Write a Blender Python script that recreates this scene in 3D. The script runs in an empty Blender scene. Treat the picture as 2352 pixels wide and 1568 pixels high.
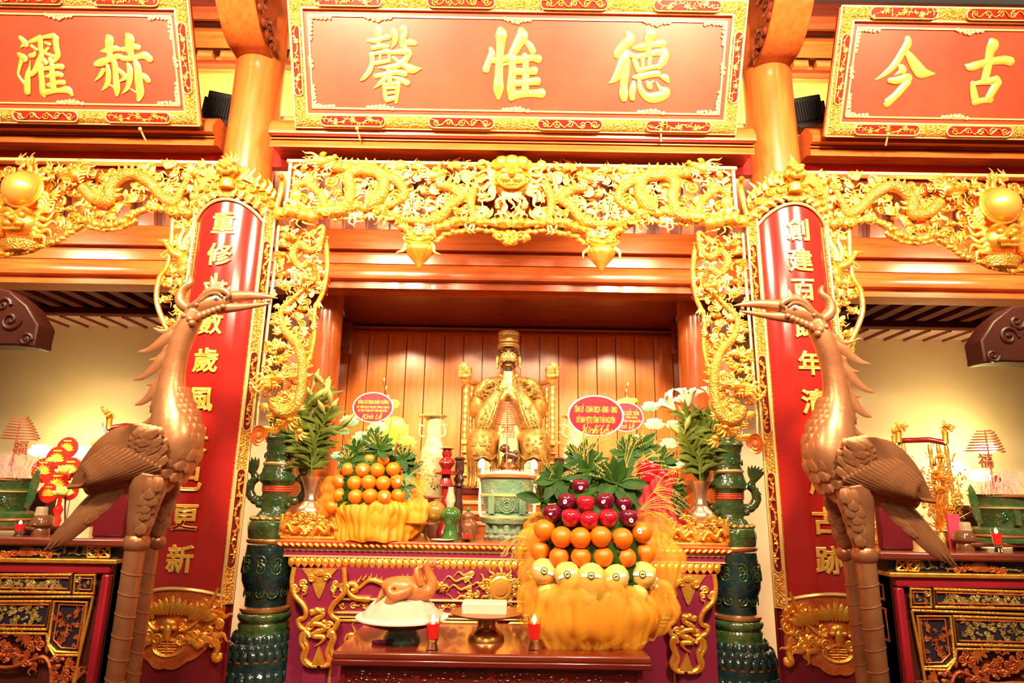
import bpy, bmesh, math, random
from mathutils import Vector, Matrix, Euler
random.seed(7)
NEAR = {-1: 'nearer the red lotus stand', 1: 'nearer the gold flower tree'}
R = math.radians
pi = math.pi
sin, cos = math.sin, math.cos
scene = bpy.context.scene
COL = scene.collection
# ------------------------------------------------------------------ camera
FW, FH, F = 2352, 1568, 1460.0
CAM = Vector((0.02, 0.0, 1.55))
PITCH, ROLL = R(13.45), R(0.95)
CROT = Matrix.Rotation(pi/2 + PITCH, 3, 'X') @ Matrix.Rotation(ROLL, 3, 'Z')
cd = bpy.data.cameras.new('camera')
cd.sensor_width = 36.0
cd.lens = 36.0 * F / FW
cd.clip_start = 0.05
cam = bpy.data.objects.new('camera', cd)
COL.objects.link(cam)
cam.matrix_world = Matrix.Translation(CAM) @ CROT.to_4x4()
scene.camera = cam
# ------------------------------------------------------------------ view
vs = scene.view_settings
vs.view_transform = 'Standard'
vs.look = 'None'
vs.gamma = 1.0
vs.use_curve_mapping = False
vs.exposure = 0.45
# ------------------------------------------------------------------ world: dim warm bounce of the hall
w = bpy.data.worlds.new('hall')
scene.world = w
w.use_nodes = True
bg = w.node_tree.nodes['Background']
bg.inputs[0].default_value = (1.0, 0.76, 0.52, 1)
bg.inputs[1].default_value = 0.09
# ------------------------------------------------------------------ lamps of the hall, and added fill lights
def area(name, loc, target, power, size, color=(1, .80, .52), sy=None, spread=180):
    l = bpy.data.lights.new(name, 'AREA')
    l.energy = power
    l.color = color
    l.size = size
    l.spread = R(spread)
    if sy:
        l.shape = 'RECTANGLE'
        l.size_y = sy
    o = bpy.data.objects.new(name, l)
    COL.objects.link(o)
    o.location = loc
    o.rotation_euler = (Vector(target) - Vector(loc)).to_track_quat('-Z', 'Y').to_euler()
    return o
def spot(name, loc, target, power, angle, blend=.5, color=(1, .78, .48), rad=.05):
    l = bpy.data.lights.new(name, 'SPOT')
    l.energy = power
    l.color = color
    l.spot_size = R(angle)
    l.spot_blend = blend
    l.shadow_soft_size = rad
    o = bpy.data.objects.new(name, l)
    COL.objects.link(o)
    o.location = loc
    o.rotation_euler = (Vector(target) - Vector(loc)).to_track_quat('-Z', 'Y').to_euler()
    return o
def point(name, loc, power, color=(1, .8, .4), rad=.05):
    l = bpy.data.lights.new(name, 'POINT')
    l.energy = power
    l.color = color
    l.shadow_soft_size = rad
    o = bpy.data.objects.new(name, l)
    COL.objects.link(o)
    o.location = loc
    return o
# floodlights under the hall roof, aimed at the carved front; the fills after them are added
area('flood_front', (-1.5, .7, 4.6), (-1.0, 4.0, 3.5), 158, .6, sy=.35, spread=95)
area('flood_front', (1.5, .7, 4.6), (1.0, 4.0, 3.5), 158, .6, sy=.35, spread=95)
area('side_fill', (-3.3, .8, 4.5), (-2.9, 4.0, 3.4), 62, .6, sy=.35, spread=95)  # added fill pair, no known lamps: brightens the side friezes
area('side_fill', (3.3, .8, 4.5), (2.9, 4.0, 3.4), 62, .6, sy=.35, spread=95)
area('hall_fill', (0, -1.2, 4.2), (0, 4.0, 1.9), 66, 1.6, sy=.6)  # unseen fill behind the camera, added to lift the cranes and lower half
# lamps hidden behind the friezes, lighting the inner bays
for _x, _p in ((-1.05, 18), (1.05, 18), (-2.7, 23), (2.7, 23), (-3.9, 19), (3.9, 19)):
    area('bay_lamp', (_x, 4.22, 3.62), (_x, 5.3, 2.75), _p, .5, sy=.12, color=(1, .80, .50), spread=150)
# ------------------------------------------------------------------ pixel helpers (photo frame 2352 x 1568)
def ray(px, py):
    return (CROT @ Vector(((px - FW/2)/F, -(py - FH/2)/F, -1.0)))
def at(px, py, Y):
    d = ray(px, py)
    return CAM + d * ((Y - CAM.y)/d.y)
def atz(px, py, Z):
    d = ray(px, py)
    return CAM + d * ((Z - CAM.z)/d.z)
def onpl(px, py, p0, n):
    d = ray(px, py)
    return CAM + d * ((Vector(p0) - CAM).dot(n) / d.dot(n))
def mpp(px, py, Y):
    return (Y - CAM.y)/ray(px, py).y / F
def ground(px, Y, Z=0.0):
    # X for an image column at a level
    lo = at(px, 1250, Y)
    return Vector((lo.x, Y, Z))
# ------------------------------------------------------------------ mesh builder
def spl(pts, n=6):
    """Catmull-Rom through pts (any dimension), n steps per span"""
    P = [tuple(p) for p in pts]
    if len(P) < 3:
        out = []
        for i in range(n+1):
            t = i/n
            out.append(tuple(a+(b-a)*t for a, b in zip(P[0], P[1])))
        return out
    out = []
    for i in range(len(P)-1):
        p0 = P[i-1] if i else tuple(2*a-b for a, b in zip(P[0], P[1]))
        p1, p2 = P[i], P[i+1]
        p3 = P[i+2] if i+2 < len(P) else tuple(2*a-b for a, b in zip(P[-1], P[-2]))
        for k in range(n):
            t = k/n
            out.append(tuple(.5*(2*b+(c-a)*t+(2*a-5*b+4*c-d)*t*t+(3*b-a-3*c+d)*t**3) for a, b, c, d in zip(p0, p1, p2, p3)))
    out.append(P[-1])
    return out
class MB:
    def __init__(s):
        s.v, s.f = [], []
    def add(s, vs_, fs):
        o = len(s.v)
        s.v.extend(vs_)
        s.f.extend([tuple(i+o for i in q) for q in fs])
        return s
    def box(s, c, sx, sy, sz, m=None):
        vv = []
        for z in (-.5, .5):
            for y in (-.5, .5):
                for x in (-.5, .5):
                    p = Vector((x*sx, y*sy, z*sz))
                    if m: p = m @ p
                    vv.append(p + Vector(c))
        return s.add(vv, [(0,2,3,1),(4,5,7,6),(0,1,5,4),(2,6,7,3),(0,4,6,2),(1,3,7,5)])
    def bb(s, x0, x1, y0, y1, z0, z1):
        return s.box(((x0+x1)/2, (y0+y1)/2, (z0+z1)/2), x1-x0, y1-y0, z1-z0)
    def prism(s, poly, y0, y1):
        """polygon of (x,z), extruded from y0 to y1"""
        n = len(poly)
        a = sum(poly[i][0]*poly[(i+1) % n][1]-poly[(i+1) % n][0]*poly[i][1] for i in range(n))
        if a < 0: poly = poly[::-1]
        vv = [Vector((p[0], y0, p[1])) for p in poly] + [Vector((p[0], y1, p[1])) for p in poly]
        ff = [tuple(range(n)), tuple(range(2*n-1, n-1, -1))]
        for i in range(n):
            j = (i+1) % n
            ff.append((j, i, n+i, n+j))
        return s.add(vv, ff)
    def extr(s, prof, x0, x1, cap=True):
        """profile of (y,z) extruded along x"""
        n = len(prof)
        vv = [Vector((x0, p[0], p[1])) for p in prof] + [Vector((x1, p[0], p[1])) for p in prof]
        ff = [(i, (i+1) % n, n+(i+1) % n, n+i) for i in range(n)]
        if cap: ff += [tuple(range(n-1, -1, -1)), tuple(range(n, 2*n))]
        return s.add(vv, ff)
    def lathe(s, c, prof, n=24, sx=1, sy=1, flute=0, fa=0, a0=0, a1=2*pi, m=None):
        """profile of (r,z) from the bottom up"""
        c = Vector(c)
        full = abs(a1-a0) > 6.28
        cols = n if full else n+1
        vv = []
        for r, z in prof:
            for i in range(cols):
                a = a0+(a1-a0)*i/n
                rr = r*(1+fa*cos(flute*a)) if flute else r
                p = Vector((rr*cos(a)*sx, rr*sin(a)*sy, z))
                if m: p = m @ p
                vv.append(c+p)
        ff = []
        for k in range(len(prof)-1):
            for i in range(n):
                j = (i+1) % cols
                ff.append((k*cols+i, k*cols+j, (k+1)*cols+j, (k+1)*cols+i))
        if full:
            if prof[0][0] > 1e-5: ff.append(tuple(range(cols-1, -1, -1)))
            if prof[-1][0] > 1e-5: ff.append(tuple((len(prof)-1)*cols+i for i in range(cols)))
        return s.add(vv, ff)
    def ell(s, c, rx, ry=None, rz=None, nu=12, nv=8, m=None):
        ry = ry or rx
        rz = rz or rx
        c = Vector(c)
        vv = [c + ((m @ Vector((0, 0, -rz))) if m else Vector((0, 0, -rz)))]
        for k in range(1, nv):
            t = -pi/2+pi*k/nv
            for i in range(nu):
                a = 2*pi*i/nu
                p = Vector((rx*cos(t)*cos(a), ry*cos(t)*sin(a), rz*sin(t)))
                if m: p = m @ p
                vv.append(c+p)
        vv.append(c + ((m @ Vector((0, 0, rz))) if m else Vector((0, 0, rz))))
        ff = []
        for i in range(nu):
            j = (i+1) % nu
            ff.append((0, 1+j, 1+i))
            for k in range(nv-2):
                ff.append((1+k*nu+i, 1+k*nu+j, 1+(k+1)*nu+j, 1+(k+1)*nu+i))
            ff.append((1+(nv-2)*nu+i, 1+(nv-2)*nu+j, len(vv)-1))
        return s.add(vv, ff)
    def tube(s, path, rad, n=8, flat=1.0, cap=True, closed=False):
        """path of Vectors; rad number or list; flat squashes in y about the path"""
        P = [Vector(p) for p in path]
        m = len(P)
        rr = rad if isinstance(rad, (list, tuple)) else [rad]*m
        T = []
        for i in range(m):
            a = P[(i-1) % m] if (closed or i) else P[0]
            b = P[(i+1) % m] if (closed or i < m-1) else P[-1]
            t = b-a
            T.append(t.normalized() if t.length > 1e-9 else Vector((0, 0, 1)))
        up = Vector((0, -1, 0))
        if abs(T[0].dot(up)) > .95: up = Vector((1, 0, 0))
        N = (up - T[0]*up.dot(T[0])).normalized()
        vv = []
        for i in range(m):
            N = N - T[i]*N.dot(T[i])
            N = N.normalized() if N.length > 1e-6 else T[i].orthogonal().normalized()
            B = T[i].cross(N)
            for k in range(n):
                a = 2*pi*k/n
                p = (N*cos(a)+B*sin(a))*rr[i]
                if flat != 1.0: p.y *= flat
                vv.append(P[i]+p)
        ff = []
        for i in range(m if closed else m-1):
            i2 = (i+1) % m
            for k in range(n):
                k2 = (k+1) % n
                ff.append((i*n+k, i*n+k2, i2*n+k2, i2*n+k))
        if cap and not closed:
            ff.append(tuple(range(n-1, -1, -1)))
            ff.append(tuple((m-1)*n+k for k in range(n)))
        return s.add(vv, ff)
    def grid(s, fn, nu, nv, cu=False, cv=False):
        NU, NV = (nu if cu else nu+1), (nv if cv else nv+1)
        vv = [Vector(fn(i/nu, j/nv)) for i in range(NU) for j in range(NV)]
        ff = []
        for i in range(nu):
            for j in range(nv):
                i2, j2 = (i+1) % NU, (j+1) % NV
                ff.append((i*NV+j, i2*NV+j, i2*NV+j2, i*NV+j2))
        return s.add(vv, ff)
    def merge(s, o):
        return s.add(o.v, o.f)
    def mirror(s):
        m = MB()
        m.v = [Vector((-p[0], p[1], p[2])) for p in s.v]
        m.f = [q[::-1] for q in s.f]
        return m
    def shift(s, d):
        d = Vector(d)
        s.v = [Vector(p)+d for p in s.v]
        return s
    def xf(s, m):
        s.v = [m @ Vector(p) for p in s.v]
        return s
    def mesh(s, name, mat, smooth=40, o=(0, 0, 0)):
        me = bpy.data.meshes.new(name)
        ox, oy, oz = o
        me.from_pydata([(p[0]-ox, p[1]-oy, p[2]-oz) for p in s.v], [], s.f)
        if mat:
            for q in (mat if isinstance(mat, (list, tuple)) else [mat]): me.materials.append(q)
        if smooth:
            me.shade_smooth()
            if smooth < 180: me.set_sharp_from_angle(angle=R(smooth))
        return me
    def obj(s, name, mat, parent=None, smooth=40, bevel=0, label=None, kind=None, fixn=False, bsegs=2):
        """mesh in world coordinates; with a parent, a part of it"""
        o3 = parent_world(parent).to_translation() if parent else (0, 0, 0)
        if parent and parent_world(parent).to_3x3() != Matrix.Identity(3):
            inv = parent_world(parent).inverted()
            s.v = [inv @ Vector(p) for p in s.v]
            o3 = (0, 0, 0)
        me = s.mesh(name, mat, smooth, o3)
        if fixn:
            bm = bmesh.new(); bm.from_mesh(me)
            bmesh.ops.recalc_face_normals(bm, faces=bm.faces)
            bm.to_mesh(me); bm.free()
        ob = bpy.data.objects.new(name, me)
        COL.objects.link(ob)
        if parent: ob.parent = parent
        if bevel:
            b = ob.modifiers.new('bevel', 'BEVEL')
            b.width = bevel; b.segments = bsegs; b.limit_method = 'ANGLE'; b.angle_limit = R(35)
        if label: ob['label'] = label
        if kind: ob['kind'] = kind
        return ob
    def thing(s, name, mat, label, cat, group=None, base=None, **k):
        """one mesh as a top-level thing, its origin at the base"""
        if base is None:
            xs = [p[0] for p in s.v]; ys = [p[1] for p in s.v]; zs = [p[2] for p in s.v]
            base = Vector(((min(xs)+max(xs))/2, (min(ys)+max(ys))/2, min(zs)))
        base = Vector(base)
        s.shift(-base)
        o = s.obj(name, mat, None, **k)
        o.location = base
        tag(o, label, cat, group)
        return o
def parent_world(p):
    m = Matrix.LocRotScale(p.location, p.rotation_euler, p.scale)
    return parent_world(p.parent) @ m if p.parent else m
def tag(o, label=None, cat=None, group=None, kind=None):
    if label: o['label'] = label
    if cat: o['category'] = cat
    if group: o['group'] = group
    if kind: o['kind'] = kind
    return o
def empty(name, loc, label=None, cat=None, group=None, rot=(0, 0, 0), kind=None):
    o = bpy.data.objects.new(name, None)
    o.empty_display_size = .1
    COL.objects.link(o)
    o.location = loc
    o.rotation_euler = rot
    return tag(o, label, cat, group, kind)
def copy_tree(o, parent=None):
    c = o.copy()
    COL.objects.link(c)
    c.parent = parent
    for ch in list(o.children): copy_tree(ch, c)
    return c
def inst(name, me, parent, M):
    """a part that shares mesh data; M in the parent's space"""
    o = bpy.data.objects.new(name, me)
    COL.objects.link(o)
    o.parent = parent
    o.matrix_basis = M
    return o
def struct(mb, name, mat, **k):
    o = mb.obj(name, mat, None, **k)
    o['kind'] = 'structure'
    return o
# ------------------------------------------------------------------ materials
MATS = {}
def mat(name, col, rough=.5, metal=0.0, col2=None, nscale=8, stretch=(1, 1, 1), bump=0.0, bscale=60, btype='noise', coat=0.0, emit=None, es=1.0, trans=0.0, alpha=1.0, spec=.5, sss=0.0, contrast=(.35, .65), dist=.01):
    m = bpy.data.materials.new(name)
    m.use_nodes = True
    nt = m.node_tree
    b = nt.nodes['Principled BSDF']
    b.inputs['Base Color'].default_value = (*col, 1)
    b.inputs['Roughness'].default_value = rough
    b.inputs['Metallic'].default_value = metal
    b.inputs['Coat Weight'].default_value = coat
    b.inputs['Coat Roughness'].default_value = .08
    b.inputs['Transmission Weight'].default_value = trans
    b.inputs['Alpha'].default_value = alpha
    b.inputs['Specular IOR Level'].default_value = spec
    if sss:
        b.inputs['Subsurface Weight'].default_value = sss
        b.inputs['Subsurface Radius'].default_value = (.02, .01, .005)
    if emit:
        b.inputs['Emission Color'].default_value = (*emit, 1)
        b.inputs['Emission Strength'].default_value = es
    L = nt.links
    if col2 or bump:
        tc = nt.nodes.new('ShaderNodeTexCoord')
        mp = nt.nodes.new('ShaderNodeMapping')
        mp.inputs['Scale'].default_value = stretch
        L.new(tc.outputs['Object'], mp.inputs['Vector'])
    if col2:
        n = nt.nodes.new('ShaderNodeTexNoise')
        n.inputs['Scale'].default_value = nscale
        n.inputs['Detail'].default_value = 6
        L.new(mp.outputs[0], n.inputs['Vector'])
        r = nt.nodes.new('ShaderNodeValToRGB')
        r.color_ramp.elements[0].position = contrast[0]
        r.color_ramp.elements[1].position = contrast[1]
        r.color_ramp.elements[0].color = (*col, 1)
        r.color_ramp.elements[1].color = (*col2, 1)
        L.new(n.outputs['Fac'], r.inputs['Fac'])
        L.new(r.outputs['Color'], b.inputs['Base Color'])
    if bump:
        if btype == 'noise':
            t = nt.nodes.new('ShaderNodeTexNoise'); t.inputs['Scale'].default_value = bscale; t.inputs['Detail'].default_value = 4
            out = t.outputs['Fac']
        elif btype == 'vor':
            t = nt.nodes.new('ShaderNodeTexVoronoi'); t.inputs['Scale'].default_value = bscale
            out = t.outputs['Distance']
        else:
            t = nt.nodes.new('ShaderNodeTexWave'); t.inputs['Scale'].default_value = bscale; t.inputs['Distortion'].default_value = 6
            t.inputs['Detail'].default_value = 3
            out = t.outputs['Fac']
        L.new(mp.outputs[0], t.inputs['Vector'])
        bp = nt.nodes.new('ShaderNodeBump')
        bp.inputs['Strength'].default_value = bump
        bp.inputs['Distance'].default_value = dist
        L.new(out, bp.inputs['Height'])
        L.new(bp.outputs[0], b.inputs['Normal'])
    MATS[name] = m
    return m
GOLD = mat('gold_leaf', (1.0, .52, .085), .28, .74, col2=(.90, .34, .03), nscale=14, bump=.35, bscale=70)
GOLDS = mat('gold_scaled', (1.0, .52, .085), .28, .74, col2=(.88, .32, .03), nscale=20, bump=.6, bscale=95, btype='vor')
GOLDC = mat('gold_lettering', (1.0, .60, .13), .32, .5, col2=(.95, .48, .07), nscale=14)
GOLDP = mat('gold_polished', (1.0, .50, .09), .28, .6, bump=.12, bscale=30)
GOLDD = mat('gold_diaper', (1.0, .56, .10), .35, .6, col2=(.55, .16, .015), nscale=75, bump=1.0, bscale=95, btype='vor')
GOLDO = mat('old_gold', (.80, .46, .12), .36, .75, col2=(.62, .33, .07), nscale=18, bump=.3, bscale=60)
GOLDF = mat('pale_gold', (.92, .62, .24), .34, .6)
LACQ = mat('red_lacquer', (.36, .014, .010), .16, 0, col2=(.29, .010, .008), nscale=3, coat=.6)
LACQP = mat('red_plaque', (.60, .045, .018), .32, 0, col2=(.52, .032, .014), nscale=2.5, coat=.25)
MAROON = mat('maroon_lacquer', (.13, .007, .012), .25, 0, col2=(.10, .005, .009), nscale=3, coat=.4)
PURPLE = mat('plum_lacquer', (.20, .013, .046), .30, 0, coat=.3)
WOOD = mat('polished_wood', (.46, .095, .018), .26, 0, col2=(.34, .06, .010), nscale=3.0, stretch=(1, 6, 14), coat=.35, bump=.05, bscale=14)
WOODV = mat('column_wood', (.46, .10, .018), .26, 0, col2=(.37, .07, .011), nscale=4.0, stretch=(8, 8, .7), coat=.35)
WOODP = mat('plank_wood', (.62, .18, .032), .28, 0, col2=(.50, .125, .020), nscale=4.0, stretch=(9, 9, .8), coat=.3)
WOODR = mat('rafter_wood', (.46, .10, .018), .35, 0, col2=(.34, .065, .010), nscale=4.0, stretch=(9, 1, 1), coat=.2)
WOODY = mat('pale_wood', (.66, .30, .075), .40, 0, col2=(.55, .22, .05), nscale=5.0, stretch=(1.5, 9, 9), coat=.1)
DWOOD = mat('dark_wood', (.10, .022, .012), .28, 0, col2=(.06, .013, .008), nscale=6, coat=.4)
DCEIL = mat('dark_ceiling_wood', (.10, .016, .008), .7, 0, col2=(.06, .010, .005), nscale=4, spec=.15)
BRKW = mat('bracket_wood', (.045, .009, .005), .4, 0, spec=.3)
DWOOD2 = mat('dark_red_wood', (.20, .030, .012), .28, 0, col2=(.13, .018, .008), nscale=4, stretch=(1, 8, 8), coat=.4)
CREAM = mat('cream_plaster', (.84, .66, .42), .8, 0, col2=(.76, .57, .34), nscale=1.2, contrast=(.3, .7))
BRONZE = mat('crane_bronze', (.48, .19, .08), .32, .5, col2=(.36, .13, .052), nscale=7, bump=.10, bscale=40)
BLACK = mat('black_metal', (.012, .011, .011), .4, .3)
REDG = mat('red_gilt', (.62, .16, .03), .36, .45, col2=(.45, .07, .015), nscale=20, bump=.3, bscale=60)
# ================================================================== the hall
TILE = mat('brick_tile', (.30, .08, .045), .45, 0, col2=(.24, .06, .03), nscale=6)
struct(MB().bb(-7, 7, -3, 7, -.1, 0), 'floor', TILE)
struct(MB().bb(-7, 7, 6.5, 6.65, 0, 3.32), 'wall_back', CREAM)
def zy(py, Y):            # height of an image row on the axis at depth Y
    return at(1168, py, Y).z
CX, CY = 1.82, 4.0
def column(sx, name, label, X, Y, r0, r1, z1, m, group):
    t = empty(name, (sx*X, Y, 0), label, 'column', group)
    MB().lathe((sx*X, Y, 0), [(r0, .16), (r0*.99, 1.2), ((r0+r1)/2, 2.6), (r1, z1)], 40).obj('shaft', m, t)
    MB().lathe((sx*X, Y, 0), [(r0*1.45, 0), (r0*1.5, .03), (r0*1.35, .12), (r0*1.12, .16)], 40).obj('base', TILE, t)
    return t
for sx in (-1, 1):
    column(sx, 'column', 'round wooden column behind a couplet board, '+NEAR[sx], CX, CY, .185, .160, 5.15, WOODV, 'front columns')
    column(sx, 'rear_column', 'slim round wooden column at the plank niche, '+NEAR[sx], 1.60, 5.35, .145, .135, 4.1, WOODV, 'rear columns')
# ---- moulded beam carrying the centre plaque and the two side ones
def beam_prof(Y, rows, back):
    """rows: (py, dy): outline of the front, dy toward the viewer"""
    pr = [(Y-dy, zy(py, Y-dy)) for py, dy in rows]
    return pr + [(back, pr[-1][1]), (back, pr[0][1])]
rowsC = [(283, .02), (286, .06), (293, .09), (303, .105), (313, .10), (319, .08), (321, .06), (327, .06), (328, .045), (331, .045), (333, .06), (345, .06), (346, .0)]
struct(MB().extr(beam_prof(3.84, rowsC, 4.0), -1.60, 1.60), 'trim_1', WOOD, smooth=50)
for k, sx in enumerate((-1, 1)):
    a, b = sorted((sx*6.5, sx*2.0))
    struct(MB().extr(beam_prof(3.90, rowsC, 4.06), a, b), f'trim_{2+k}', WOOD, smooth=50)
# ---- red lacquered board below the beam, above the carvings
zr0, zr1 = zy(392, 3.99), zy(346, 3.9)
struct(MB().bb(-1.68, 1.68, 3.99, 4.05, zr0, zr1+.02), 'trim_4', LACQ)
for k, sx in enumerate((-1, 1)):
    a, b = sorted((sx*6.5, sx*1.98))
    struct(MB().bb(a, b, 4.0, 4.06, zy(402, 3.99), zr1+.02), f'trim_{5+k}', LACQ)
# ---- inner beams, running through the three bays at Y = 5
def hbeam(name, Y, rows, back, m=WOOD, x0=-6.5, x1=6.5):
    struct(MB().extr(beam_prof(Y, rows, back), x0, x1), name, m, smooth=50)
hbeam('trim_7', 5.0, [(531, .03), (532, .04), (576, .04), (578, .02), (580, -.02)], 5.2)
hbeam('trim_8', 5.0, [(580, -.03), (589, -.03), (590, .03), (610, .03), (612, .0)], 5.2)
hbeam('trim_9', 5.0, [(612, .05), (616, .075), (624, .10), (634, .11), (644, .10), (649, .07), (651, .05), (655, .05), (656, .08), (667, .08), (668, 0)], 5.2)
# ---- roof deck behind the carvings, its rafters as parts
zd = zy(533, 5.12)
zd1 = zy(262, 4.93)
def deck_pt(x, s): return Vector((x, 5.2-.27*s, zd+(zd1-zd)*s))
deck = MB().grid(lambda u, v: deck_pt(-6.5+13*u, v), 2, 4)
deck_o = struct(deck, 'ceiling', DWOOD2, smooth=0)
dl = (deck_pt(0, 1)-deck_pt(0, 0))
raf = MB().box((0, 0, 0), .10, .05, dl.length, Matrix.Rotation(math.atan2(.27, zd1-zd), 3, 'X')).mesh('rafter', WOODR, 0)
for i in range(60):
    x = -6.0+i*.2035
    p = deck_pt(x, .5)+Vector((0, -.03, -.01))
    inst('rafter', raf, deck_o, Matrix.Translation(p))
# ---- ceiling of the rear bay behind the beams: dark rafters, purlin and pale boards
zs0, zs1 = zy(668, 5.15), zy(735, 6.1)
for k, (a, b) in enumerate(((-6.5, -1.75), (1.75, 6.5))):
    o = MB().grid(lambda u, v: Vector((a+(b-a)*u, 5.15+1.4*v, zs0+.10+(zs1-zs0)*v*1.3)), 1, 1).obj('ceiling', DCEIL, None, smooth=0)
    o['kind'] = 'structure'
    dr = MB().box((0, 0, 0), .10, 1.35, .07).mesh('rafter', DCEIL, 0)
    for i in range(22):
        x = a+.12+i*.215
        if x < b: inst('rafter', dr, o, Matrix.Translation((x, 5.82, (zs0+zs1)/2+.07)) @ Matrix.Rotation(math.atan2((zs1-zs0)*1.3, 1.4), 4, 'X'))
    z1 = zy(738, 6.05)
    struct(MB().bb(a, b, 6.0, 6.1, zy(737, 6.0), zy(717, 6.0)), f'trim_{10+k}', DCEIL, bevel=.015)
PINK = mat('pale_soffit', (.62, .40, .36), .3, 0, col2=(.50, .28, .25), nscale=3)
so = MB().bb(-6.5, 6.5, 6.08, 6.5, zy(741, 6.1), zy(741, 6.1)+.03).obj('ceiling', PINK, None)
so['kind'] = 'structure'
bt = MB().box((0, 0, 0), .02, .42, .03).mesh('batten', DWOOD2, 0)
for i in range(62):
    x = -6.3+i*.205
    if abs(x) > 1.7: inst('batten', bt, so, Matrix.Translation((x, 6.29, zy(741, 6.1)-.008)))
# ---- plank niche behind the statue
wn = empty('wall_niche', (0, 6.0, .4), kind='structure')
zt = zy(770, 6.0)
x0, x1 = at(752, 900, 6).x, at(1592, 900, 6).x
npl = 19
pw = (x1-x0)/npl
for i in range(npl):
    me = MB().box((0, 0, 0), pw-.007, .03, zt-.4)
    o = me.obj('plank', WOODP, wn, smooth=0, bevel=.003, bsegs=1)
    o.location = Vector((x0+pw*(i+.5), 6.0, (zt+.4)/2))-wn.location
    for q in o.data.vertices: q.co += wn.location
MB().bb(x0-.02, x1+.02, 6.02, 6.06, .4, zt).obj('backing', DWOOD, wn)
struct(MB().extr(beam_prof(5.98, [(753, .0), (754, .04), (759, .04), (760, .015), (764, .015), (765, .05), (770, .05), (771, 0)], 6.06), x0-.03, x1+.03), 'trim_12', WOOD)
# sloping dark ceiling board of the niche
za, zb = zy(666, 5.12), zy(754, 6.0)
hw0, hw1 = 1.44, 1.60
nb = MB()
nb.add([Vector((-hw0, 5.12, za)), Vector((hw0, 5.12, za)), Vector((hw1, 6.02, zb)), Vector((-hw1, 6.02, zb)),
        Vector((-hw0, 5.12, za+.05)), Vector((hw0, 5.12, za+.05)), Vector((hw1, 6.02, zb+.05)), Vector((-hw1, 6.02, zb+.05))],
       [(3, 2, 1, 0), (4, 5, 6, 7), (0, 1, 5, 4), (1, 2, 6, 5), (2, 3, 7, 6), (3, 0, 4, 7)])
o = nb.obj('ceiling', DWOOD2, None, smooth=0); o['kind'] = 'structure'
# side cheeks closing the niche to the rear columns
for k, sx in enumerate((-1, 1)):
    struct(MB().bb(*sorted((sx*1.60, sx*1.90)), 5.30, 6.3, 0, 3.2), 'wall_left' if sx < 0 else 'wall_right', WOODV)
# little carved scroll brackets in the upper corners of the niche
def scroll(mb, c, r, turns=1.6, w=.012, sgn=1, a0=0, flat=1.0, n=18, nn=6):
    c = Vector(c)
    P, W = [], []
    for i in range(n+1):
        t = i/n
        a = a0+sgn*turns*2*pi*t
        rr = r*(1-.85*t)
        P.append(c+Vector((rr*cos(a), 0, rr*sin(a))))
        W.append(w*(1-.35*t))
    mb.tube(P, W, nn, flat)
    mb.ell(P[-1], w*1.1, w*1.1*flat, w*1.1, 6, 4)
    return mb
for sx, px in ((-1, 783), (1, 1568)):
    c = at(px, 780, 5.75)
    t = empty('corner_bracket', (c.x, c.y, c.z-.13), 'small dark carved bracket under the niche ceiling, '+NEAR[sx], 'bracket', 'niche corner brackets')
    pts = [(c.x-sx*.10, c.z+.16), (c.x+sx*.03, c.z+.16), (c.x+sx*.07, c.z-.05), (c.x+sx*.05, c.z-.13), (c.x-sx*.10, c.z-.13)]
    MB().prism(pts, 5.70, 5.80).obj('board', DWOOD2, t, bevel=.01)
    s_ = MB()
    scroll(s_, (c.x-sx*.02, 5.70, c.z-.06), .05, 1.4, .010, sx, flat=.8)
    scroll(s_, (c.x-sx*.03, 5.70, c.z+.05), .04, 1.4, .010, -sx, flat=.8)
    s_.obj('scroll_carving', DWOOD2, t, kind='stuff')
# ---- dark carved beam brackets at the far sides
for sx in (-1, 1):
    def W(px, py):
        q = at(px, py, 4.85)
        return (q.x if sx < 0 else -q.x, q.z)
    out = [W(-900, 640), W(-120, 640), W(20, 665), W(62, 700), W(88, 745), W(80, 780), W(78, 797), W(30, 792), W(-900, 792)]
    t = empty('beam_bracket', (W(0, 792)[0], 4.9, W(0, 797)[1]), 'dark scrolled bracket below the inner beam by the cream wall, '+NEAR[sx], 'bracket', 'beam brackets')
    MB().prism(out, 4.85, 5.05).obj('board', BRKW, t, bevel=.015)
    s_ = MB()
    for (px, py, r, tn, sg) in ((60, 780, 15, 1.5, 1), (25, 735, 24, 1.3, -1), (8, 700, 18, 1.2, 1), (-30, 730, 26, 1.4, -1)):
        q = W(px, py)
        scroll(s_, (q[0], 4.845, q[1]), r*mpp(px, py, 4.85), tn, .016, sg*-sx, flat=.8)
    s_.obj('scroll_carving', BRKW, t, kind='stuff')
# ---- beams and bright boards between plaques and columns
hbeam('trim_13', 4.62, [(45, .02), (46, .05), (58, .05), (60, .03), (66, .03), (70, .06), (84, .07), (88, .05), (96, .05), (97, 0)], 4.75)
hbeam('trim_14', 4.75, [(149, .02), (150, .03), (157, .03), (158, 0)], 4.82, DWOOD2)
hbeam('trim_15', 4.3, [(-10, .0), (-8, .05), (26, .05), (28, .02), (30, 0)], 4.42, DWOOD2)
yb = MB()
struct(MB().grid(lambda u, v: Vector((-6.5+13*u, 4.86+.06*v, zy(275, 4.86)+(zy(30, 4.92)-zy(275, 4.86))*v)), 2, 2), 'wall_rear', WOODY, smooth=0)
tm = MB().box((0, 0, 0), .13, .05, .06).mesh('board_end', WOODY, 0)
wr = bpy.data.objects['wall_rear']
for i in range(48):
    x = -4.9+i*.2
    inst('board_end', tm, wr, Matrix.Translation((x, 4.84, zy(138, 4.84))))
    inst('board_end', tm, wr, Matrix.Translation((x+.1, 4.62, zy(36, 4.62))))
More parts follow.
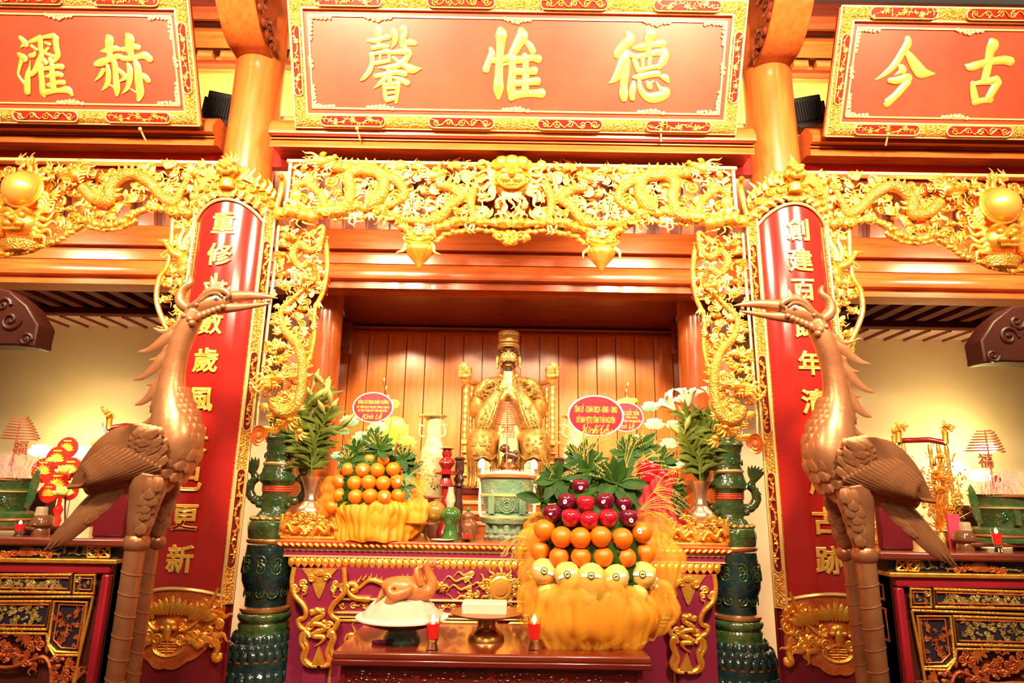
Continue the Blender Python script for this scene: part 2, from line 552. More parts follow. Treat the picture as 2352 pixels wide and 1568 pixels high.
# ---- brackets on the column heads
for sx in (-1, 1):
    t = empty('column_bracket', (sx*CX, 3.7, zy(128, 3.80)), 'heavy curved wooden bracket at the column head, '+NEAR[sx], 'bracket', 'column head brackets')
    prof = []
    z0 = zy(124, 3.80)
    for p in spl([(3.84, z0), (3.74, z0+.005), (3.62, z0+.06), (3.48, z0+.20), (3.36, z0+.42), (3.30, z0+.75)], 5): prof.append(p)
    prof += [(3.30, z0+.9), (3.9, z0+.9), (3.9, z0)]
    MB().extr(prof, sx*CX-.135, sx*CX+.125).obj('block', WOODV, t, smooth=50, bevel=.008)
    s_ = MB()
    xx = sx*(CX-.135)-sx*.012
    for (y, z, r, sg) in ((3.72, .10, .07, 1), (3.56, .25, .09, -1), (3.46, .50, .11, 1), (3.66, .42, .08, -1)):
        m_ = MB(); scroll(m_, (0, 0, 0), r, 1.4, .02, sg, n=14)
        m_.xf(Matrix.Translation((xx, y, z0+z)) @ Matrix.Rotation(pi/2, 4, 'Z'))
        s_.merge(m_)
    for i in range(7):
        y = 3.80-.075*i; z = z0+.015+.011*i*i
        s_.ell((xx, y, z+.03), .02, .04, .03, 8, 6)
    s_.obj('scroll_carving', DWOOD2, t, kind='stuff')
# ---- floodlight housings standing on the side beams, lighting the roof boards behind
for sx, px, py in ((-1, 514, 250), (1, 1848, 258)):
    c = at(px, py, 4.18)
    t = empty('floodlight', (c.x, c.y, c.z-.1), 'black finned floodlight housing on the beam, '+NEAR[sx], 'floodlight', 'floodlights behind the plaques', rot=(0, R(12*sx*-1*-1), 0))
    M = Matrix.Translation(c) @ Matrix.Rotation(R(12*sx*-1), 4, 'Y') @ Matrix.Rotation(R(12), 4, 'X') @ Matrix.Diagonal((1.15, 1.15, 1.15, 1))
    MB().box((0, 0, 0), .22, .05, .19).xf(M).obj('housing', BLACK, t, bevel=.008)
    fin = MB().box((0, 0, 0), .008, .02, .13).mesh('fin', BLACK, 0)
    inv = parent_world(t).inverted()
    for i in range(11):
        inst('fin', fin, t, inv @ M @ Matrix.Translation((-.085+.017*i, -.034, 0)))
    MB().bb(-.13, -.115, -.02, .02, -.12, .05).bb(.115, .13, -.02, .02, -.12, .05).bb(-.13, .13, -.14, .02, -.13, -.115).xf(M).obj('yoke', BLACK, t)
    area('roof_flood', (c.x, c.y+.07, c.z+.02), (c.x*.95, 5.2, c.z+1.6), 55, .18, color=(1, .86, .45), sy=.15)
# ---- lamps of the niche, below the inner beam
for x, pw_ in ((-1.05, 44), (1.05, 44), (-.42, 20), (.42, 20)):
    spot('niche_spot', (x, 5.32, 3.03), (x*.92, 6.0, 1.95), pw_, 88, .45, color=(1, .83, .55), rad=.03)
# ================================================================== plaques with large characters
def brush(mb, strokes, ox, oy, s, fn, h=.34, n=8):
    """strokes of (x, y, width) in crop pixels; fn(px, py) -> point on the board (local), y toward the viewer negative"""
    for k, st in enumerate(strokes):
        P = spl([(ox+a/s, oy+b/s, c/s) for a, b, c in st], 5)
        pts = [Vector(fn(a, b))+Vector((0, -.004-.0006*(k % 5), 0)) for a, b, c in P]
        sc = (Vector(fn(P[0][0]+10, P[0][1]))-Vector(fn(P[0][0], P[0][1]))).length/10
        rad = [max(c*1.08, .6)*.5*sc for a, b, c in P]
        # short rounded run-outs at both ends
        d0 = (pts[0]-pts[1]).normalized()*rad[0]*.55
        d1 = (pts[-1]-pts[-2]).normalized()*rad[-1]*.55
        pts = [pts[0]+d0]+pts+[pts[-1]+d1]
        rad = [rad[0]*.45]+rad+[rad[-1]*.45]
        mb.tube(pts, rad, n, h)
CH = {}
CH['xin'] = (820, 50, 7.84, [[(380,110,130),(395,220,130),(385,330,90),(395,470,80)],[(190,340,50),(330,340,90),(450,300,90),(590,270,90)],[(270,480,70),(400,450,80),(570,440,60)],[(240,590,60),(400,560,70),(560,540,90),(590,600,60)],[(265,590,90),(280,720,80),(230,880,90),(130,1010,70),(60,1065,20)],[(580,590,60),(585,720,50)],[(300,750,70),(440,730,70),(590,700,60)],[(420,600,45),(415,720,45)],[(650,150,110),(690,260,110),(680,380,80),(630,470,20)],[(830,110,140),(850,220,120),(820,330,120),(840,450,100),(930,560,130)],[(860,380,90),(960,370,100),(1060,390,80)],[(630,560,60),(760,540,90),(900,540,110)],[(960,560,90),(870,690,110),(730,790,100),(560,820,70),(380,830,20)],[(650,640,60),(760,730,70),(880,800,110),(1000,860,140),(1160,845,20)],[(560,830,60),(560,900,70)],[(320,980,80),(500,950,80),(700,910,90),(880,940,100)],[(590,880,80),(590,1130,90)],[(540,980,60),(440,1090,80),(300,1205,15)],[(650,1000,40),(800,1050,90),(920,1110,100)],[(490,1110,70),(500,1250,70),(520,1380,70),(550,1440,50)],[(480,1130,60),(620,1130,70),(740,1090,80)],[(740,1100,90),(730,1250,80),(705,1460,50)],[(530,1200,45),(690,1190,45)],[(540,1290,50),(700,1270,45)],[(550,1400,90),(690,1370,80)]])
CH['wei'] = (1095, 50, 7.84, [[(245,470,60),(270,590,120),(200,750,110),(160,880,120)],[(420,130,110),(440,230,200),(430,400,150),(410,700,130),(395,1000,150),(390,1200,180),(390,1390,60)],[(280,690,110),(400,700,100),(560,650,110)],[(790,140,110),(815,260,210),(740,400,170),(650,560,140),(570,620,60)],[(640,600,120),(640,900,130),(620,1200,150),(620,1400,90)],[(890,360,80),(960,440,110),(1020,550,110)],[(690,690,130),(850,680,120),(1000,650,110),(1130,680,140)],[(860,590,90),(880,750,110),(880,1000,120),(870,1260,130)],[(720,900,120),(900,900,110),(1060,880,140)],[(720,1110,110),(900,1090,110),(1110,1070,140)],[(620,1330,160),(800,1300,130),(1000,1290,120),(1190,1290,160)],[(420,800,40),(600,740,50)]])
CH['de'] = (1390, 50, 7.84, [[(400,200,90),(450,310,170),(330,430,160),(230,560,140),(200,630,90)],[(370,530,90),(350,650,170),(280,850,170),(180,1020,120),(70,1110,20)],[(380,700,120),(350,900,160),(330,1150,130),(330,1300,150),(340,1410,100)],[(380,540,70),(480,610,80),(600,640,90)],[(800,140,150),(820,230,210),(780,330,150),(770,480,120),(770,600,110)],[(500,475,50),(650,460,130),(850,410,110),(1060,390,130)],[(500,640,80),(700,610,90),(900,560,100),(1080,540,140)],[(520,680,80),(560,800,90),(600,890,90)],[(590,880,80),(760,840,70),(960,800,80)],[(1080,570,140),(1040,700,140),(960,830,90)],[(670,660,65),(680,830,65)],[(810,640,65),(790,790,70)],[(490,1000,40),(620,990,110),(800,950,110),(960,930,110)],[(990,980,50),(1080,1010,110),(1130,1090,50)],[(510,1080,60),(500,1180,110),(480,1300,110),(490,1400,80)],[(610,1050,60),(630,1200,90),(720,1330,120),(850,1370,170),(1020,1330,170),(1090,1260,150),(990,1200,70),(915,1080,25)],[(750,1080,50),(790,1150,100),(820,1200,70)],[(810,1110,60),(880,1060,15)]])
CH['zhuo'] = (30, 60, 8.71, [[(140,220,70),(230,310,110),(280,400,90)],[(230,370,80),(150,435,15)],[(110,550,60),(210,630,140),(260,690,110)],[(190,670,90),(135,850,60),(120,980,50),(200,1100,60),(270,1180,70)],[(300,1340,120),(300,1150,120),(310,960,90),(345,820,40),(355,700,15)],[(330,320,60),(450,280,90),(570,230,110)],[(560,250,90),(560,400,100),(580,560,90)],[(370,390,60),(490,480,60)],[(340,600,80),(420,580,90),(450,520,40)],[(600,230,60),(720,210,80),(850,200,110)],[(860,220,130),(870,400,110),(900,590,110),(830,710,60)],[(640,330,50),(750,370,70)],[(640,510,60),(720,440,50)],[(640,540,60),(830,610,70)],[(590,580,100),(530,720,110),(450,900,100),(370,970,90),(340,990,50)],[(560,760,100),(570,950,110),(590,1150,110),(600,1330,110),(640,1420,40)],[(740,650,90),(790,740,100)],[(610,660,90),(680,750,90)],[(590,860,80),(740,840,80),(880,810,90),(1010,820,110)],[(790,760,90),(800,1000,110),(830,1280,110)],[(650,1010,30),(740,1000,90),(900,960,100),(990,990,90)],[(680,1170,40),(760,1180,100),(900,1130,80),(1040,1130,100)],[(600,1340,110),(750,1310,100),(950,1290,90),(1110,1280,140),(1200,1390,50)]])
CH['he'] = (205, 60, 8.71, [[(370,200,90),(410,270,170),(400,450,130),(430,650,110)],[(230,510,20),(350,490,100),(520,450,110),(620,470,80)],[(430,600,110),(520,760,110),(540,1000,110),(560,1250,130),(560,1390,60)],[(120,770,80),(250,730,140),(400,670,110),(600,610,100),(700,650,100),(850,650,100)],[(300,870,80),(230,990,70),(120,1100,15)],[(370,780,60),(390,950,100),(370,1150,100),(260,1290,20)],[(410,1170,30),(520,1240,40)],[(570,850,70),(680,950,90),(740,1020,90)],[(740,1030,90),(600,1120,20)],[(760,170,90),(820,260,190),(820,450,150),(860,620,110)],[(640,470,70),(760,460,110),(900,410,110),(1010,430,100)],[(850,650,100),(1000,610,100),(1130,590,140),(1240,680,120)],[(770,740,50),(820,850,110),(820,1050,110),(770,1240,80),(660,1355,15)],[(920,680,90),(980,850,140),(1000,1100,150),(1030,1330,150),(990,1490,70)],[(840,1260,30),(950,1330,40)],[(1040,960,70),(1130,1020,110),(1200,1110,90)]])
CH['jin'] = (2000, 70, 6.72, [[(560,110,80),(560,210,120),(470,360,110),(350,540,100),(200,680,70),(65,765,15)],[(540,320,60),(620,440,120),(720,590,160),(800,660,150),(985,670,15)],[(450,550,80),(490,620,110),(500,660,60)],[(440,640,60),(360,695,15)],[(270,770,70),(400,770,110),(560,720,100),(590,770,80)],[(580,780,100),(480,890,110),(370,1010,110),(240,1120,120),(210,1130,60)]])
CH['gu'] = (2000, 70, 6.72, [[(1850,150,90),(1870,230,190),(1830,350,130),(1800,560,120),(1750,780,120)],[(1450,535,30),(1550,560,120),(1800,490,100),(2050,460,120),(2170,490,120)],[(1560,800,60),(1570,900,90),(1600,1060,110)],[(1600,820,60),(1780,790,90),(1940,770,140)],[(1960,790,120),(1880,920,120),(1800,1060,110)],[(1580,1110,100),(1720,1080,80),(1850,1070,100)]])
def leaf(mb, c, d, L, wd, flat=.35, bend=0.0, n=6):
    """leaf or petal: a flattened pointed tube in the xz plane from c along angle d"""
    c = Vector(c)
    P, W = [], []
    for i in range(7):
        t = i/6
        a = d+bend*t
        P.append(c+Vector((cos(a)*L*t, 0, sin(a)*L*t)))
        W.append(max(wd*.5*sin(pi*min(1, t*.92+.06))**.8, wd*.03))
    return mb.tube(P, W, n, flat)
def flame(mb, c, d, L, wd, flat=.5, amp=.25, waves=1.3, ph=0.0, n=6, seg=12):
    """wavy tapering tongue"""
    c = Vector(c)
    e, nn = Vector((cos(d), 0, sin(d))), Vector((-sin(d), 0, cos(d)))
    P, W = [], []
    for i in range(seg+1):
        t = i/seg
        P.append(c+e*L*t+nn*amp*L*.5*sin(waves*2*pi*t+ph)*t**.6)
        W.append(wd*.5*(1-t)**.75+wd*.02)
    return mb.tube(P, W, n, flat)
def sprig(mb, u0, u1, v, amp, seed, style=0):
    """gold branch with leaves or a dragon-like scroll; in the board's local plane"""
    rnd = random.Random(seed)
    L = u1-u0
    if style == 1:   # interlaced scroll
        for k in range(5):
            scroll(mb, (u0+L*(.12+.19*k), -.012, v), amp*.85, 1.3, amp*.16, 1 if k % 2 else -1, rnd.random()*6, .6, 14, 5)
        P = [Vector((u0+L*t/24, -.014, v+amp*.7*sin(t*1.1))) for t in range(1, 24)]
        mb.tube(P, amp*.14, 5, .7)
    else:
        P = [Vector((u0+L*(.06+.88*t/20), -.010, v+amp*.45*sin(t*.8+seed))) for t in range(21)]
        mb.tube(P, amp*.09, 5, .7)
        for i in range(0, 21, 2):
            for q in range(3):
                leaf(mb, P[i], rnd.random()*2*pi, amp*(.7+.5*rnd.random()), amp*.28, .5)
        for k in range(3):
            c = P[4+6*k]
            for q in range(7):
                leaf(mb, c+Vector((0, -.004, 0)), q*2*pi/7, amp*.95, amp*.32, .5)
def capsule(u0, u1, v0, v1, n=8):
    r = (v1-v0)/2
    c = (v0+v1)/2
    if u1-u0 >= v1-v0:
        return [(u1-r+r*cos(-pi/2+pi*i/n), c+r*sin(-pi/2+pi*i/n)) for i in range(n+1)]+[(u0+r+r*cos(pi/2+pi*i/n), c+r*sin(pi/2+pi*i/n)) for i in range(n+1)]
    r = (u1-u0)/2
    c = (u0+u1)/2
    return [(c+r*cos(pi*i/n), v1-r+r*sin(pi*i/n)) for i in range(n+1)]+[(c+r*cos(pi+pi*i/n), v0+r+r*sin(pi+pi*i/n)) for i in range(n+1)]
def plaque(name, label, base, tilt, u0, u1, H, chars, clabels, carts, fr=.082):
    t = empty(name, base, label, 'plaque', 'inscribed plaques', rot=(tilt, 0, 0))
    M = parent_world(t); I = M.inverted()
    def put(mb, nm, m, par=None, **k):
        mb.xf(M)
        return mb.obj(nm, m, par or t, **k)
    put(MB().bb(u0, u1, 0, .03, 0, H), 'back_board', LACQ)
    put(MB().bb(u0+fr*.8, u1-fr*.8, -.012, 0, fr*.8, H-fr*.8), 'panel', LACQP)
    # frame rails with rounded faces
    n_ = 6
    def rail(a, b, horiz):
        mb = MB()
        pr = [(fr*i/n_, -.028-.020*sin(pi*i/n_)) for i in range(n_+1)]
        vv = []
        for s_, (p, q) in ((0, a), (1, b)):
            for w_, hgt in pr: vv.append(Vector((p[0]+(q[0]-p[0])*w_/fr, hgt, p[1]+(q[1]-p[1])*w_/fr)))
            vv.append(Vector((q[0], .0, q[1]))); vv.append(Vector((p[0], .0, p[1])))
        k = n_+3
        mb.add(vv, [(i, (i+1) % k, k+(i+1) % k, k+i) for i in range(k)])
        return mb
    O = [(u0, 0), (u1, 0), (u1, H), (u0, H)]
    I_ = [(u0+fr, fr), (u1-fr, fr), (u1-fr, H-fr), (u0+fr, H-fr)]
    for k in range(4):
        put(rail((O[k], I_[k]), (O[(k+1) % 4], I_[(k+1) % 4]), 1), 'frame_rail', GOLDD, smooth=60, fixn=True)
    ln = MB()
    for a, b, wd, hh in ((O[0], O[1], .012, .03), (O[1], O[2], .012, .03), (O[2], O[3], .012, .03), (O[3], O[0], .012, .03), (I_[0], I_[1], .012, .034), (I_[1], I_[2], .012, .034), (I_[2], I_[3], .012, .034), (I_[3], I_[0], .012, .034)):
        ln.bb(min(a[0], b[0])-wd/2, max(a[0], b[0])+wd/2, -hh, 0, min(a[1], b[1])-wd/2, max(a[1], b[1])+wd/2)
    put(ln, 'frame_edging', GOLDF, bevel=.003)
    sd = 0
    for (a, b, c, d, st) in carts:
        cp = [(x, z) for x, z in capsule(a, b, c, d)]
        co = put(MB().prism(cp, -.050, -.02), 'cartouche', LACQ, bevel=.003)
        sp = MB(); sd += 1
        if b-a > d-c: sprig(sp, a, b, (c+d)/2, (d-c)*.42, sd, st)
        else:
            sprig(sp, c, d, 0, (b-a)*.42, sd, st)
            sp.xf(Matrix.Translation(((a+b)/2, 0, 0)) @ Matrix(((0, 0, 1, 0), (0, 1, 0, 0), (1, 0, 0, 0), (0, 0, 0, 1))))
        sp.shift((0, -.042, 0))
        put(sp, 'sprig', GOLD, co, kind='stuff')
        rim = MB().tube([Vector((x, -.05, z)) for x, z in cp], .004, 5, closed=True)
        put(rim, 'rim', GOLDF, co)
    # thin inner border with corner and middle flourishes
    i0 = fr+.035
    a, b, c, d = u0+i0, u1-i0, i0+.005, H-i0-.005
    bl = MB()
    for (x0_, x1_, z0_, z1_) in ((a, b, c, c), (a, b, d, d), (a, a, c, d), (b, b, c, d)):
        bl.bb(x0_-.005, x1_+.005, -.020, -.008, z0_-.005, z1_+.005)
    put(bl, 'border_line', GOLDF)
    fl = MB()
    for cx_, cz_, sx_, sz_ in ((a, c, 1, 1), (b, c, -1, 1), (a, d, 1, -1), (b, d, -1, -1)):
        for k in range(6):
            q = .024*k
            scroll(fl, (cx_+sx_*(.012+q), -.02, cz_+sz_*.012), .013, 1.1, .005, sx_, k, .8, 9, 5)
            scroll(fl, (cx_+sx_*.012, -.02, cz_+sz_*(.012+q)), .013, 1.1, .005, -sx_, k, .8, 9, 5)
    nm = max(2, int(round((b-a)/.95)))
    for k in range(nm):
        cx_ = a+(b-a)*(k+.5)/nm if nm > 2 else a+(b-a)*(.335+.33*k)
        for cz_, sz_ in ((c, 1), (d, -1)):
            for q in (-3, -2, -1, 0, 1, 2, 3):
                hh = .034*(1-abs(q)/4.2)
                scroll(fl, (cx_+q*.026, -.02, cz_+sz_*hh*.5), max(.012, hh*.5), 1.2, .006, 1 if q > 0 else -1, q, .8, 10, 5)
    for cz_, cx_ in (((c+d)/2, a), ((c+d)/2, b)):
        for q in (-1, 0, 1): scroll(fl, (cx_, -.02, cz_+q*.022), .016, 1.2, .005, 1, q, .8, 9, 5)
    put(fl, 'border_flourishes', GOLDF, kind='stuff')
    nrm = (M.to_3x3() @ Vector((0, -1, 0)))
    p0 = M @ Vector((0, -.012, 0))
    for c_, lb in zip(chars, clabels):
        ox, oy, s_, st = CH[c_]
        mb = MB()
        brush(mb, st, ox, oy, s_, lambda px, py: I @ onpl(px, py, p0, nrm))
        put(mb, 'character', GOLDC, label=lb)
    return t
TILT = R(27)
pb = at(1181, 301, 3.74)
pb.x = 0.02
hw = (at(1684, 303, 3.74).x-at(680, 300, 3.74).x)/2
HH = .795
def mk(us, v0, v1, st): return [(a, b, v0, v1, s_) for (a, b), s_ in zip(us, st)]
bw = .35
cs = [(-hw+.17+k*(2*hw-.34-.42)/3, -hw+.17+k*(2*hw-.34-.42)/3+.42) for k in range(4)]
carts = mk(cs, .009, .073, (0, 1, 1, 0))+mk(cs, HH-.073, HH-.009, (0, 1, 1, 0))+[(-hw+.014, -hw+.068, .19, .61, 0), (hw-.068, hw-.014, .19, .61, 0)]
plaque('plaque', 'long red plaque with three gold characters above the middle bay', pb, TILT, -hw, hw, HH, ('xin', 'wei', 'de'), ('gold character at one end', 'gold character in the middle', 'gold character at the other end'), carts)
for sx, chs, lb in ((-1, ('zhuo', 'he'), 'red plaque with many-stroked gold characters above the bay of the red lotus stand'), (1, ('jin', 'gu'), 'red plaque with two simple gold characters above the bay of the gold flower tree')):
    b_ = at(460, 300, 3.74)
    ex = b_.x
    Wd = 2.35
    base = Vector((sx*abs(ex-Wd/2), 3.74, pb.z+(.0 if sx < 0 else 0)))
    cs = [(Wd/2-.17-.42-k*.60, Wd/2-.17-k*.60) for k in range(4)]
    if sx > 0: cs = [(-b, -a) for a, b in cs]
    cr = mk(cs, .009, .073, (0, 1, 0, 1))+mk(cs, HH-.093, HH-.029, (0, 1, 0, 1))
    e = Wd/2*(-sx)
    cr += [(min(e+sx*.014, e+sx*.068), max(e+sx*.014, e+sx*.068), .19, .61, 0)]
    plaque('plaque', lb, base, TILT, -Wd/2, Wd/2, HH-.02, chs, ('gold character', 'gold character'), cr)
# little nails holding the plaques
for px, py in ((820, 300), (1518, 303), (322, 301), (2040, 312)):
    q = at(px, py-5, 3.69)
    mb = MB().tube([q, q+Vector((.012, .06, -.05))], .006, 6).ell(q, .012, .012, .012, 8, 6)
    mb.thing('nail', GOLDF, 'small pale nail under the '+{820: 'middle plaque, '+NEAR[-1], 1518: 'middle plaque, '+NEAR[1], 322: 'many-stroked character plaque', 2040: 'two simple character plaque'}[px], 'nail', 'plaque nails')
# ================================================================== curved couplet boards
AR, AY = .30, 4.05
def text_mb(body, size, off=0.0, ext=.003, bev=.0, shear=0.0):
    c = bpy.data.curves.new('t', 'FONT')
    c.body = body; c.size = size; c.offset = off; c.extrude = ext; c.bevel_depth = bev; c.bevel_resolution = 1
    c.align_x = 'CENTER'; c.align_y = 'CENTER'; c.shear = shear
    c.resolution_u = 3
    o = bpy.data.objects.new('t', c)
    COL.objects.link(o)
    dg = bpy.context.evaluated_depsgraph_get()
    me = o.evaluated_get(dg).to_mesh()
    mb = MB()
    mb.add([Vector(v.co) for v in me.vertices], [tuple(p.vertices) for p in me.polygons])
    o.evaluated_get(dg).to_mesh_clear()
    bpy.data.objects.remove(o)
    bpy.data.curves.remove(c)
    if mb.v:
        xs = [p.x for p in mb.v]; ys = [p.y for p in mb.v]
        cx_, cy_ = (min(xs)+max(xs))/2, (min(ys)+max(ys))/2
        for p in mb.v: p.x -= cx_; p.y -= cy_
    return mb
def board(sx, chars, pys, label):
    Xc = sx*CX
    def A(a, z, h=0.0):
        """a in degrees on the arc, + toward the hall axis"""
        r = AR+h
        return Vector((Xc-sx*r*sin(R(a)), AY-r*cos(R(a)), z))
    px0 = 520 if sx < 0 else 1832
    def Z(py): return at(px0, py+(0 if sx < 0 else 10), 3.76).z
    zb, zt_ = Z(1352), Z(480)
    t = empty('couplet_board', (Xc, AY-AR, Z(1520)), label, 'couplet board', 'couplet boards')
    def shell(a0, a1, z0, z1, h0, h1, nm, m, top=None, bot=None, n=14, **k):
        mb = MB()
        def fn(h, flip):
            N = n+1
            vv = []
            for i in range(N):
                a = a0+(a1-a0)*i/n
                zt2 = z1 if top is None else top(a)
                zb2 = z0 if bot is None else bot(a)
                vv += [A(a, zb2, h), A(a, zt2, h)]
            return vv
        vi, vo = fn(h0, 0), fn(h1, 1)
        N = n+1
        ff = []
        for i in range(n):
            ff += [(2*N+2*i, 2*N+2*i+2, 2*N+2*i+3, 2*N+2*i+1), (2*i, 2*i+1, 2*i+3, 2*i+2), (2*i, 2*i+2, 2*N+2*i+2, 2*N+2*i), (2*i+1, 2*N+2*i+1, 2*N+2*i+3, 2*i+3)]
        ff += [(0, 2*N, 2*N+1, 1), (2*n, 2*n+1, 2*N+2*n+1, 2*N+2*n)]
        mb.add(vi+vo, ff)
        return mb.obj(nm, m, t, fixn=True, **k)
    arch = lambda a: Z(500)+(Z(460)-Z(500))*cos(R(a*2.0))**.8 if abs(a) < 45 else Z(500)
    archb = lambda a: Z(1385)+(Z(1352)-Z(1385))*cos(R(a*1.5))
    shell(-46, 46, zb, zt_, -.01, .0, 'panel', LACQ, arch, lambda a: Z(1380), n=24)
    shell(-60, 60, .22, Z(452), -.035, -.01, 'back_board', MAROON, n=24)  # maroon carried on past the foot nearly to the floor, over the shaft
    for s_ in (-1, 1):
        a0, a1 = sorted((s_*44, s_*59))
        bo = shell(a0, a1, Z(1395), Z(470), -.012, .014, 'side_border', GOLDD, n=4)
        for aa in (45, 58.3):
            q = MB().tube([A(s_*aa, Z(1395), .014), A(s_*aa, Z(930), .014), A(s_*aa, Z(470), .014)], .007, 6)
            q.obj('edging', GOLDF, bo)
        shell(*sorted((s_*59, s_*62.5)), .22, Z(440), -.03, .0, 'edge_strip', MAROON, n=2)
        for k, (p0, p1) in enumerate(((540, 680), (800, 985), (1075, 1310))):
            cap = capsule(-4.6, 4.6, Z(p1), Z(p0))
            # capsule in (angle, z)
            rr = .024
            cap = [(51.5+4.6*cos(q), (Z(p0)-rr+rr*sin(q))) for q in [pi*i/8 for i in range(9)]]+[(51.5+4.6*cos(q), (Z(p1)+rr+rr*sin(q))) for q in [pi+pi*i/8 for i in range(9)]]
            mb = MB()
            vv = [A(s_*a, z, .017) for a, z in cap]
            mb.add(vv, [tuple(range(len(vv)))])
            co = mb.obj('cartouche', MAROON, t, smooth=0)
            MB().tube(vv, .004, 5, closed=True).obj('rim', GOLDF, co)
            sp = MB(); rnd = random.Random(k+3)
            zz0, zz1 = Z(p1)+.03, Z(p0)-.03
            P = [A(s_*(51.5+2.2*sin(i*.9)), zz0+(zz1-zz0)*i/22, .022) for i in range(23)]
            sp.tube(P, .0045, 5)
            for i in range(1, 22):
                for q in range(2):
                    e = A(s_*(51.5+rnd.uniform(-3.6, 3.6)), zz0+(zz1-zz0)*i/22+rnd.uniform(-.02, .03), .026)
                    md = (P[i]+e)/2
                    sp.tube([P[i], md, e], [.003, .008, .001], 5)
            sp.obj('sprig', GOLD, co, kind='stuff')
    # arch mouldings at the head, arch of the foot
    MB().tube([A(-46+92*i/24, arch(-46+92*i/24), .010) for i in range(25)], .010, 6).obj('arch_moulding', GOLDF, t)
    MB().tube([A(-50+100*i/24, archb(-50+100*i/24), .010) for i in range(25)], .010, 6).obj('arch_moulding', GOLDF, t)
    hb = MB()
    for s_ in (-1, 1):
        for k in range(5):
            a = s_*(4+9*k); z = arch(a)+.020
            leaf(hb, A(a, z, .012), (pi*.5-s_*sx*-.9)+0, .07, .03, .6, .3*s_)
            hb.ell(A(a+3*s_, z+.004, .012), .016, .012, .012, 8, 6)
    hb.ell(A(0, arch(0)+.02, .014), .03, .014, .018, 10, 6)
    hb.obj('arch_carving', GOLD, t, kind='stuff')
    # crown: monster mask between flames
    cz = Z(430)
    cr = MB()
    shell(-58, 58, 0, 0, -.012, .006, 'crown_plate', GOLDD, lambda a: Z(455)+.018+(Z(398)-Z(455))*max(0, cos(R(a*3)))**.7*(1 if abs(a) < 30 else 0)+(.085 if 16 < abs(a) < 54 else .04), lambda a: arch(a)+.035 if abs(a) < 40 else Z(480), n=28)
    mk_ = MB()
    zc = Z(395)
    mk_.ell(A(0, zc, .03), .055, .045, .075, 14, 10)
    for s_ in (-1, 1):
        mk_.ell(A(s_*4, zc+.01, .075), .016, .014, .015, 8, 6)
        mk_.ell(A(s_*5, zc-.025, .066), .02, .016, .016, 8, 6)
        mk_.ell(A(s_*5, zc+.035, .066), .024, .014, .014, 8, 6)
        mk_.ell(A(s_*9, zc-.01, .05), .018, .02, .03, 8, 6)
    mk_.ell(A(0, zc-.008, .085), .018, .016, .018, 8, 6)
    mk_.ell(A(0, zc-.045, .07), .034, .02, .012, 8, 6)
    for i in range(5): flame(mk_, A(-6+3*i, zc+.055, .02), pi/2+(2-i)*.22, .085-.015*abs(i-2), .024, .6, .2)
    mk_.lathe(A(0, zc-.13, .03), [(.05, 0), (.045, .02), (.05, .03), (.042, .06)], 12, 1, .6)
    mk_.obj('monster_mask', GOLD, t)
    fl = MB()
    for s_ in (-1, 1):
        for a, z, L, wd in ((13, -.07, .11, .04), (18, -.06, .14, .045), (24, -.07, .17, .05), (31, -.09, .15, .05), (38, -.11, .14, .05), (45, -.12, .17, .05), (51, -.14, .13, .045)):
            flame(fl, A(s_*a, zc+z, .012), pi/2-s_*-sx*.10, L*.68, wd*1.1, .6, .3, 1.1, a)
        for a, z, r in ((15, -.10, .026), (27, -.11, .03), (40, -.15, .03), (50, -.17, .03)):
            scroll(fl, A(s_*a, zc+z, .015), r, 1.4, .009, s_*sx, a, .9, 14, 6)
    fl.obj('crown_flames', GOLD, t, kind='stuff')
    for s_ in (-1, 1):
        hk = [A(s_*58, Z(468), .0), A(s_*60, Z(440), .01), A(s_*61, Z(415), .02), A(s_*60, Z(395), .035), A(s_*56, Z(385), .055), A(s_*53, Z(391), .06)]
        MB().tube([Vector(p) for p in spl(hk, 4)], [.022-.0005*i for i in range(21)], 8).obj('crown_hook', GOLD, t)
    # characters
    for ch, (px, py) in zip(chars, pys):
        mb = text_mb(ch, .152, .0010, .006, .0032)
        zc_ = at(px, py, 3.755).z
        for p in mb.v:
            a = math.degrees(p.x/(AR+.004))*-sx
            q = A(a, zc_+p.y*1.02, .003+max(p.z, 0))
            p.x, p.y, p.z = q
        mb.obj('character', GOLDC, t, smooth=30)
    # foot: lotus, mask and long-life medallion in high relief
    ft = MB()
    fz = Z(1440)
    shell(-52, 52, 0, 0, -.012, .006, 'foot_plate', REDG, lambda a: archb(a)-.012, lambda a: Z(1482)-(.115*cos(R(a*2.1)) if abs(a) < 40 else 0)-.012*abs(sin(R(a*9))), n=36)
    for q in range(9):
        a = -24+6*q
        leaf(ft, A(a*.55, Z(1412), .018), pi/2-(-sx)*R(a*2.2), .10-.001*abs(a), .036, .6)
    for s_ in (-1, 1):
        for q in range(4):
            leaf(ft, A(s_*(18+3*q), Z(1424), .022-.002*q), pi/2-s_*-sx*(.35+.33*q), .105, .045, .55)
        P = [A(s_*(10+9*i/2), Z(1455-8*(i-2)**2*.25+8*i*.2-9*i), .016) for i in range(8)]
        ft.tube([Vector(p) for p in spl(P, 3)], .010, 6)
        for (a, py, r) in ((12, 1468, .03), (24, 1462, .035), (36, 1452, .034), (46, 1440, .03), (30, 1480, .026), (43, 1470, .03), (18, 1398, .02), (30, 1385, .022), (42, 1392, .022)):
            scroll(ft, A(s_*a, Z(py), .014), r, 1.5, .009, s_*sx, a, .9, 16, 6)
        for (a, py, L) in ((20, 1474, .11), (31, 1470, .12), (42, 1462, .10), (36, 1430, .09), (46, 1415, .08)):
            flame(ft, A(s_*a, Z(py), .012), (-.5 if s_*-sx > 0 else pi+.5)+.3*s_, L, .036, .6, .4, 1.2, a)
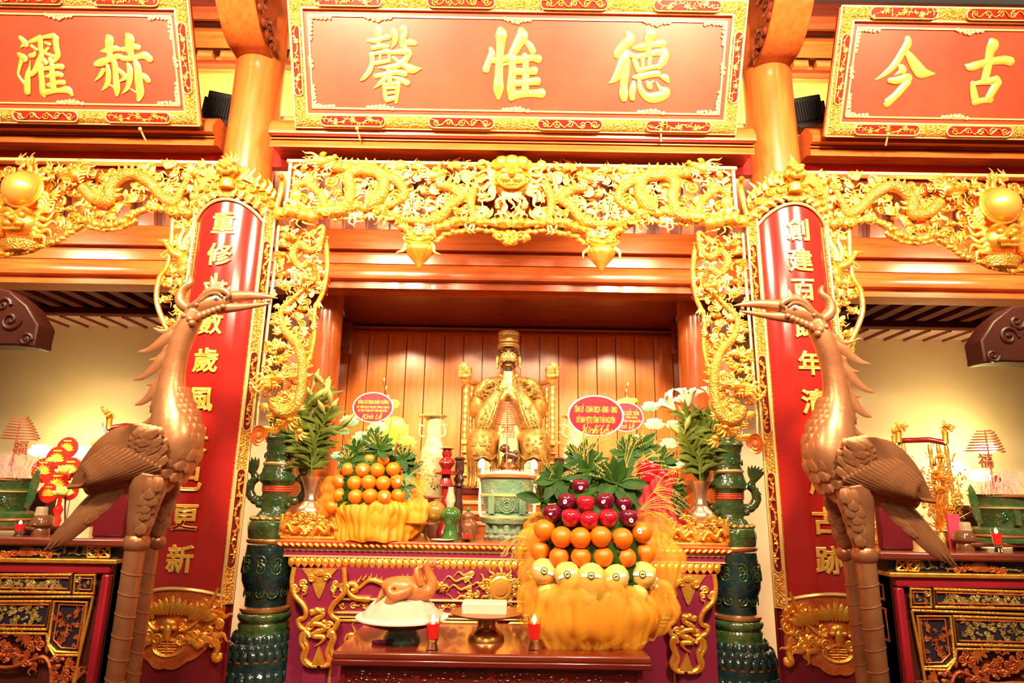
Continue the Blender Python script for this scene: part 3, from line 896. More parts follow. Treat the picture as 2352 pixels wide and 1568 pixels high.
        ft.ell(A(s_*5.5, Z(1440), .03), .018, .018, .014, 8, 6)
    ft.ell(A(0, Z(1432), .022), .04, .022, .030, 12, 8)
    ft.ell(A(0, Z(1448), .03), .022, .02, .05, 10, 8)
    rn = random.Random(19)
    for k in range(70):
        a, py = rn.uniform(-48, 48), rn.uniform(1392, 1486)
        if abs(a) < 17 and py > 1462: continue
        if abs(a) < 9 and 1405 < py: continue
        if py < 1372+.35*abs(a): continue
        if k % 3: scroll(ft, A(a, Z(py), .010), rn.uniform(.014, .024), 1.4, .006, rn.choice((-1, 1)), k, .9, 12, 5)
        else: flame(ft, A(a, Z(py), .010), rn.random()*6.28, rn.uniform(.05, .08), .024, .6, .4, 1.2, k)
    ft.obj('foot_carving', GOLD, t, kind='stuff')
    md = MB()
    for r, w_ in ((1.0, .006), (.84, .004)):
        md.tube([A(15*r*cos(2*pi*i/28), Z(1487)+.044*r*sin(2*pi*i/28), .010) for i in range(28)], w_, 6, closed=True)
    for dz in (-.02, -.008, .008, .02): md.tube([A(-10*(1-abs(dz)*12), Z(1487)+dz, .012), A(10*(1-abs(dz)*12), Z(1487)+dz, .012)], .0035, 5)
    md.tube([A(0, Z(1487)-.035, .013), A(0, Z(1487)+.035, .013)], .004, 5)
    md.obj('long_life_medallion', GOLD, t)
    for s_ in (-1, 1):
        P = [A(s_*44, Z(1470), .012), A(s_*47, Z(1495), .016), A(s_*45, Z(1515), .018), A(s_*49, Z(1523), .02), A(s_*51, Z(1508), .02)]
        MB().tube([Vector(p) for p in spl(P, 5)], [.018]*18+[.015, .012, .009], 8).obj('foot_curl', GOLD, t)
    return t
board(-1, '重修十數歲風景已更新', [(540, 513), (530, 585), (525, 655), (510, 742), (497, 828), (487, 918), (475, 1010), (462, 1100), (452, 1188), (445, 1283)], 'curved red couplet board with gold characters behind the crane whose beak points to the altar, beginning with a dense character')
board(1, '創建百餘年清幽成古跡', [(1805, 528), (1803, 598), (1810, 665), (1815, 748), (1825, 833), (1835, 922), (1843, 1013), (1850, 1105), (1860, 1195), (1866, 1285)], 'curved red couplet board with gold characters on the column near the gold flower tree')
for o_ in COL.objects:
    if o_.name == 'couplet_board': o_['label'] = 'curved red couplet board with gold characters on the column near the red lotus stand'
# ================================================================== gilded openwork carvings
def inpoly(x, y, P):
    c = False
    for i in range(len(P)):
        x0, y0 = P[i]; x1, y1 = P[i-1]
        if (y0 > y) != (y1 > y) and x < (x1-x0)*(y-y0)/(y1-y0)+x0: c = not c
    return c
def puff(mb, c, r, rnd, fl=.6):
    """cloud: a few rounded lobes with a curl on the face"""
    c = Vector(c)
    for k in range(4):
        a = rnd.random()*6.28
        mb.ell(c+Vector((cos(a)*r*.8, rnd.uniform(-.2, .2)*r, sin(a)*r*.35)), r*rnd.uniform(.45, .7), r*fl*.8, r*rnd.uniform(.38, .55), 8, 6)
    scroll(mb, c+Vector((0, -r*.5*fl-.006, 0)), r*.75, 1.3, r*.17, rnd.choice((-1, 1)), rnd.random()*6, .8, 12, 5)
def cloud_run(mb, pts, r, rnd, fl=.7):
    P = [Vector(p) for p in spl(pts, 5)]
    mb.tube(P, r*.55, 8, fl)
    for i, p in enumerate(P):
        if i % 2 == 0: mb.ell(p+Vector((0, -r*.25, rnd.uniform(-.35, .35)*r)), r*rnd.uniform(.6, .85), r*.5, r*rnd.uniform(.5, .7), 8, 6)
        if i % 4 == 1: scroll(mb, p+Vector((0, -r*.62, 0)), r*.55, 1.4, r*.14, rnd.choice((-1, 1)), rnd.random()*6, .8, 12, 5)
def head(mb, c, ang, s, flip=1):
    """dragon head in the xz plane looking along ang; s = half length"""
    c = Vector(c)
    m = MB()
    m.ell((-.10, 0, .05), .52, .42, .42, 14, 10)
    m.ell((.42, -.02, .10), .44, .30, .22, 12, 8)
    m.ell((.80, -.04, .22), .17, .22, .15, 10, 6)
    m.tube([Vector(p) for p in spl([(-.1, -.02, -.25), (.3, -.04, -.30), (.62, -.04, -.20), (.78, -.04, -.06)], 4)], [.16]*6+[.15, .14, .13, .11, .09, .07, .05], 8)
    for s_ in (-1, 1): m.ell((.14, s_*.30-.02, .32), .14, .12, .13, 10, 8)
    m.ell((.14, -.40, .30), .10, .07, .10, 10, 6)
    for s_ in (-1, 1): m.tube([Vector(p) for p in spl([(-.08, s_*.30, .38), (.12, s_*.36, .48), (.34, s_*.30, .40)], 4)], .07, 6)
    for s_ in (-1, 1): m.tube([Vector(p) for p in spl([(-.25, s_*.2, .35), (-.55, s_*.26, .62), (-.95, s_*.30, .70), (-1.15, s_*.3, .92)], 4)], [.09, .09, .085, .08, .08, .07, .07, .06, .05, .04, .03, .02, .01], 6)
    for i in range(7):
        flame(m, (-.35, (-.3, .0, -.15, .1, -.25, -.1, .05)[i], .30-.13*i), pi+.55-.28*i, 1.15-.06*abs(i-3), .26, .55, .35, 1.3, i)
    for i in range(3): flame(m, (.15+.18*i, -.1, -.38), -pi/2-.5+.1*i, .5, .16, .55, .4, 1.1, i)
    for s_ in (-1, 1): m.tube([Vector(p) for p in spl([(.72, s_*.2, .10), (1.05, s_*.3, -.05), (1.1, s_*.32, -.4), (.8, s_*.34, -.72), (.95, s_*.34, -.95)], 4)], [.055-.0028*i for i in range(17)], 5)
    for i in range(4): m.ell((.35+.12*i, -.2, -.05), .035, .035, .07, 6, 4)
    M = Matrix.Translation(c) @ Matrix.Rotation(-ang, 4, 'Y') @ Matrix.Diagonal((s, s*.8, s*flip, 1))
    m.xf(M)
    if flip < 0: m.f = [q[::-1] for q in m.f]
    mb.merge(m)
def dragon(t, W, pts, r, hd=None, name='dragon', fins=True, tail=True, claws=()):
    """pts in photo pixels from tail to neck; W(px,py,h) -> world, h toward the viewer"""
    P = [Vector(W(*p)) for p in spl([(p+(.035,))[:3] if len(p) == 2 else p for p in pts], 6)]
    n = len(P)
    rad = [r*(.35+.65*min(1, i/(n*.45))) for i in range(n)]
    b = MB().tube(P, rad, 10, .85)
    if fins:
        for i in range(2, n-2, 2):
            tg = (P[i+1]-P[i-1]).normalized()
            nn = Vector((-tg.z, 0, tg.x))
            if nn.z < 0: nn = -nn
            e = nn*rad[i]*1.25+tg*rad[i]*-.4
            q = P[i]+nn*rad[i]*.75
            b.tube([q-tg*rad[i]*.2, q+e*.55, q+e*1.1], [rad[i]*.42, rad[i]*.30, rad[i]*.05], 6, .5)
    if tail:
        a = math.atan2((P[0]-P[2]).z, (P[0]-P[2]).x)
        for k in (-2, -1, 0, 1, 2): flame(b, P[0]+Vector((0, -.004*k, 0)), a+.36*k, r*(4.6-.5*abs(k)), r*.9, .5, .4, 1.2, k)
    o = b.obj(name, GOLDS, t, smooth=50)
    if hd:
        h = MB()
        px, py, ang, s, fl = hd
        head(h, W(px, py, .06), ang, s, fl)
        h.obj('dragon_head', GOLD, o, smooth=50)
    for (px, py, ang, s) in claws:
        c = MB()
        q = W(px, py, .03)
        c.ell(q, s*.5, s*.4, s*.42, 8, 6)
        for k in range(4):
            a = ang-.75+.5*k
            e = Vector((cos(a), 0, sin(a)))
            f_ = Vector((-sin(a), 0, cos(a)))
            c.tube([q, q+e*s*.6, q+e*s*1.0+f_*s*.2, q+e*s*1.15+f_*s*.5], [s*.2, s*.2, s*.15, s*.02], 6)
        c.obj('claw', GOLD, o, smooth=50)
    return o
def fill(mb, W, poly, n, rnd, mn, sizes, avoid=(), hr=(.0, .03), kinds='sfpl', mb2=None):
    """scatter curls, flames, clouds and leaves inside a pixel polygon"""
    xs = [p[0] for p in poly]; ys = [p[1] for p in poly]
    done = []
    tries = 0
    while len(done) < n and tries < n*40:
        tries += 1
        x, y = rnd.uniform(min(xs), max(xs)), rnd.uniform(min(ys), max(ys))
        if not inpoly(x, y, poly): continue
        if any((x-a)**2+(y-b)**2 < mn*mn for a, b in done): continue
        if any((x-a)**2+(y-b)**2 < c*c for a, b, c in avoid): continue
        done.append((x, y))
        h = rnd.uniform(*hr)
        c = Vector(W(x, y, h))
        s = rnd.uniform(*sizes)
        k = rnd.choice(kinds)
        m = mb
        if k == 's': scroll(m, c, s*.55, 1.5, s*.15, rnd.choice((-1, 1)), rnd.random()*6.28, .9, 14, 6)
        elif k == 'f':
            a = rnd.random()*6.28
            for q in range(3): flame(m, c, a+.35*q, s*rnd.uniform(1.1, 1.7), s*.42, .6, .4, 1.2, rnd.random()*6)
        elif k == 'p': puff(m, c, s*.55, rnd)
        else:
            a = rnd.random()*6.28
            for q in range(4): leaf(m, c, a+.5*q, s*1.05, s*.36, .5, .4)
    return done
def mirrored(fn_left, X0=0.0):
    pass
def mirror_tree(t, label=None):
    """mirrored copy of a thing across the hall axis"""
    def cp(o, par):
        c = o.copy()
        if o.data:
            c.data = o.data.copy()
            c.data.transform(Matrix.Diagonal((-1, 1, 1, 1)))
            c.data.flip_normals()
        COL.objects.link(c)
        c.parent = par
        l = c.location.copy(); c.location = (-l.x, l.y, l.z)
        r_ = c.rotation_euler; c.rotation_euler = (r_.x, -r_.y, -r_.z)
        for ch in list(o.children): cp(ch, c)
        return c
    c = cp(t, None)
    if label: c['label'] = label
    return c
YF = 3.90
def WF(px, py, h=0.0): return at(px, py, YF-h)
# ---------------------------------------------------------------- middle frieze
q = at(1170, 400, YF)
fz = empty('carved_frieze', (0, YF, at(1170, 520, YF).z), 'wide gilded openwork frieze of dragons and clouds spanning the middle bay', 'carving')
AXX = at(1171, 430, YF).x
def both(mb, nm, m, par=None, kind=None, smooth=50):
    """left half and its mirror as two parts"""
    mm = MB(); mm.v = [Vector(p) for p in mb.v]; mm.f = list(mb.f)
    a = mb.obj(nm, m, par or fz, smooth=smooth, kind=kind)
    b = mm.mirror().obj(nm, m, par or fz, smooth=smooth, kind=kind)
    return a, b
zt_ = at(900, 374, YF).z
MB().bb(-1.52, 1.52, YF-.01, YF+.05, zt_-.010, zt_+.014).obj('top_rail', GOLDF, fz, bevel=.004)
for sx in (-1, 1):
    x = sx*abs(at(661, 430, YF).x)
    MB().bb(x-.012, x+.012, YF, YF+.05, at(661, 500, YF).z, zt_).obj('end_rail', GOLDF, fz, bevel=.004)
rnd = random.Random(11)
class HalfProxy: pass
def dragon2(pts, r, hd, claws=(), **k):
    a = dragon(fz, WF, pts, r, hd, claws=claws, **k)
    # mirrored twin
    def cp(o, par):
        c = o.copy(); c.data = o.data.copy(); c.data.transform(Matrix.Diagonal((-1, 1, 1, 1))); c.data.flip_normals()
        COL.objects.link(c); c.parent = par
        for ch in list(o.children): cp(ch, c)
        return c
    cp(a, fz)
dragon2([(688, 470), (676, 438), (700, 420), (735, 445), (750, 478), (790, 480), (806, 440), (800, 405), (830, 388), (868, 395), (882, 430), (862, 462), (840, 470)], .040, None, claws=((862, 475, -1.2, .05), (700, 488, -2.0, .05)))
dragon2([(860, 478), (900, 470), (930, 448), (915, 418), (880, 400), (840, 392), (800, 385), (765, 383)], .036, (742, 372, R(12), .105, 1), tail=False)
dragon2([(905, 500), (935, 505), (975, 508), (1010, 500), (1035, 470), (1060, 452), (1035, 430), (1005, 425)], .034, (998, 404, R(10), .095, 1), claws=((1045, 480, -.8, .045),))
dragon2([(1118, 520), (1090, 500), (1082, 460), (1095, 425), (1118, 395)], .030, None, claws=((1085, 500, -1.9, .05),), tail=False)
# flaming pearl row and leaf clumps under the top rail
for (px, py, r) in ((920, 380, 13), (962, 381, 11), (1050, 379, 10), (1108, 378, 13), (1140, 377, 12), (680, 448, 14)):
    b = MB().ell(WF(px, py, .03), r*mpp(px, py, YF), r*mpp(px, py, YF)*.7, r*mpp(px, py, YF), 14, 10)
    both(b, 'pearl', GOLDP)
# cloud band along the lower edge with its hanging branch
for pts, r in (([(645, 492, .03), (690, 488, .03), (735, 492, .03), (765, 490, .02)], 17), ([(765, 490, .02), (810, 478, .02), (860, 480, .02), (905, 498, .02), (935, 530, .03), (950, 552, .03)], 12), ([(770, 502, .0), (830, 500, .0), (880, 500, .0), (915, 520, .0), (938, 545, .0)], 7), ([(972, 552, .03), (1000, 525, .02), (1045, 512, .02), (1095, 508, .02), (1135, 512, .03), (1172, 516, .03)], 12), ([(985, 562, .0), (1030, 538, .0), (1080, 528, .0), (1125, 530, .0), (1150, 538, .0), (1172, 536, .0)], 8)):
    mb = MB()
    cloud_run(mb, [WF(*p) for p in pts], 1.3*r*mpp(900, 480, YF), rnd)
    both(mb, 'cloud_band', GOLD)
# monster mask in the middle
mk_ = MB()
c0 = WF(1171, 415, .05); c0.x = 0
sc = mpp(1171, 415, YF)
mk_.ell(c0, 46*sc, 30*sc, 40*sc, 18, 12)
for sx in (-1, 1):
    mk_.ell(c0+Vector((sx*17*sc, -26*sc, 10*sc)), 9*sc, 7*sc, 8*sc, 10, 8)
    mk_.tube([c0+Vector((sx*x*sc, -26*sc, z*sc)) for x, z in spl([(5, 16), (16, 24), (32, 20), (42, 30)], 4)], [6*sc-.0002*i for i in range(13)], 6)
    mk_.ell(c0+Vector((sx*13*sc, -28*sc, -10*sc)), 12*sc, 8*sc, 8*sc, 10, 6)
    for k in range(6): flame(mk_, c0+Vector((sx*36*sc, -8*sc, (16-9*k)*sc)), (.7-.33*k) if sx > 0 else pi-(.7-.33*k), 46*sc, 15*sc, .6, .4, 1.2, k)
    mk_.ell(c0+Vector((sx*22*sc, 0, 46*sc)), 18*sc, 12*sc, 16*sc, 12, 8)
    scroll(mk_, c0+Vector((sx*30*sc, -22*sc, -8*sc)), 13*sc, 1.5, 3.5*sc, sx, 0, .9, 14, 6)
mk_.ell(c0+Vector((0, -34*sc, 0)), 10*sc, 9*sc, 8*sc, 10, 6)
mk_.tube([c0+Vector((x*sc, -26*sc, z*sc)) for x, z in spl([(-30, -16), (-15, -27), (0, -29), (15, -27), (30, -16)], 4)], 4*sc, 6)
for k in range(9): mk_.ell(c0+Vector(((-20+5*k)*sc, -29*sc, -22*sc)), 2.4*sc, 2.4*sc, 5*sc, 6, 4)
for k in range(5): flame(mk_, c0+Vector(((-16+8*k)*sc, -10*sc, -34*sc)), -pi/2+(k-2)*.22, 40*sc, 14*sc, .6, .4, 1.2, k)
mk_.ell(c0+Vector((0, -4*sc, 44*sc)), 20*sc, 14*sc, 18*sc, 12, 8)
mk_.obj('monster_mask', GOLD, fz, smooth=50)
for sx in (-1, 1):
    cb = MB()
    for k, (px, py) in enumerate(((1150, 545), (1172, 552))):
        p_ = WF(px, py, .02)
        if sx > 0: p_.x = -p_.x
        puff(cb, p_, 16*sc, rnd)
    cb.obj('cloud_tip', GOLD, fz, smooth=50)
# the two drop pendants
for sx in (-1, 1):
    pd = MB(); lf = MB()
    def WP(px, py, h=0.0):
        p_ = WF(px, py, h)
        return Vector((sx*-p_.x, p_.y, p_.z))
    s_ = mpp(962, 580, YF)
    prof = [(0, -4), (5, 4), (13, 16), (23, 29), (30, 40), (32, 48), (28, 55), (20, 60), (0, 62)]
    tip = WP(962, 617, .04)
    pd.lathe(tip, [(max(r*s_, .0001), z*s_) for r, z in prof], 36, 1, .8, flute=12, fa=.045)
    o = pd.obj('pendant', GOLD, fz, smooth=70)
    for q in (-1, 1):
        lf.ell(WP(962+q*17, 548, .07), 9*s_, 7*s_, 7*s_, 10, 8)
        flame(lf, WP(962+q*26, 560, .05), (-.9 if q*sx < 0 else pi+.9), 34*s_, 14*s_, .6, .3, 1.0, q)
        flame(lf, WP(962+q*18, 540, .05), pi/2-q*-sx*.5, 32*s_, 14*s_, .6, .3, 1.0, q)
        scroll(lf, WP(962+q*27, 545, .06), 11*s_, 1.4, 3*s_, q, 0, .9, 12, 6)
    lf.ell(WP(962, 552, .075), 12*s_, 8*s_, 8*s_, 10, 8)
    lf.tube([WP(935, 556, .075), WP(962, 560, .085), WP(989, 556, .075)], 4*s_, 6)
    flame(lf, WP(962, 540, .05), pi/2, 34*s_, 16*s_, .6, .1)
    lf.obj('pendant_mask', GOLD, o, smooth=50)
polyC = [(668, 385), (1165, 385), (1165, 505), (1000, 520), (950, 540), (905, 495), (760, 490), (668, 480)]
big = MB(); fill(big, WF, polyC, 85, rnd, 19, (.055, .085), avoid=((1171, 415, 60), (738, 371, 30)), hr=(-.02, .02), kinds='sfpl')
both(big, 'foliage_scrolls', GOLD, kind='stuff')
sm = MB(); fill(sm, WF, polyC, 95, rnd, 15, (.05, .075), avoid=((1171, 415, 55),), hr=(.01, .04), kinds='ffl')
both(sm, 'fine_scrolls', GOLD, kind='stuff')
up = MB()
for k in range(16):
    x = 675+k*30
    flame(up, WF(x, 388, .02), pi/2+rnd.uniform(-.9, .9), rnd.uniform(.05, .085), .03, .6, .3, 1.1, k)
both(up, 'crest_flames', GOLD, kind='stuff')
# ---------------------------------------------------------------- upright dragon carvings beside the columns, middle bay
def WU(px, py, h=0.0): return at(px, py, 3.93-h)
up_l = empty('dragon_carving', WU(610, 985), 'tall gilded dragon openwork in the middle bay, nearer the red lotus stand', 'carving', 'upright dragon carvings')
MB().tube([WU(*p) for p in ((641, 505), (633, 600), (618, 720), (603, 850), (592, 940), (588, 1000))], .011, 6).obj('edge_rail', GOLDF, up_l)
dragon(up_l, WU, [(725, 530), (742, 520), (735, 560), (712, 575), (690, 560), (672, 585), (690, 612), (712, 600)], .026, (705, 640, R(-20), .070, 1), fins=False, claws=((650, 585, 3.3, .05), (652, 628, 3.4, .04)))
dragon(up_l, WU, [(700, 660), (668, 690), (645, 720), (655, 760), (682, 790), (694, 830), (694, 880), (684, 925), (660, 950), (634, 940), (626, 915)], .032, (640, 868, R(190), .085, -1), claws=((660, 715, 2.6, .05), (665, 965, -1.8, .055), (688, 990, -1.3, .05)))
rail2 = MB().tube([Vector(p) for p in spl([WU(750, 560, .01), WU(752, 615, .02), WU(742, 670, .02), WU(722, 715, .02), WU(722, 770, .02), WU(712, 820, .02), WU(700, 850, .02)], 5)], .016, 8)
rail2.obj('curving_stem', GOLD, up_l)
polyU = [(645, 515), (745, 515), (750, 600), (735, 690), (715, 780), (700, 880), (672, 980), (605, 980), (620, 800), (638, 620)]
sc1 = MB(); fill(sc1, WU, polyU, 85, rnd, 14, (.04, .065), hr=(-.01, .02), kinds='sfpl'); sc1.obj('foliage_scrolls', GOLD, up_l, kind='stuff', smooth=50)
sc2 = MB(); fill(sc2, WU, polyU, 70, rnd, 12, (.034, .05), hr=(.01, .045), kinds='ffl'); sc2.obj('fine_scrolls', GOLD, up_l, kind='stuff', smooth=50)
for (px, py) in ((660, 540), (655, 660), (668, 688)):
    mb = MB(); puff(mb, WU(px, py, .02), .035, rnd); mb.obj('cloud', GOLD, up_l, smooth=50)
ff = MB()
for k in range(4): flame(ff, WU(622, 868+6*k, .09), pi-.1+.12*k, .13, .03, .6, .4, 1.4, k)
for k in range(5): flame(ff, WU(640-6*k, 985, .03), pi+.5-.12*k, .10, .035, .6, .4, 1.3, k)
ff.obj('mane_flames', GOLD, up_l, kind='stuff', smooth=50)
mirror_tree(up_l, 'tall gilded dragon openwork in the middle bay, nearer the gold flower tree')
# red boss scroll at the column foot of the carving
for sx in (-1, 1):
    p_ = at(592, 1000, 3.86)
    mb = MB().lathe((0, 0, 0), [(.001, 0), (.036, .004), (.042, .012), (.040, .022), (.030, .016), (.026, .026), (.016, .020), (.012, .032), (.001, .034)], 20, 1, 1.5, m=Matrix.Rotation(pi/2, 3, 'X') @ Matrix.Rotation(0, 3, 'Z'))
    mb.xf(Matrix.Translation((sx*-p_.x, p_.y, p_.z)) @ Matrix.Rotation(sx*R(-35), 4, 'Z'))
    mb.thing('lacquer_boss', REDG, 'round red lacquer boss on the couplet board nearer the ' + ('red lotus stand' if sx < 0 else 'gold flower tree'), 'boss', 'lacquer bosses')
# red carved bracket ends behind the uprights
for sx in (-1, 1):
    p_ = at(758, 645, 5.02)
    mb = MB()
    for k in range(5):
        mb.ell((sx*-p_.x+sx*.0, 4.98-.02*k, p_.z+.05-.035*k), .05-.004*k, .06, .04, 10, 6)
    flame(mb, (sx*-p_.x, 4.94, p_.z-.06), -pi/2, .10, .06, .6, .3)
    flame(mb, (sx*-p_.x-sx*.02, 4.94, p_.z+.04), pi/2+sx*.5, .10, .06, .6, .3)
    mb.thing('bracket_end', LACQ, 'red lacquered carved beam end beside the rear column near the ' + ('red lotus stand' if sx < 0 else 'gold flower tree'), 'bracket', 'carved beam ends')
# ---------------------------------------------------------------- side friezes
def WS(px, py, h=0.0): return at(px, py, 3.94-h)
sf = empty('carved_frieze', WS(20, 585), 'gilded frieze with a round pearl and dragon in the bay of the red lotus stand', 'carving', 'side friezes')
zt2 = WS(250, 370).z
MB().bb(-4.2, WS(507, 370).x, 3.93, 3.99, zt2-.012, zt2+.012).obj('top_rail', GOLDF, sf, bevel=.004)
pe = WS(50, 433, .08)
pr_ = 41*mpp(50, 433, 3.9)
po = MB().ell(pe, pr_, pr_*.8, pr_*.95, 28, 18).obj('pearl', GOLDP, sf, smooth=180)
MB().tube([pe+Vector((pr_*1.08*cos(a), .01, pr_*1.03*sin(a))) for a in [2*pi*i/32 for i in range(32)]], .012, 6, closed=True).obj('pearl_ring', GOLD, sf)
pf = MB()
for k in range(7): flame(pf, pe+Vector((pr_*.9*cos(R(35+18*k)), .02, pr_*.9*sin(R(35+18*k)))), R(35+18*k), .09+.05*(k == 3), .05, .6, .35, 1.1, k)
for sg in (-1, 1):
    for k in range(4): flame(pf, pe+Vector((sg*pr_*1.0, .02, -.02-.03*k)), (-.5 if sg > 0 else pi+.5), .11, .045, .6, .4, 1.2, k)
pf.obj('pearl_flames', GOLD, sf, smooth=50, kind='stuff')
dragon(sf, WS, [(475, 420), (440, 405), (415, 440), (400, 465), (370, 450), (345, 420), (310, 400), (280, 405), (255, 430), (250, 460), (215, 455), (190, 430)], .040, (170, 402, R(182), .11, -1), claws=((262, 485, -2.2, .055), (388, 470, -1.2, .05), (205, 475, -2.4, .05)))
dragon(sf, WS, [(-200, 450), (-160, 410), (-130, 440), (-100, 460), (-70, 430)], .040, (-62, 402, R(-2), .085, 1))
for pts, r in (([(500, 490, .02), (460, 487, .02), (420, 488, .02), (390, 492, .02)], 14), ([(390, 485, .02), (350, 478, .02), (320, 488, .02), (290, 505, .02), (255, 518, .02), (215, 512, .02), (185, 508, .02)], 11), ([(190, 520, .01), (160, 535, .01), (135, 552, .01), (105, 560, .01), (70, 576, .01), (30, 582, .01), (-20, 582, .01)], 9), ([(310, 510, .02), (285, 522, .02), (240, 528, .02), (200, 520, .02)], 7)):
    mb = MB(); cloud_run(mb, [WS(*p) for p in pts], 1.3*r*mpp(300, 480, 3.94), rnd); mb.obj('cloud_band', GOLD, sf, smooth=50)
# lion mask below the pearl
lm = MB(); c1 = WS(48, 512, .06); s1 = mpp(50, 500, 3.94)
lm.ell(c1, 42*s1, 24*s1, 30*s1, 16, 10)
for sg in (-1, 1):
    lm.ell(c1+Vector((sg*16*s1, -22*s1, 10*s1)), 9*s1, 7*s1, 8*s1, 10, 6)
    lm.tube([c1+Vector((sg*x*s1, -22*s1, z*s1)) for x, z in spl([(4, 16), (18, 24), (34, 18)], 4)], 5*s1, 6)
    lm.ell(c1+Vector((sg*12*s1, -22*s1, -10*s1)), 12*s1, 8*s1, 8*s1, 10, 6)
    for k in range(5): flame(lm, c1+Vector((sg*34*s1, -4*s1, (16-10*k)*s1)), (.6-.3*k) if sg > 0 else pi-(.6-.3*k), 50*s1, 16*s1, .6, .4, 1.2, k)
lm.ell(c1+Vector((0, -28*s1, 0)), 9*s1, 8*s1, 8*s1, 10, 6)
for k in range(8): lm.ell(c1+Vector(((-18+5*k)*s1, -22*s1, -22*s1)), 2.4*s1, 2.4*s1, 4*s1, 6, 4)
lm.obj('lion_mask', GOLD, sf, smooth=50)
bk = MB().lathe(WS(42, 580, .02), [(.02, 0), (.10, .01), (.13, .05), (.135, .075)], 20, 1, .5).obj('basket', GOLDS, sf)
polyS = [(-260, 380), (498, 380), (498, 480), (390, 480), (320, 480), (270, 500), (190, 505), (150, 535), (60, 570), (-260, 570)]
f1 = MB(); fill(f1, WS, polyS, 135, rnd, 19, (.055, .085), avoid=((50, 433, 48), (48, 512, 30)), hr=(-.02, .02)); f1.obj('foliage_scrolls', GOLD, sf, kind='stuff', smooth=50)
f2 = MB(); fill(f2, WS, polyS, 150, rnd, 14, (.05, .075), avoid=((50, 433, 48), (48, 512, 25)), hr=(.01, .04), kinds='ffl'); f2.obj('fine_scrolls', GOLD, sf, kind='stuff', smooth=50)
tl = MB()
for k in range(5): flame(tl, WS(440, 400+16*k, .03), .25-.14*k, .20-.02*k, .045, .6, .45, 1.6, k)
tl.obj('tail_flames', GOLD, sf, smooth=50, kind='stuff')
mirror_tree(sf, 'gilded frieze with a round pearl and dragon in the bay of the gold flower tree')
# ---------------------------------------------------------------- phoenix uprights in the side bays
pl_ = empty('phoenix_carving', WS(395, 900), 'gilded phoenix openwork hanging in the side bay behind the crane near the red lotus stand', 'carving', 'phoenix carvings')
MB().tube([Vector(p) for p in spl([WS(398, 500, .01), WS(388, 600, .02), WS(366, 640, .02), WS(360, 690, .02), WS(376, 740, .02), WS(395, 780, .02), WS(405, 840, .02), WS(420, 900, .01)], 4)], .017, 8).obj('curving_stem', GOLD, pl_)
MB().tube([WS(483, 500), WS(470, 640), WS(450, 780), WS(432, 900)], .010, 6).obj('edge_rail', GOLDF, pl_)
ph = MB()
ph.ell(WS(436, 602, .04), .075, .05, .085, 14, 10, Matrix.Rotation(R(35), 3, 'Y'))
ph.tube([Vector(p) for p in spl([WS(420, 590, .04), WS(398, 580, .05), WS(388, 566, .05), WS(378, 556, .05)], 4)], [.034, .032, .030, .028, .026, .024, .022, .021, .02, .019, .018, .017, .016], 8)
ph.ell(WS(380, 555, .05), .026, .02, .022, 10, 8)
ph.tube([WS(375, 553, .05), WS(366, 552, .05), WS(362, 560, .05)], [.012, .010, .002], 6)
for k in range(14):
    a = -2.0+.22*k
    leaf(ph, WS(436, 602, .075), a-.6, .10, .032, .5, .3)
po = ph.obj('phoenix', GOLD, pl_, smooth=50)
tf = MB()
for k in range(7): flame(tf, WS(418+8*k, 575, .02), pi/2+.25-.16*k, .30-.02*abs(k-2), .045, .6, .3, 1.3, k*.7)
tf.obj('tail_plumes', GOLD, po, smooth=50)
polyP = [(405, 510), (478, 510), (466, 640), (450, 780), (440, 880), (410, 880), (380, 760), (366, 690), (372, 640), (392, 600)]
f1 = MB(); fill(f1, WS, polyP, 70, rnd, 13, (.04, .065), avoid=((436, 602, 30),), hr=(-.01, .02)); f1.obj('foliage_scrolls', GOLD, pl_, kind='stuff', smooth=50)
f2 = MB(); fill(f2, WS, polyP, 55, rnd, 12, (.034, .05), avoid=((436, 602, 30),), hr=(.01, .04), kinds='sfl'); f2.obj('fine_scrolls', GOLD, pl_, kind='stuff', smooth=50)
mirror_tree(pl_, 'gilded phoenix openwork hanging in the side bay behind the crane near the gold flower tree')
# ================================================================== bronze cranes
YC = 3.2
def WC(px, py, h=0.0): return at(px, py, YC-h)
def px2(p): return p*mpp(400, 1000, YC)
EYE = mat('crane_eye', (.75, .66, .52), .3)
def feather_mesh(name):
    """unit feather along +x, domed toward -y, with a raised quill"""
    m = MB()
    nu, nv = 8, 6
    def f(u, v):
        w_ = .5*(sin(pi*min(1, .12+.80*u))**.55 if u < .93 else (1-u)/.07*.42+.02)
        s_ = (v-.5)*2
        dome = .16*(1-s_*s_)*(sin(pi*(.15+.8*u)))+.05*max(0, 1-abs(s_)*5)
        return Vector((u, -dome-.10*u, s_*w_))
    m.grid(f, nu, nv)
    e = MB(); e.v = [Vector((p[0], p[1]+.03, p[2])) for p in m.v]; e.f = [q[::-1] for q in m.f]
    m.merge(e)
    return m.mesh(name, BRONZE, 60)
FEA = feather_mesh('feather')
cr = empty('crane_statue', (0, 0, 0), 'bronze crane statue with spiky mane, standing near the red lotus stand', 'statue', 'bronze cranes')
base_c = Vector((WC(255, 1568).x+.03, YC, 0))
cr.location = base_c
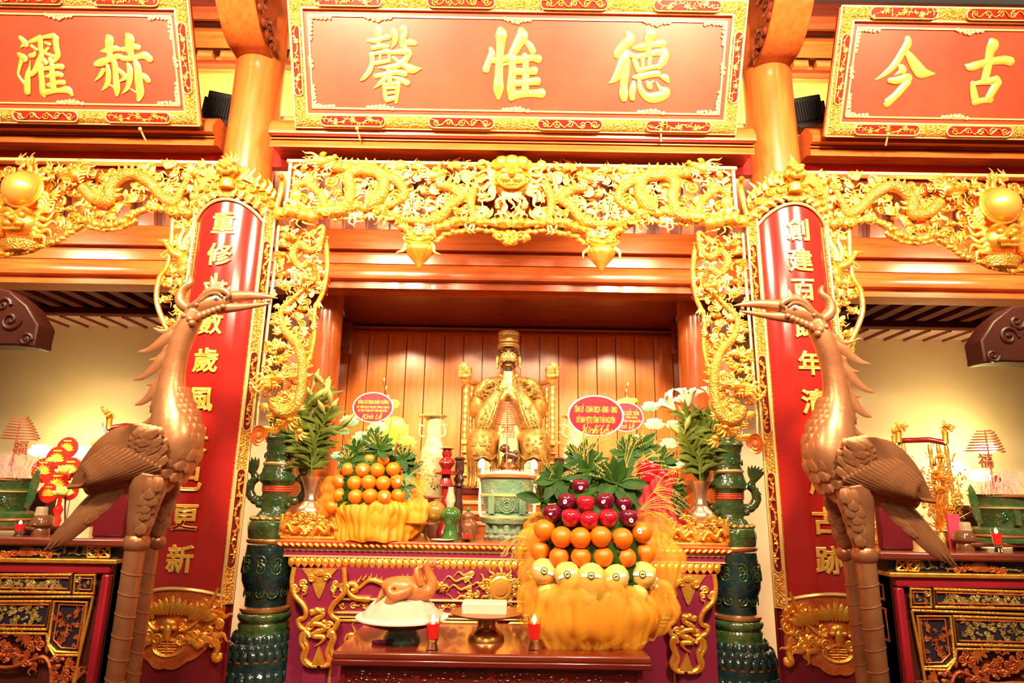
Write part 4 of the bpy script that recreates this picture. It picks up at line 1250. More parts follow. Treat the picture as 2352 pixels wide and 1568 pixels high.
# body and neck: one continuous surface
sp = [(452, 712, 22), (436, 742, 25), (418, 780, 26), (403, 830, 26), (394, 885, 31), (395, 935, 42), (402, 978, 55), (400, 1022, 64), (372, 1062, 66), (318, 1082, 54), (262, 1098, 38), (222, 1112, 26), (200, 1122, 16)]
S = spl(sp, 6)
P = [WC(a, b) for a, b, c in S]
Rr = [px2(c) for a, b, c in S]
MB().tube(P, Rr, 20, .92).obj('body', BRONZE, cr, smooth=180)
inv = Matrix.Translation(-base_c)
def feather(c, ang, L, Wd, tilt=0.0, tw=0.0, par=None):
    M = inv @ Matrix.Translation(c) @ Matrix.Rotation(tw, 4, 'Z') @ Matrix.Rotation(-ang, 4, 'Y') @ Matrix.Rotation(tilt, 4, 'X') @ Matrix.Diagonal((L, min(L, Wd)*.8, Wd, 1))
    return inst('feather', FEA, par or cr, M)
# breast and neck feathers over the front of the body
rnd = random.Random(5)
def body_at(i, a):
    p, r = P[i], Rr[i]
    t = (P[min(i+1, len(P)-1)]-P[i-1]).normalized()
    side = Vector((t.z, 0, -t.x))        # in the picture plane
    if side.x < 0: side = -side
    return p+side*r*sin(a)*.98+Vector((0, -r*.92*cos(a)*.97, 0)), t, side
for row, i in enumerate(range(26, 51, 2)):
    for k in range(9):
        a = -1.05+.31*k+(.155 if row % 2 else 0)
        if a > 1.45: continue
        q, t, side = body_at(i, a)
        if q.x < WC(392, 1000).x and row > 1: continue
        ang = -pi/2+.30*(a-.3)-(.040*max(0, row-2))*max(0, row-2)*.35
        feather(q+Vector((0, .012, px2(10))), ang, px2(38), px2(27), 0, a*.8)
# wing shells, near and far
WT = [(334, 984), (300, 992), (262, 1016), (228, 1052), (205, 1085), (184, 1118)]
WBm = [(376, 986), (388, 1030), (374, 1074), (330, 1098), (262, 1112), (184, 1119)]
def wing_h(u, v): return .155-.075*u**1.3+.040*sin(pi*min(1, v))*(1-u)
def wing_pt(u, v):
    T_, B_ = spl(WT, 6), spl(WBm, 6)
    k = min(int(u*30), 30)
    a, b = T_[k], B_[k]
    x, y = a[0]+(b[0]-a[0])*v, a[1]+(b[1]-a[1])*v
    return x, y, wing_h(u, v)
for sg in (1, -1):
    mb = MB()
    mb.grid(lambda u, v: (lambda q: WC(q[0], q[1])+Vector((0, -sg*q[2], 0)))(wing_pt(u, v)), 30, 12)
    e = MB(); e.v = [Vector((p[0], p[1]+sg*.05, p[2])) for p in mb.v]; e.f = [q[::-1] for q in mb.f]
    mb.merge(e)
    wo = mb.obj('wing', BRONZE, cr, smooth=60, fixn=False)
    B2 = spl(WBm, 6)
    edge = MB().tube([WC(a, b)+Vector((0, -sg*(wing_h(i/30, 1)+.004), 0)) for i, (a, b) in enumerate(B2)], [px2(6)]*8+[px2(5)]*23, 8)
    edge.obj('wing_edge', BRONZE, wo)
    if sg > 0:
        wl = -base_c
        for row in range(5):
            n = (4, 5, 6, 6, 6)[row]
            for k in range(n):
                u = .06+.085*row; v = (k+.5+(.25 if row % 2 else -.1))/n
                if not 0 < v < 1: continue
                x, y, h = wing_pt(u, v)
                feather(WC(x+4, y-4, h-.006), R(196+12*v+row*2), px2(44), px2(30), 0, 0)
        for k in range(13):
            v = .02+.95*k/12
            x, y, h = wing_pt(.42, v)
            tx, ty = 184+14*sin(k*.33), 1117-46*(1-v)**1.5
            d = WC(tx, ty)-WC(x, y)
            feather(WC(x, y, h+.020), math.atan2(d.z, d.x), d.length*1.02, px2(17), 0, R(-6))
# tail: long flat feathers
for k, (a, b, c, h, w_) in enumerate((((262, 1108), (196, 1182), (112, 1262), .02, 34), ((286, 1110), (222, 1178), (134, 1258), .05, 34), ((246, 1105), (184, 1170), (124, 1240), -.04, 32))):
    q = [WC(*p) for p in spl([a, b, c], 8)]
    q = [p+Vector((0, -h, 0)) for p in q]
    n = len(q)
    MB().tube(q, [px2(w_)*.5*(.75+.45*sin(pi*min(1, i/n*1.05)))*(1 if i < n-3 else (.8, .5, .1)[i-n+3]) for i in range(n)], 8, .35).obj('tail_feather', BRONZE, cr, smooth=60)
    MB().tube([p+Vector((0, -px2(4), 0)) for p in q], px2(2), 5).obj('tail_quill', BRONZE, cr)
for k in range(6):
    q = WC(292-16*(k % 3)-26*(k//3), 1112+18*(k % 3)+24*(k//3)*.9, .06)
    feather(q, R(222), px2(46), px2(20))
# thighs with scales, knees, ringed shanks
def leg(pts, h, knee, kr, shank, name):
    q = spl(pts, 5)
    th = MB().tube([WC(a, b, h) for a, b, c in q], [px2(c) for a, b, c in q], 14).obj('thigh', BRONZE, cr, smooth=180)
    for row in range(7):
        a, b, c = q[min(2+row*2, len(q)-1)]
        n = 3 if row < 4 else 2
        for k in range(n):
            an = (-.95+1.9*(k+.5+(.25 if row % 2 else -.25))/n)
            feather(WC(a+c*sin(an)*.94, b-6, h+px2(c)*cos(an)*.96-.006), -pi/2-.12+.1*an, px2(34), px2(26), 0, an*.8)
    kn = MB().ell(WC(*knee, h), px2(kr), px2(kr), px2(kr*.95), 16, 12)
    a, b = shank
    p0, p1 = WC(a[0], a[1], h), WC(b[0], b[1], h)
    pe_ = p0+(p1-p0)*((p0.z-.16)/(p0.z-p1.z))
    kn.tube([p0+Vector((0, 0, .03)), p0+(pe_-p0)*.5, pe_], [px2(a[2]), px2((a[2]+b[2])/2), px2(b[2])], 16)
    kn.obj(name, BRONZE, cr, smooth=60)
    for i in range(1, 13):
        t = i*.083
        c = p0+(pe_-p0)*t
        rr = px2(a[2]+(b[2]-a[2])*t*1.0)
        if t < 1: MB().tube([c+Vector((cos(x)*rr*.99, sin(x)*rr*.99, -.012*cos(x))) for x in [2*pi*j/18 for j in range(18)]], .0035, 5, closed=True).obj('leg_ring', BRONZE, cr)
    return pe_
fa = leg([(352, 1085, 42), (340, 1125, 38), (330, 1165, 31), (322, 1205, 26), (316, 1232, 21)], .06, (314, 1246), 27, ((310, 1268, 21), (263, 1568, 16)), 'leg')
fb = leg([(386, 1092, 32), (380, 1130, 29), (372, 1170, 24), (364, 1210, 19), (360, 1232, 16)], -.10, (360, 1244), 20, ((348, 1268, 15), (304, 1568, 12.5)), 'leg')
# webbed feet and the tortoise the crane stands on
for p_ in (fa, fb):
    mb = MB()
    for a in (-.6, 0, .6, pi):
        mb.tube([p_+Vector((0, 0, .01)), p_+Vector((cos(a)*.09, -sin(a)*.09, -.03)), p_+Vector((cos(a)*.15, -sin(a)*.15, -.055))], [.03, .02, .006], 8)
    mb.obj('foot', BRONZE, cr, smooth=60)
tu = MB().ell((base_c.x, YC+.02, .035), .34, .26, .115, 20, 12).ell((base_c.x+.40, YC, .10), .09, .06, .06, 12, 8)
for sx in (-1, 1):
    for sy in (-1, 1): tu.ell((base_c.x+sx*.22, YC+sy*.2, .03), .09, .06, .04, 10, 6)
tu.bb(base_c.x-.4, base_c.x+.4, YC-.3, YC+.3, 0, .03)
tu.obj('tortoise', BRONZE, cr, smooth=50)
# head
hd_ = MB()
hd_.tube([WC(a, b) for a, b, c in spl([(446, 722, 20), (462, 706, 24), (488, 696, 25), (512, 692, 21), (530, 690, 14)], 5)], [px2(c) for a, b, c in spl([(446, 722, 20), (462, 706, 24), (488, 696, 25), (512, 692, 21), (530, 690, 14)], 5)], 14, .85)
for k in range(6): hd_.ell(WC(458+11*k, 727-4.5*k, px2(12-k)), px2(9), px2(10), px2(13-k), 10, 8, Matrix.Rotation(R(20), 3, 'Y'))
for (x, y, r) in ((437, 733, 10), (424, 726, 8), (452, 700, 7), (441, 742, 9)): hd_.ell(WC(x, y, px2(18)), px2(r), px2(r), px2(r), 10, 8)
ho = hd_.obj('head', BRONZE, cr, smooth=180)
def tb(pts, n=12, flat=1.0, h=0.0, k=4):
    q = spl(pts, k)
    return MB().tube([WC(a, b, h) for a, b, c in q], [px2(c) for a, b, c in q], n, flat)
tb([(506, 684, 17), (540, 681, 15), (580, 679, 11), (615, 681, 6), (638, 685, 1)], 12, .75).obj('upper_beak', BRONZE, ho, smooth=60)
tb([(500, 706, 17), (540, 706, 11), (580, 702, 7), (605, 699, 5), (624, 696, 1.5)], 12, .75).obj('lower_beak', BRONZE, ho, smooth=60)
MB().ell(WC(617, 691, .0), px2(5.5), None, None, 12, 8).obj('beak_pearl', BRONZE, ho)
for sg in (1, -1):
    ey = MB().ell(WC(495, 684, sg*px2(19)), px2(9), px2(5), px2(6), 14, 10).obj('eye', EYE, ho)
    MB().ell(WC(496, 684, sg*px2(23)), px2(3), px2(2), px2(3), 10, 8).obj('pupil', BRONZE, ey)
    tb([(432, 706, 6), (455, 694, 8), (470, 677, 8), (492, 667, 8), (514, 668, 8), (526, 677, 6), (518, 686, 3)], 8, 1, sg*px2(16)).obj('brow', BRONZE, ho)
    tb([(462, 690, 4), (480, 676, 4), (500, 674, 4), (512, 682, 3)], 6, 1, sg*px2(20)).obj('eyelid', BRONZE, ho)
cm = MB()
for (bx, by, tx, ty, w_) in ((476, 672, 470, 650, 15), (488, 668, 485, 633, 20), (502, 666, 512, 642, 18), (517, 670, 529, 657, 13)):
    cm.tube([WC(bx, by), WC((bx+tx)/2+2, (by+ty)/2), WC(tx, ty)], [px2(w_*.55), px2(w_*.4), px2(1)], 8, .3)
cm.tube([WC(468, 672), WC(495, 660), WC(526, 672)], [px2(6), px2(10), px2(5)], 8, .5)
cm.obj('comb', BRONZE, ho, smooth=60)
tb([(452, 714, 13), (428, 706, 14), (414, 688, 13), (420, 666, 11), (436, 652, 9), (438, 640, 6), (434, 632, 3)], 10).obj('crest_horn', BRONZE, ho, smooth=180)
# mane of flat curling flames down the back of the neck
for (a, b, c, w_) in (((418, 746), (390, 756), (352, 753), 24), ((404, 766), (360, 790), (316, 808), 32), ((394, 796), (374, 812), (342, 826), 24), ((388, 816), (350, 846), (305, 873), 32), ((380, 850), (366, 866), (336, 884), 24), ((376, 872), (346, 904), (309, 930), 32), ((372, 902), (366, 916), (342, 934), 22), ((378, 926), (356, 954), (322, 974), 32)):
    q = spl([a, ((a[0]+b[0])/2, (a[1]+b[1])/2-2), (b[0], b[1]+3), ((b[0]+c[0])/2, (b[1]+c[1])/2+6), c], 4)
    n = len(q)
    MB().tube([WC(x, y, .01) for x, y in q], [px2(w_)*.5*(1-i/(n-1))**.65+px2(.6) for i in range(n)], 8, .28).obj('mane_flame', BRONZE, cr, smooth=60)
cl = mirror_tree(cr, 'bronze crane statue with spiky mane, standing near the gold flower tree')
cl.location.x -= .035
# ================================================================== main altar
YA = 4.30
def WA(px, py, h=0.0): return at(px, py, YA-h)
ztop = WA(1158, 1247).z
xl, xr = WA(639, 1252).x, WA(1678, 1257).x
xh = (xr-xl)/2
ALX = (xl+xr)/2
sA = mpp(1158, 1350, YA)
al = empty('altar_table', (ALX, 4.75, 0), 'wide plum and gold altar table with cabriole legs and carved dragon front', 'altar')
def AX(s): return ALX+s*xh
def zA(py): return WA(1158, py).z
MB().bb(AX(-1), AX(1), YA-.02, 5.20, ztop-.05, ztop).obj('top_slab', WOOD, al, bevel=.01)
rp = MB()
for i in range(74):
    x = AX(-1)+.02+i*(2*xh-.04)/73
    rp.ell((x, YA-.028, ztop-.028), .021, .018, .012, 8, 6, Matrix.Rotation(R(28 if i < 37 else -28), 3, 'Y'))
rp.obj('rope_moulding', GOLD, al, kind='stuff')
MB().extr([(YA+.0, zA(1265)), (YA-.015, zA(1262)), (YA-.035, zA(1258)), (YA-.02, ztop-.01), (YA+.2, ztop-.01), (YA+.2, zA(1265))], AX(-1), AX(1)).obj('upper_moulding', LACQ, al)
MB().bb(AX(-.972), AX(.972), YA-.005, YA+.2, zA(1271), zA(1265)).obj('fillet', GOLDF, al)
MB().bb(AX(-.972), AX(.972), YA+.0, YA+.2, zA(1282), zA(1271)).obj('plum_band', PURPLE, al)
MB().bb(AX(-.972), AX(.972), YA-.005, YA+.2, zA(1286), zA(1282)).obj('fillet', GOLDF, al)
lc = MB()
lc.bb(AX(-.95), AX(.95), YA+.005, YA+.05, zA(1303), zA(1286))
n = 64
for i in range(n):
    x = AX(-.95)+(i+.5)*1.9*xh/n
    leaf(lc, (x, YA, zA(1288)), -pi/2, .058, .046, .5)
    scroll(lc, (x+.014, YA-.004, zA(1292)), .012, 1.1, .004, 1, 0, .8, 8, 5)
lc.obj('lace_fringe', GOLD, al, kind='stuff')
MB().bb(AX(-.925), AX(.925), YA+.05, 5.18, .12, zA(1286)).obj('carcass', PURPLE, al)
# legs
legL = [(676, 1303), (671, 1330), (672, 1350), (678, 1368), (696, 1388), (703, 1405), (700, 1418), (685, 1424), (690, 1440), (703, 1448), (693, 1458), (692, 1476), (700, 1492), (695, 1506), (698, 1520), (712, 1528)]
legR = [(752, 1528), (757, 1516), (752, 1500), (757, 1484), (763, 1464), (756, 1450), (768, 1444), (776, 1424), (762, 1414), (759, 1400), (768, 1384), (786, 1366), (792, 1350), (790, 1303)]
def both_legs(mb, nm, m, par, **k):
    for i, sx in enumerate((-1, 1)):
        q = MB(); q.f = list(mb.f); q.v = [Vector(p) for p in mb.v]
        if sx > 0:
            q.v = [Vector((2*ALX-p.x, p.y, p.z)) for p in q.v]; q.f = [f[::-1] for f in q.f]
        q.obj(nm, m, par[i], **k)
lp = []
for sx in (-1, 1):
    poly = [(WA(x, y).x, WA(x, y).z) for x, y in legL+legR]
    poly += [] 
    mb = MB().prism(poly, YA-.05, YA+.06)
    lo = [(WA(x, 1524).x, WA(x, 1524).z) for x in (700, 752)]
    mb.bb(lo[0][0], lo[1][0], YA-.03, YA+.06, 0, lo[0][1])
    if sx > 0: mb.v = [Vector((2*ALX-p.x, p.y, p.z)) for p in mb.v]; mb.f = [f[::-1] for f in mb.f]
    lp.append(mb.obj('leg', PURPLE, al, smooth=0))
WL = lambda x, y, h=.055: at(x, y, YA-h)
for path, w_ in ((legL, 7), (legR, 7)):
    q = spl([WL(*p) for p in path], 3)
    both_legs(MB().tube([Vector(p) for p in q], w_*.85*sA, 8), 'edge_scroll', GOLD, lp, smooth=60)
og = MB()
lam = [(694, 1305), (706, 1322), (717, 1336), (722, 1352), (728, 1368), (733, 1376), (738, 1368), (745, 1352), (750, 1336), (761, 1322), (776, 1305)]
og.prism([(WL(*p).x, WL(*p).z) for p in lam], YA-.062, YA-.05)
for q in (-1, 1):
    scroll(og, WL(733+q*17, 1326, .07), 9*sA, 1.4, 2.6*sA, q, 0, .8, 14, 6)
    scroll(og, WL(733+q*38, 1340, .06), 9*sA, 1.4, 3*sA, -q, 0, .8, 14, 6)
    scroll(og, WL(733+q*34, 1352, .06), 7*sA, 1.4, 3*sA, q, 2, .8, 14, 6)
    flame(og, WL(733+q*30, 1358, .06), -pi/2+q*.6, 18*sA, 7*sA, .7, .4)
    scroll(og, WL(733+q*56, 1350, .06), 11*sA, 1.5, 3.5*sA, q, 0, .8, 14, 6)
    scroll(og, WL(733+q*22, 1436, .06), 9*sA, 1.4, 3*sA, q, 0, .8, 14, 6)
    P = [WL(733+q*x, y, .06) for x, y in spl([(20, 1462), (30, 1450), (34, 1468), (27, 1488), (33, 1512), (20, 1526), (4, 1528)], 4)]
    og.tube(P, [5.6*sA]*len(P), 7)
    og.prism([(WL(733, 1482).x, WL(733, 1482).z), (WL(733+q*16, 1525).x, WL(733, 1525).z), (WL(733, 1527).x, WL(733, 1527).z)], YA-.075, YA-.05)
for k in range(5): leaf(og, WL(733, 1322, .07), pi/2+(k-2)*.5, 15*sA, 7*sA, .5)
P = [WL(x, y, .065) for x, y in spl([(714, 1408), (735, 1402), (742, 1412), (726, 1420), (718, 1430), (740, 1434), (746, 1444), (728, 1450), (720, 1460), (742, 1462), (738, 1474), (722, 1484)], 4)]
og.tube(P, [6*sA]*(len(P)-6)+[3.5*sA, 3*sA, 2.5*sA, 2*sA, 1.4*sA, .6*sA], 8)
for (x, y, r) in ((716, 1404, 6), (728, 1401, 7), (741, 1402, 6), (744, 1428, 6), (716, 1432, 6), (746, 1440, 5), (718, 1456, 5)): og.ell(WL(x, y, .07), r*sA, r*sA*.7, r*sA, 10, 6)
both_legs(og, 'gilt_ornament', GOLD, lp, smooth=50, kind='stuff')
# front: dragon relief, sun, mouldings, lower panels
MB().bb(AX(-.80), AX(.80), YA+.0, YA+.06, .2, zA(1300)).obj('front_panel', PURPLE, al)
rl = MB(); rnd = random.Random(21)
WR = lambda x, y, h=.01: at(x, y, YA-h)
def runp(pts, w_, h=.012, taper=True):
    q = spl(pts, 5)
    n = len(q)
    rl.tube([WR(a, b, h) for a, b in q], [w_*sA*(.35+.65*min(1, i/n*2)) if taper else w_*sA for i in range(n)], 8)
for q in (-1, 1):
    M_ = lambda x: 1150+q*(1150-x)*-1 if q < 0 else 1150+(1150-x)
    X_ = (lambda x: x) if q < 0 else (lambda x: 2300-x)
    runp([(X_(825), 1350), (X_(850), 1332), (X_(880), 1340), (X_(905), 1360), (X_(940), 1345), (X_(975), 1330), (X_(1000), 1335)], 9)
    for k in range(14):
        flame(rl, WR(X_(822+12*k), 1336-5*sin(k*.9), .012), pi/2+.5*q, 16*sA, 6*sA, .6, .2)
    head(rl, WR(X_(1012), 1346, .03), R(0) if q < 0 else pi, 17*sA, 1 if q < 0 else -1)
    for (a, b, L) in ((1050, 1318, 40), (1040, 1330, 55), (1045, 1350, 55), (1045, 1372, 50), (1075, 1340, 30), (1060, 1365, 40)):
        flame(rl, WR(X_(a+30), b, .012), pi if q < 0 else 0, L*sA, 7*sA, .7, .3, 1.5, b)
        scroll(rl, WR(X_(a+34), b, .012), 8*sA, 1.4, 2.6*sA, q, b, .8, 14, 6)
    runp([(X_(850), 1376), (X_(815), 1372), (X_(797), 1355), (X_(800), 1342), (X_(815), 1342), (X_(818), 1354), (X_(808), 1356)], 6.5, .02, False)
for k in range(12):
    a = 2*pi*k/12
    flame(rl, WR(1150+30*cos(a), 1350-30*sin(a), .012), a, 26*sA, 9*sA, .7, .35, 1.1, k)
    scroll(rl, WR(1150+31*cos(a+.26), 1350-31*sin(a+.26), .012), 7*sA, 1.3, 2.4*sA, 1, k, .8, 12, 6)
rl.obj('dragon_relief', GOLD, al, smooth=50, kind='stuff')
MB().lathe((0, 0, 0), [(27*sA, 0), (27*sA, .018), (22*sA, .024), (20*sA, .018), (16*sA, .02), (14*sA, .03), (0.0001, .034)], 28, m=Matrix.Rotation(pi/2, 3, 'X')).xf(Matrix.Translation(WR(1150, 1350, .0))).obj('sun_disc', GOLDP, al)
for (a, b, nm) in ((1378, 1383, 0), (1409, 1414, 0), (1420, 1424, 0)):
    MB().bb(AX(-.74), AX(.74), YA-.02, YA+.02, zA(b), zA(a)).obj('fillet', GOLDF, al, bevel=.004)
sc_ = MB()
for i in range(30):
    x = AX(-.72)+(i+.5)*1.44*xh/30
    scroll(sc_, (x, YA-.006, zA(1396)), 8*sA, 1.3, 2*sA, 1 if i % 2 else -1, i, .8, 12, 5)
    flame(sc_, (x, YA-.006, zA(1396)), .2 if i % 2 else pi-.2, 22*sA, 5*sA, .7, .4, 1.2, i)
sc_.obj('scroll_frieze', GOLD, al, smooth=50, kind='stuff')
for k in range(4):
    x0_ = AX(-.74)+k*1.48*xh/4+.015; x1_ = x0_+1.48*xh/4-.03
    z1_ = zA(1430); z0_ = z1_-.42
    fr_ = MB()
    pts = [(x0_+.03, z1_), (x1_-.03, z1_), (x1_, z1_-.03), (x1_, z0_+.03), (x1_-.03, z0_), (x0_+.03, z0_), (x0_, z0_+.03), (x0_, z1_-.03)]
    fr_.tube([Vector((a, YA-.004, b)) for a, b in pts], .010, 6, closed=True)
    fo = fr_.obj('panel_frame', GOLD, al)
    pc = MB()
    for q in range(9):
        c = Vector((random.Random(k*9+q).uniform(x0_+.06, x1_-.06), YA-.004, random.Random(k*9+q+77).uniform(z0_+.06, z1_-.06)))
        scroll(pc, c, .04, 1.5, .010, 1 if q % 2 else -1, q, .8, 16, 6)
        flame(pc, c, q*1.3, .11, .03, .6, .4, 1.3, q)
    pc.obj('panel_carving', GOLD, fo, kind='stuff')
# raised tier behind the altar for the throne
tier = empty('throne_tier', (ALX, 5.62, 0), 'stepped gilt-edged wooden tier behind the altar under the throne', 'plinth')
zt3 = 1.60
MB().bb(-.75, .75, 5.24, 5.97, 0, zt3-.06).obj('block', WOOD, tier)
MB().bb(-.78, .78, 5.22, 5.97, zt3-.06, zt3).obj('top', DWOOD2, tier, bevel=.01)
for z in (1.30, 1.38, 1.46): MB().bb(-.76, .76, 5.225, 5.25, z, z+.03).obj('fillet', GOLDF, tier, bevel=.006)
# ================================================================== small offering table in front
YT = 3.24
zto = at(1130, 1503, YT).z
t0, t1 = at(762, 1508, YT).x, at(1496, 1508, YT).x
ot = empty('offering_table', ((t0+t1)/2, 3.55, 0), 'low dark red wooden table with carved apron in front of the altar', 'table')
TW = mat('red_table_wood', (.17, .012, .008), .22, 0, col2=(.12, .008, .006), nscale=4, stretch=(1, 8, 8), coat=.5)
TWT = mat('table_top_wood', (.22, .030, .009), .2, 0, col2=(.16, .018, .006), nscale=4, stretch=(1, 8, 8), coat=.5)
MB().bb(t0, t1, YT, 3.98, zto-.035, zto).obj('top', TWT, ot, bevel=.012, bsegs=3)
MB().bb(t0+.05, t1-.05, YT+.04, 3.94, zto-.21, zto-.035).obj('apron', TW, ot)
MB().bb(t0-.003, t1+.003, YT-.003, YT+.03, zto-.06, zto-.03).obj('edge_moulding', TW, ot, bevel=.008)
for x in (t0+.08, t1-.08):
    for y in (YT+.08, 3.9): MB().bb(x-.04, x+.04, y-.04, y+.04, 0, zto-.2).obj('leg', TW, ot, bevel=.008)
ac = MB(); rnd = random.Random(3)
for i in range(46):
    c = Vector((t0+.08+(t1-t0-.16)*i/45, YT+.038, zto-.12+rnd.uniform(-.045, .045)))
    scroll(ac, c, .022, 1.4, .005, rnd.choice((-1, 1)), i, .8, 10, 5)
    if i % 2: ac.box(c+Vector((0, 0, .02)), .03, .012, .006)
for i in range(5):
    x = t0+.05+(t1-t0-.1)*i/4
    ac.bb(x-.012, x+.012, YT+.03, YT+.05, zto-.21, zto-.04)
ac.obj('apron_carving', TW, ot, kind='stuff')
# ================================================================== side altars
NAVY = mat('navy_panel', (.012, .010, .022), .45, 0, col2=(.022, .014, .026), nscale=9)
GOLDK = mat('olive_gilt', (.62, .42, .12), .36, .6, col2=(.42, .24, .06), nscale=18, bump=.3, bscale=60)
YS = 3.86
def WB(px, py, h=0.0): return at(px, py, YS-h)
sa = empty('side_altar', (WB(100, 1300).x-.4, YS+.45, 0), 'dark red side altar with navy panels near the red lotus stand', 'altar', 'side altars')
xr_ = WB(256, 1300).x
x0_ = xr_-2.6
def zB(py): return WB(120, py).z
MB().bb(x0_, xr_+.10, YS-.06, 4.9, zB(1252), zB(1233)).obj('top_slab', DWOOD2, sa, bevel=.012)
MB().bb(x0_, xr_+.03, YS-.0, 4.85, zB(1281), zB(1252)).obj('frieze_board', NAVY, sa)
MB().bb(x0_, xr_+.04, YS-.03, 4.86, zB(1292), zB(1281)).obj('gilt_moulding', GOLD, sa, bevel=.006)
MB().bb(x0_, xr_, YS+.03, 4.82, .12, zB(1292)).obj('carcass', DWOOD, sa)
fb = MB(); s5 = mpp(120, 1330, YS)
for cx_ in (60, -140, -330):
    for k in range(11): leaf(fb, WB(cx_, 1275, .02), pi*.5+(k-5)*.27, 24*s5, 10*s5, .6)
    for q in (-1, 1):
        for k in range(3): scroll(fb, WB(cx_+q*(26+14*k), 1268+3*k, .02), 9*s5, 1.4, 3*s5, q, k, .8, 12, 6)
fo = fb.obj('flower_carving', REDG, sa, smooth=50, kind='stuff')
bl = MB(); rnd = random.Random(8)
for i in range(26):
    x = 100+rnd.uniform(0, 100) if i < 16 else rnd.uniform(-120, 0)
    flame(bl, WB(x, 1270, .012), rnd.uniform(-.5, 3.6), rnd.uniform(14, 30)*s5, 6*s5, .5, .3, 1, i)
bl.obj('bamboo_carving', GOLDK, sa, smooth=50, kind='stuff')
for cx_ in (213, 240):
    xm = [WB(cx_-12, 1254).x, WB(cx_+12, 1254).x]
    lt = MB()
    for a, b in (((cx_-12, 1255), (cx_+12, 1255)), ((cx_-12, 1279), (cx_+12, 1279)), ((cx_-12, 1255), (cx_-12, 1279)), ((cx_+12, 1255), (cx_+12, 1279))): lt.tube([WB(*a, .012), WB(*b, .012)], 2.4*s5, 6)
    if cx_ > 220:
        lt.tube([WB(cx_-11, 1256, .012), WB(cx_+11, 1278, .012)], 2.4*s5, 6); lt.tube([WB(cx_+11, 1256, .012), WB(cx_-11, 1278, .012)], 2.4*s5, 6)
    else: lt.tube([WB(cx_+8*cos(2*pi*i/16), 1267-8*sin(2*pi*i/16), .012) for i in range(16)], 2.4*s5, 6, closed=True)
    lt.obj('lattice', GOLD, sa)
# crimson frame: top rail, post
CRIM = mat('crimson_lacquer', (.33, .010, .022), .30, 0, col2=(.28, .008, .018), nscale=3, coat=.4)
MB().bb(x0_, xr_, YS-.01, YS+.05, zB(1316), zB(1292)).obj('top_rail', CRIM, sa, bevel=.012)
MB().bb(WB(222, 1400).x, xr_, YS-.01, YS+.05, 0, zB(1316)).obj('post', CRIM, sa, bevel=.012)
MB().bb(xr_-.02, xr_, YS+.05, 4.80, .1, zB(1292)).obj('side_board', DWOOD, sa)
for k, (ya, yb, za_, zb_) in enumerate(((3.98, 4.3, 1318, 1352), (4.36, 4.75, 1318, 1352), (3.98, 4.3, 1375, 1450), (4.36, 4.75, 1375, 1450))):
    MB().tube([Vector((xr_+.004, y, zB(z))) for y, z in ((ya, za_), (yb, za_), (yb, zb_), (ya, zb_))], .008, 6, closed=True).obj('side_frame', REDG, sa)
def frame_panel(poly, seed, dens):
    """gilt frame around a navy panel with carved sprays"""
    pts = [WB(x, y, .0) for x, y in poly]
    o = MB().prism([(p.x, p.z) for p in pts], YS-.004, YS+.02).obj('navy_panel', NAVY, sa)
    MB().tube([p+Vector((0, -.01, 0)) for p in pts], 3.4*s5, 6, closed=True).obj('panel_frame', GOLD, o)
    cx_, cy_ = sum(p[0] for p in poly)/len(poly), sum(p[1] for p in poly)/len(poly)
    inn = [WB(cx_+(x-cx_)*(1-9/max(abs(x-cx_), 10)), cy_+(y-cy_)*(1-8/max(abs(y-cy_), 9)), .012) for x, y in poly]
    MB().tube(inn, 2.2*s5, 6, closed=True).obj('inner_frame', REDG, o)
    rnd = random.Random(seed)
    m = MB()
    xs = [p[0] for p in poly]; ys = [p[1] for p in poly]
    pl2 = [(cx_+(x-cx_)*.78, cy_+(y-cy_)*.72) for x, y in poly]
    fill(m, lambda a, b, h=0: WB(a, b, .01), pl2, dens, rnd, 7, (.016, .034), kinds='flfs', hr=(0, 0))
    m.obj('panel_carving', GOLDK if seed % 2 else REDG, o, smooth=50, kind='stuff')
frame_panel([(-120, 1319), (168, 1319), (165, 1360), (-120, 1356)], 1, 60)
frame_panel([(176, 1320), (221, 1320), (218, 1362), (172, 1361)], 3, 5)
frame_panel([(-120, 1380), (122, 1380), (112, 1444), (-120, 1442)], 5, 60)
frame_panel([(128, 1380), (203, 1382), (186, 1497), (132, 1495), (114, 1476)], 2, 22)
for a, b in (((-140, 1371), (214, 1370)), ((214, 1370), (168, 1568)), ((-140, 1452), (108, 1455)), ((108, 1455), (110, 1480)), ((110, 1480), (125, 1504)), ((125, 1504), (182, 1504)), ((182, 1504), (172, 1568))):
    MB().tube([WB(*a, .012), WB(*b, .012)], 3*s5, 6).obj('gilt_edging', GOLD, sa)
ap = MB(); rnd = random.Random(9)
fill(ap, lambda a, b, h=0: WB(a, b, .01), [(-120, 1462), (100, 1462), (112, 1500), (60, 1530), (-20, 1515), (-120, 1530)], 55, rnd, 12, (.03, .055), kinds='sfpl', hr=(0, .02))
fill(ap, lambda a, b, h=0: WB(a, b, .01), [(115, 1510), (178, 1510), (172, 1640), (118, 1640)], 30, rnd, 12, (.03, .05), kinds='sfpl', hr=(0, .02))
ap.tube([WB(x, y, .015) for x, y in spl([(-120, 1535), (-40, 1528), (20, 1532), (60, 1520), (100, 1508), (115, 1530), (118, 1568), (116, 1640)], 4)], 4*s5, 6)
ap.obj('apron_carving', REDG, sa, smooth=50, kind='stuff')
mirror_tree(sa, 'dark red side altar with navy panels near the gold flower tree').location.x -= .02
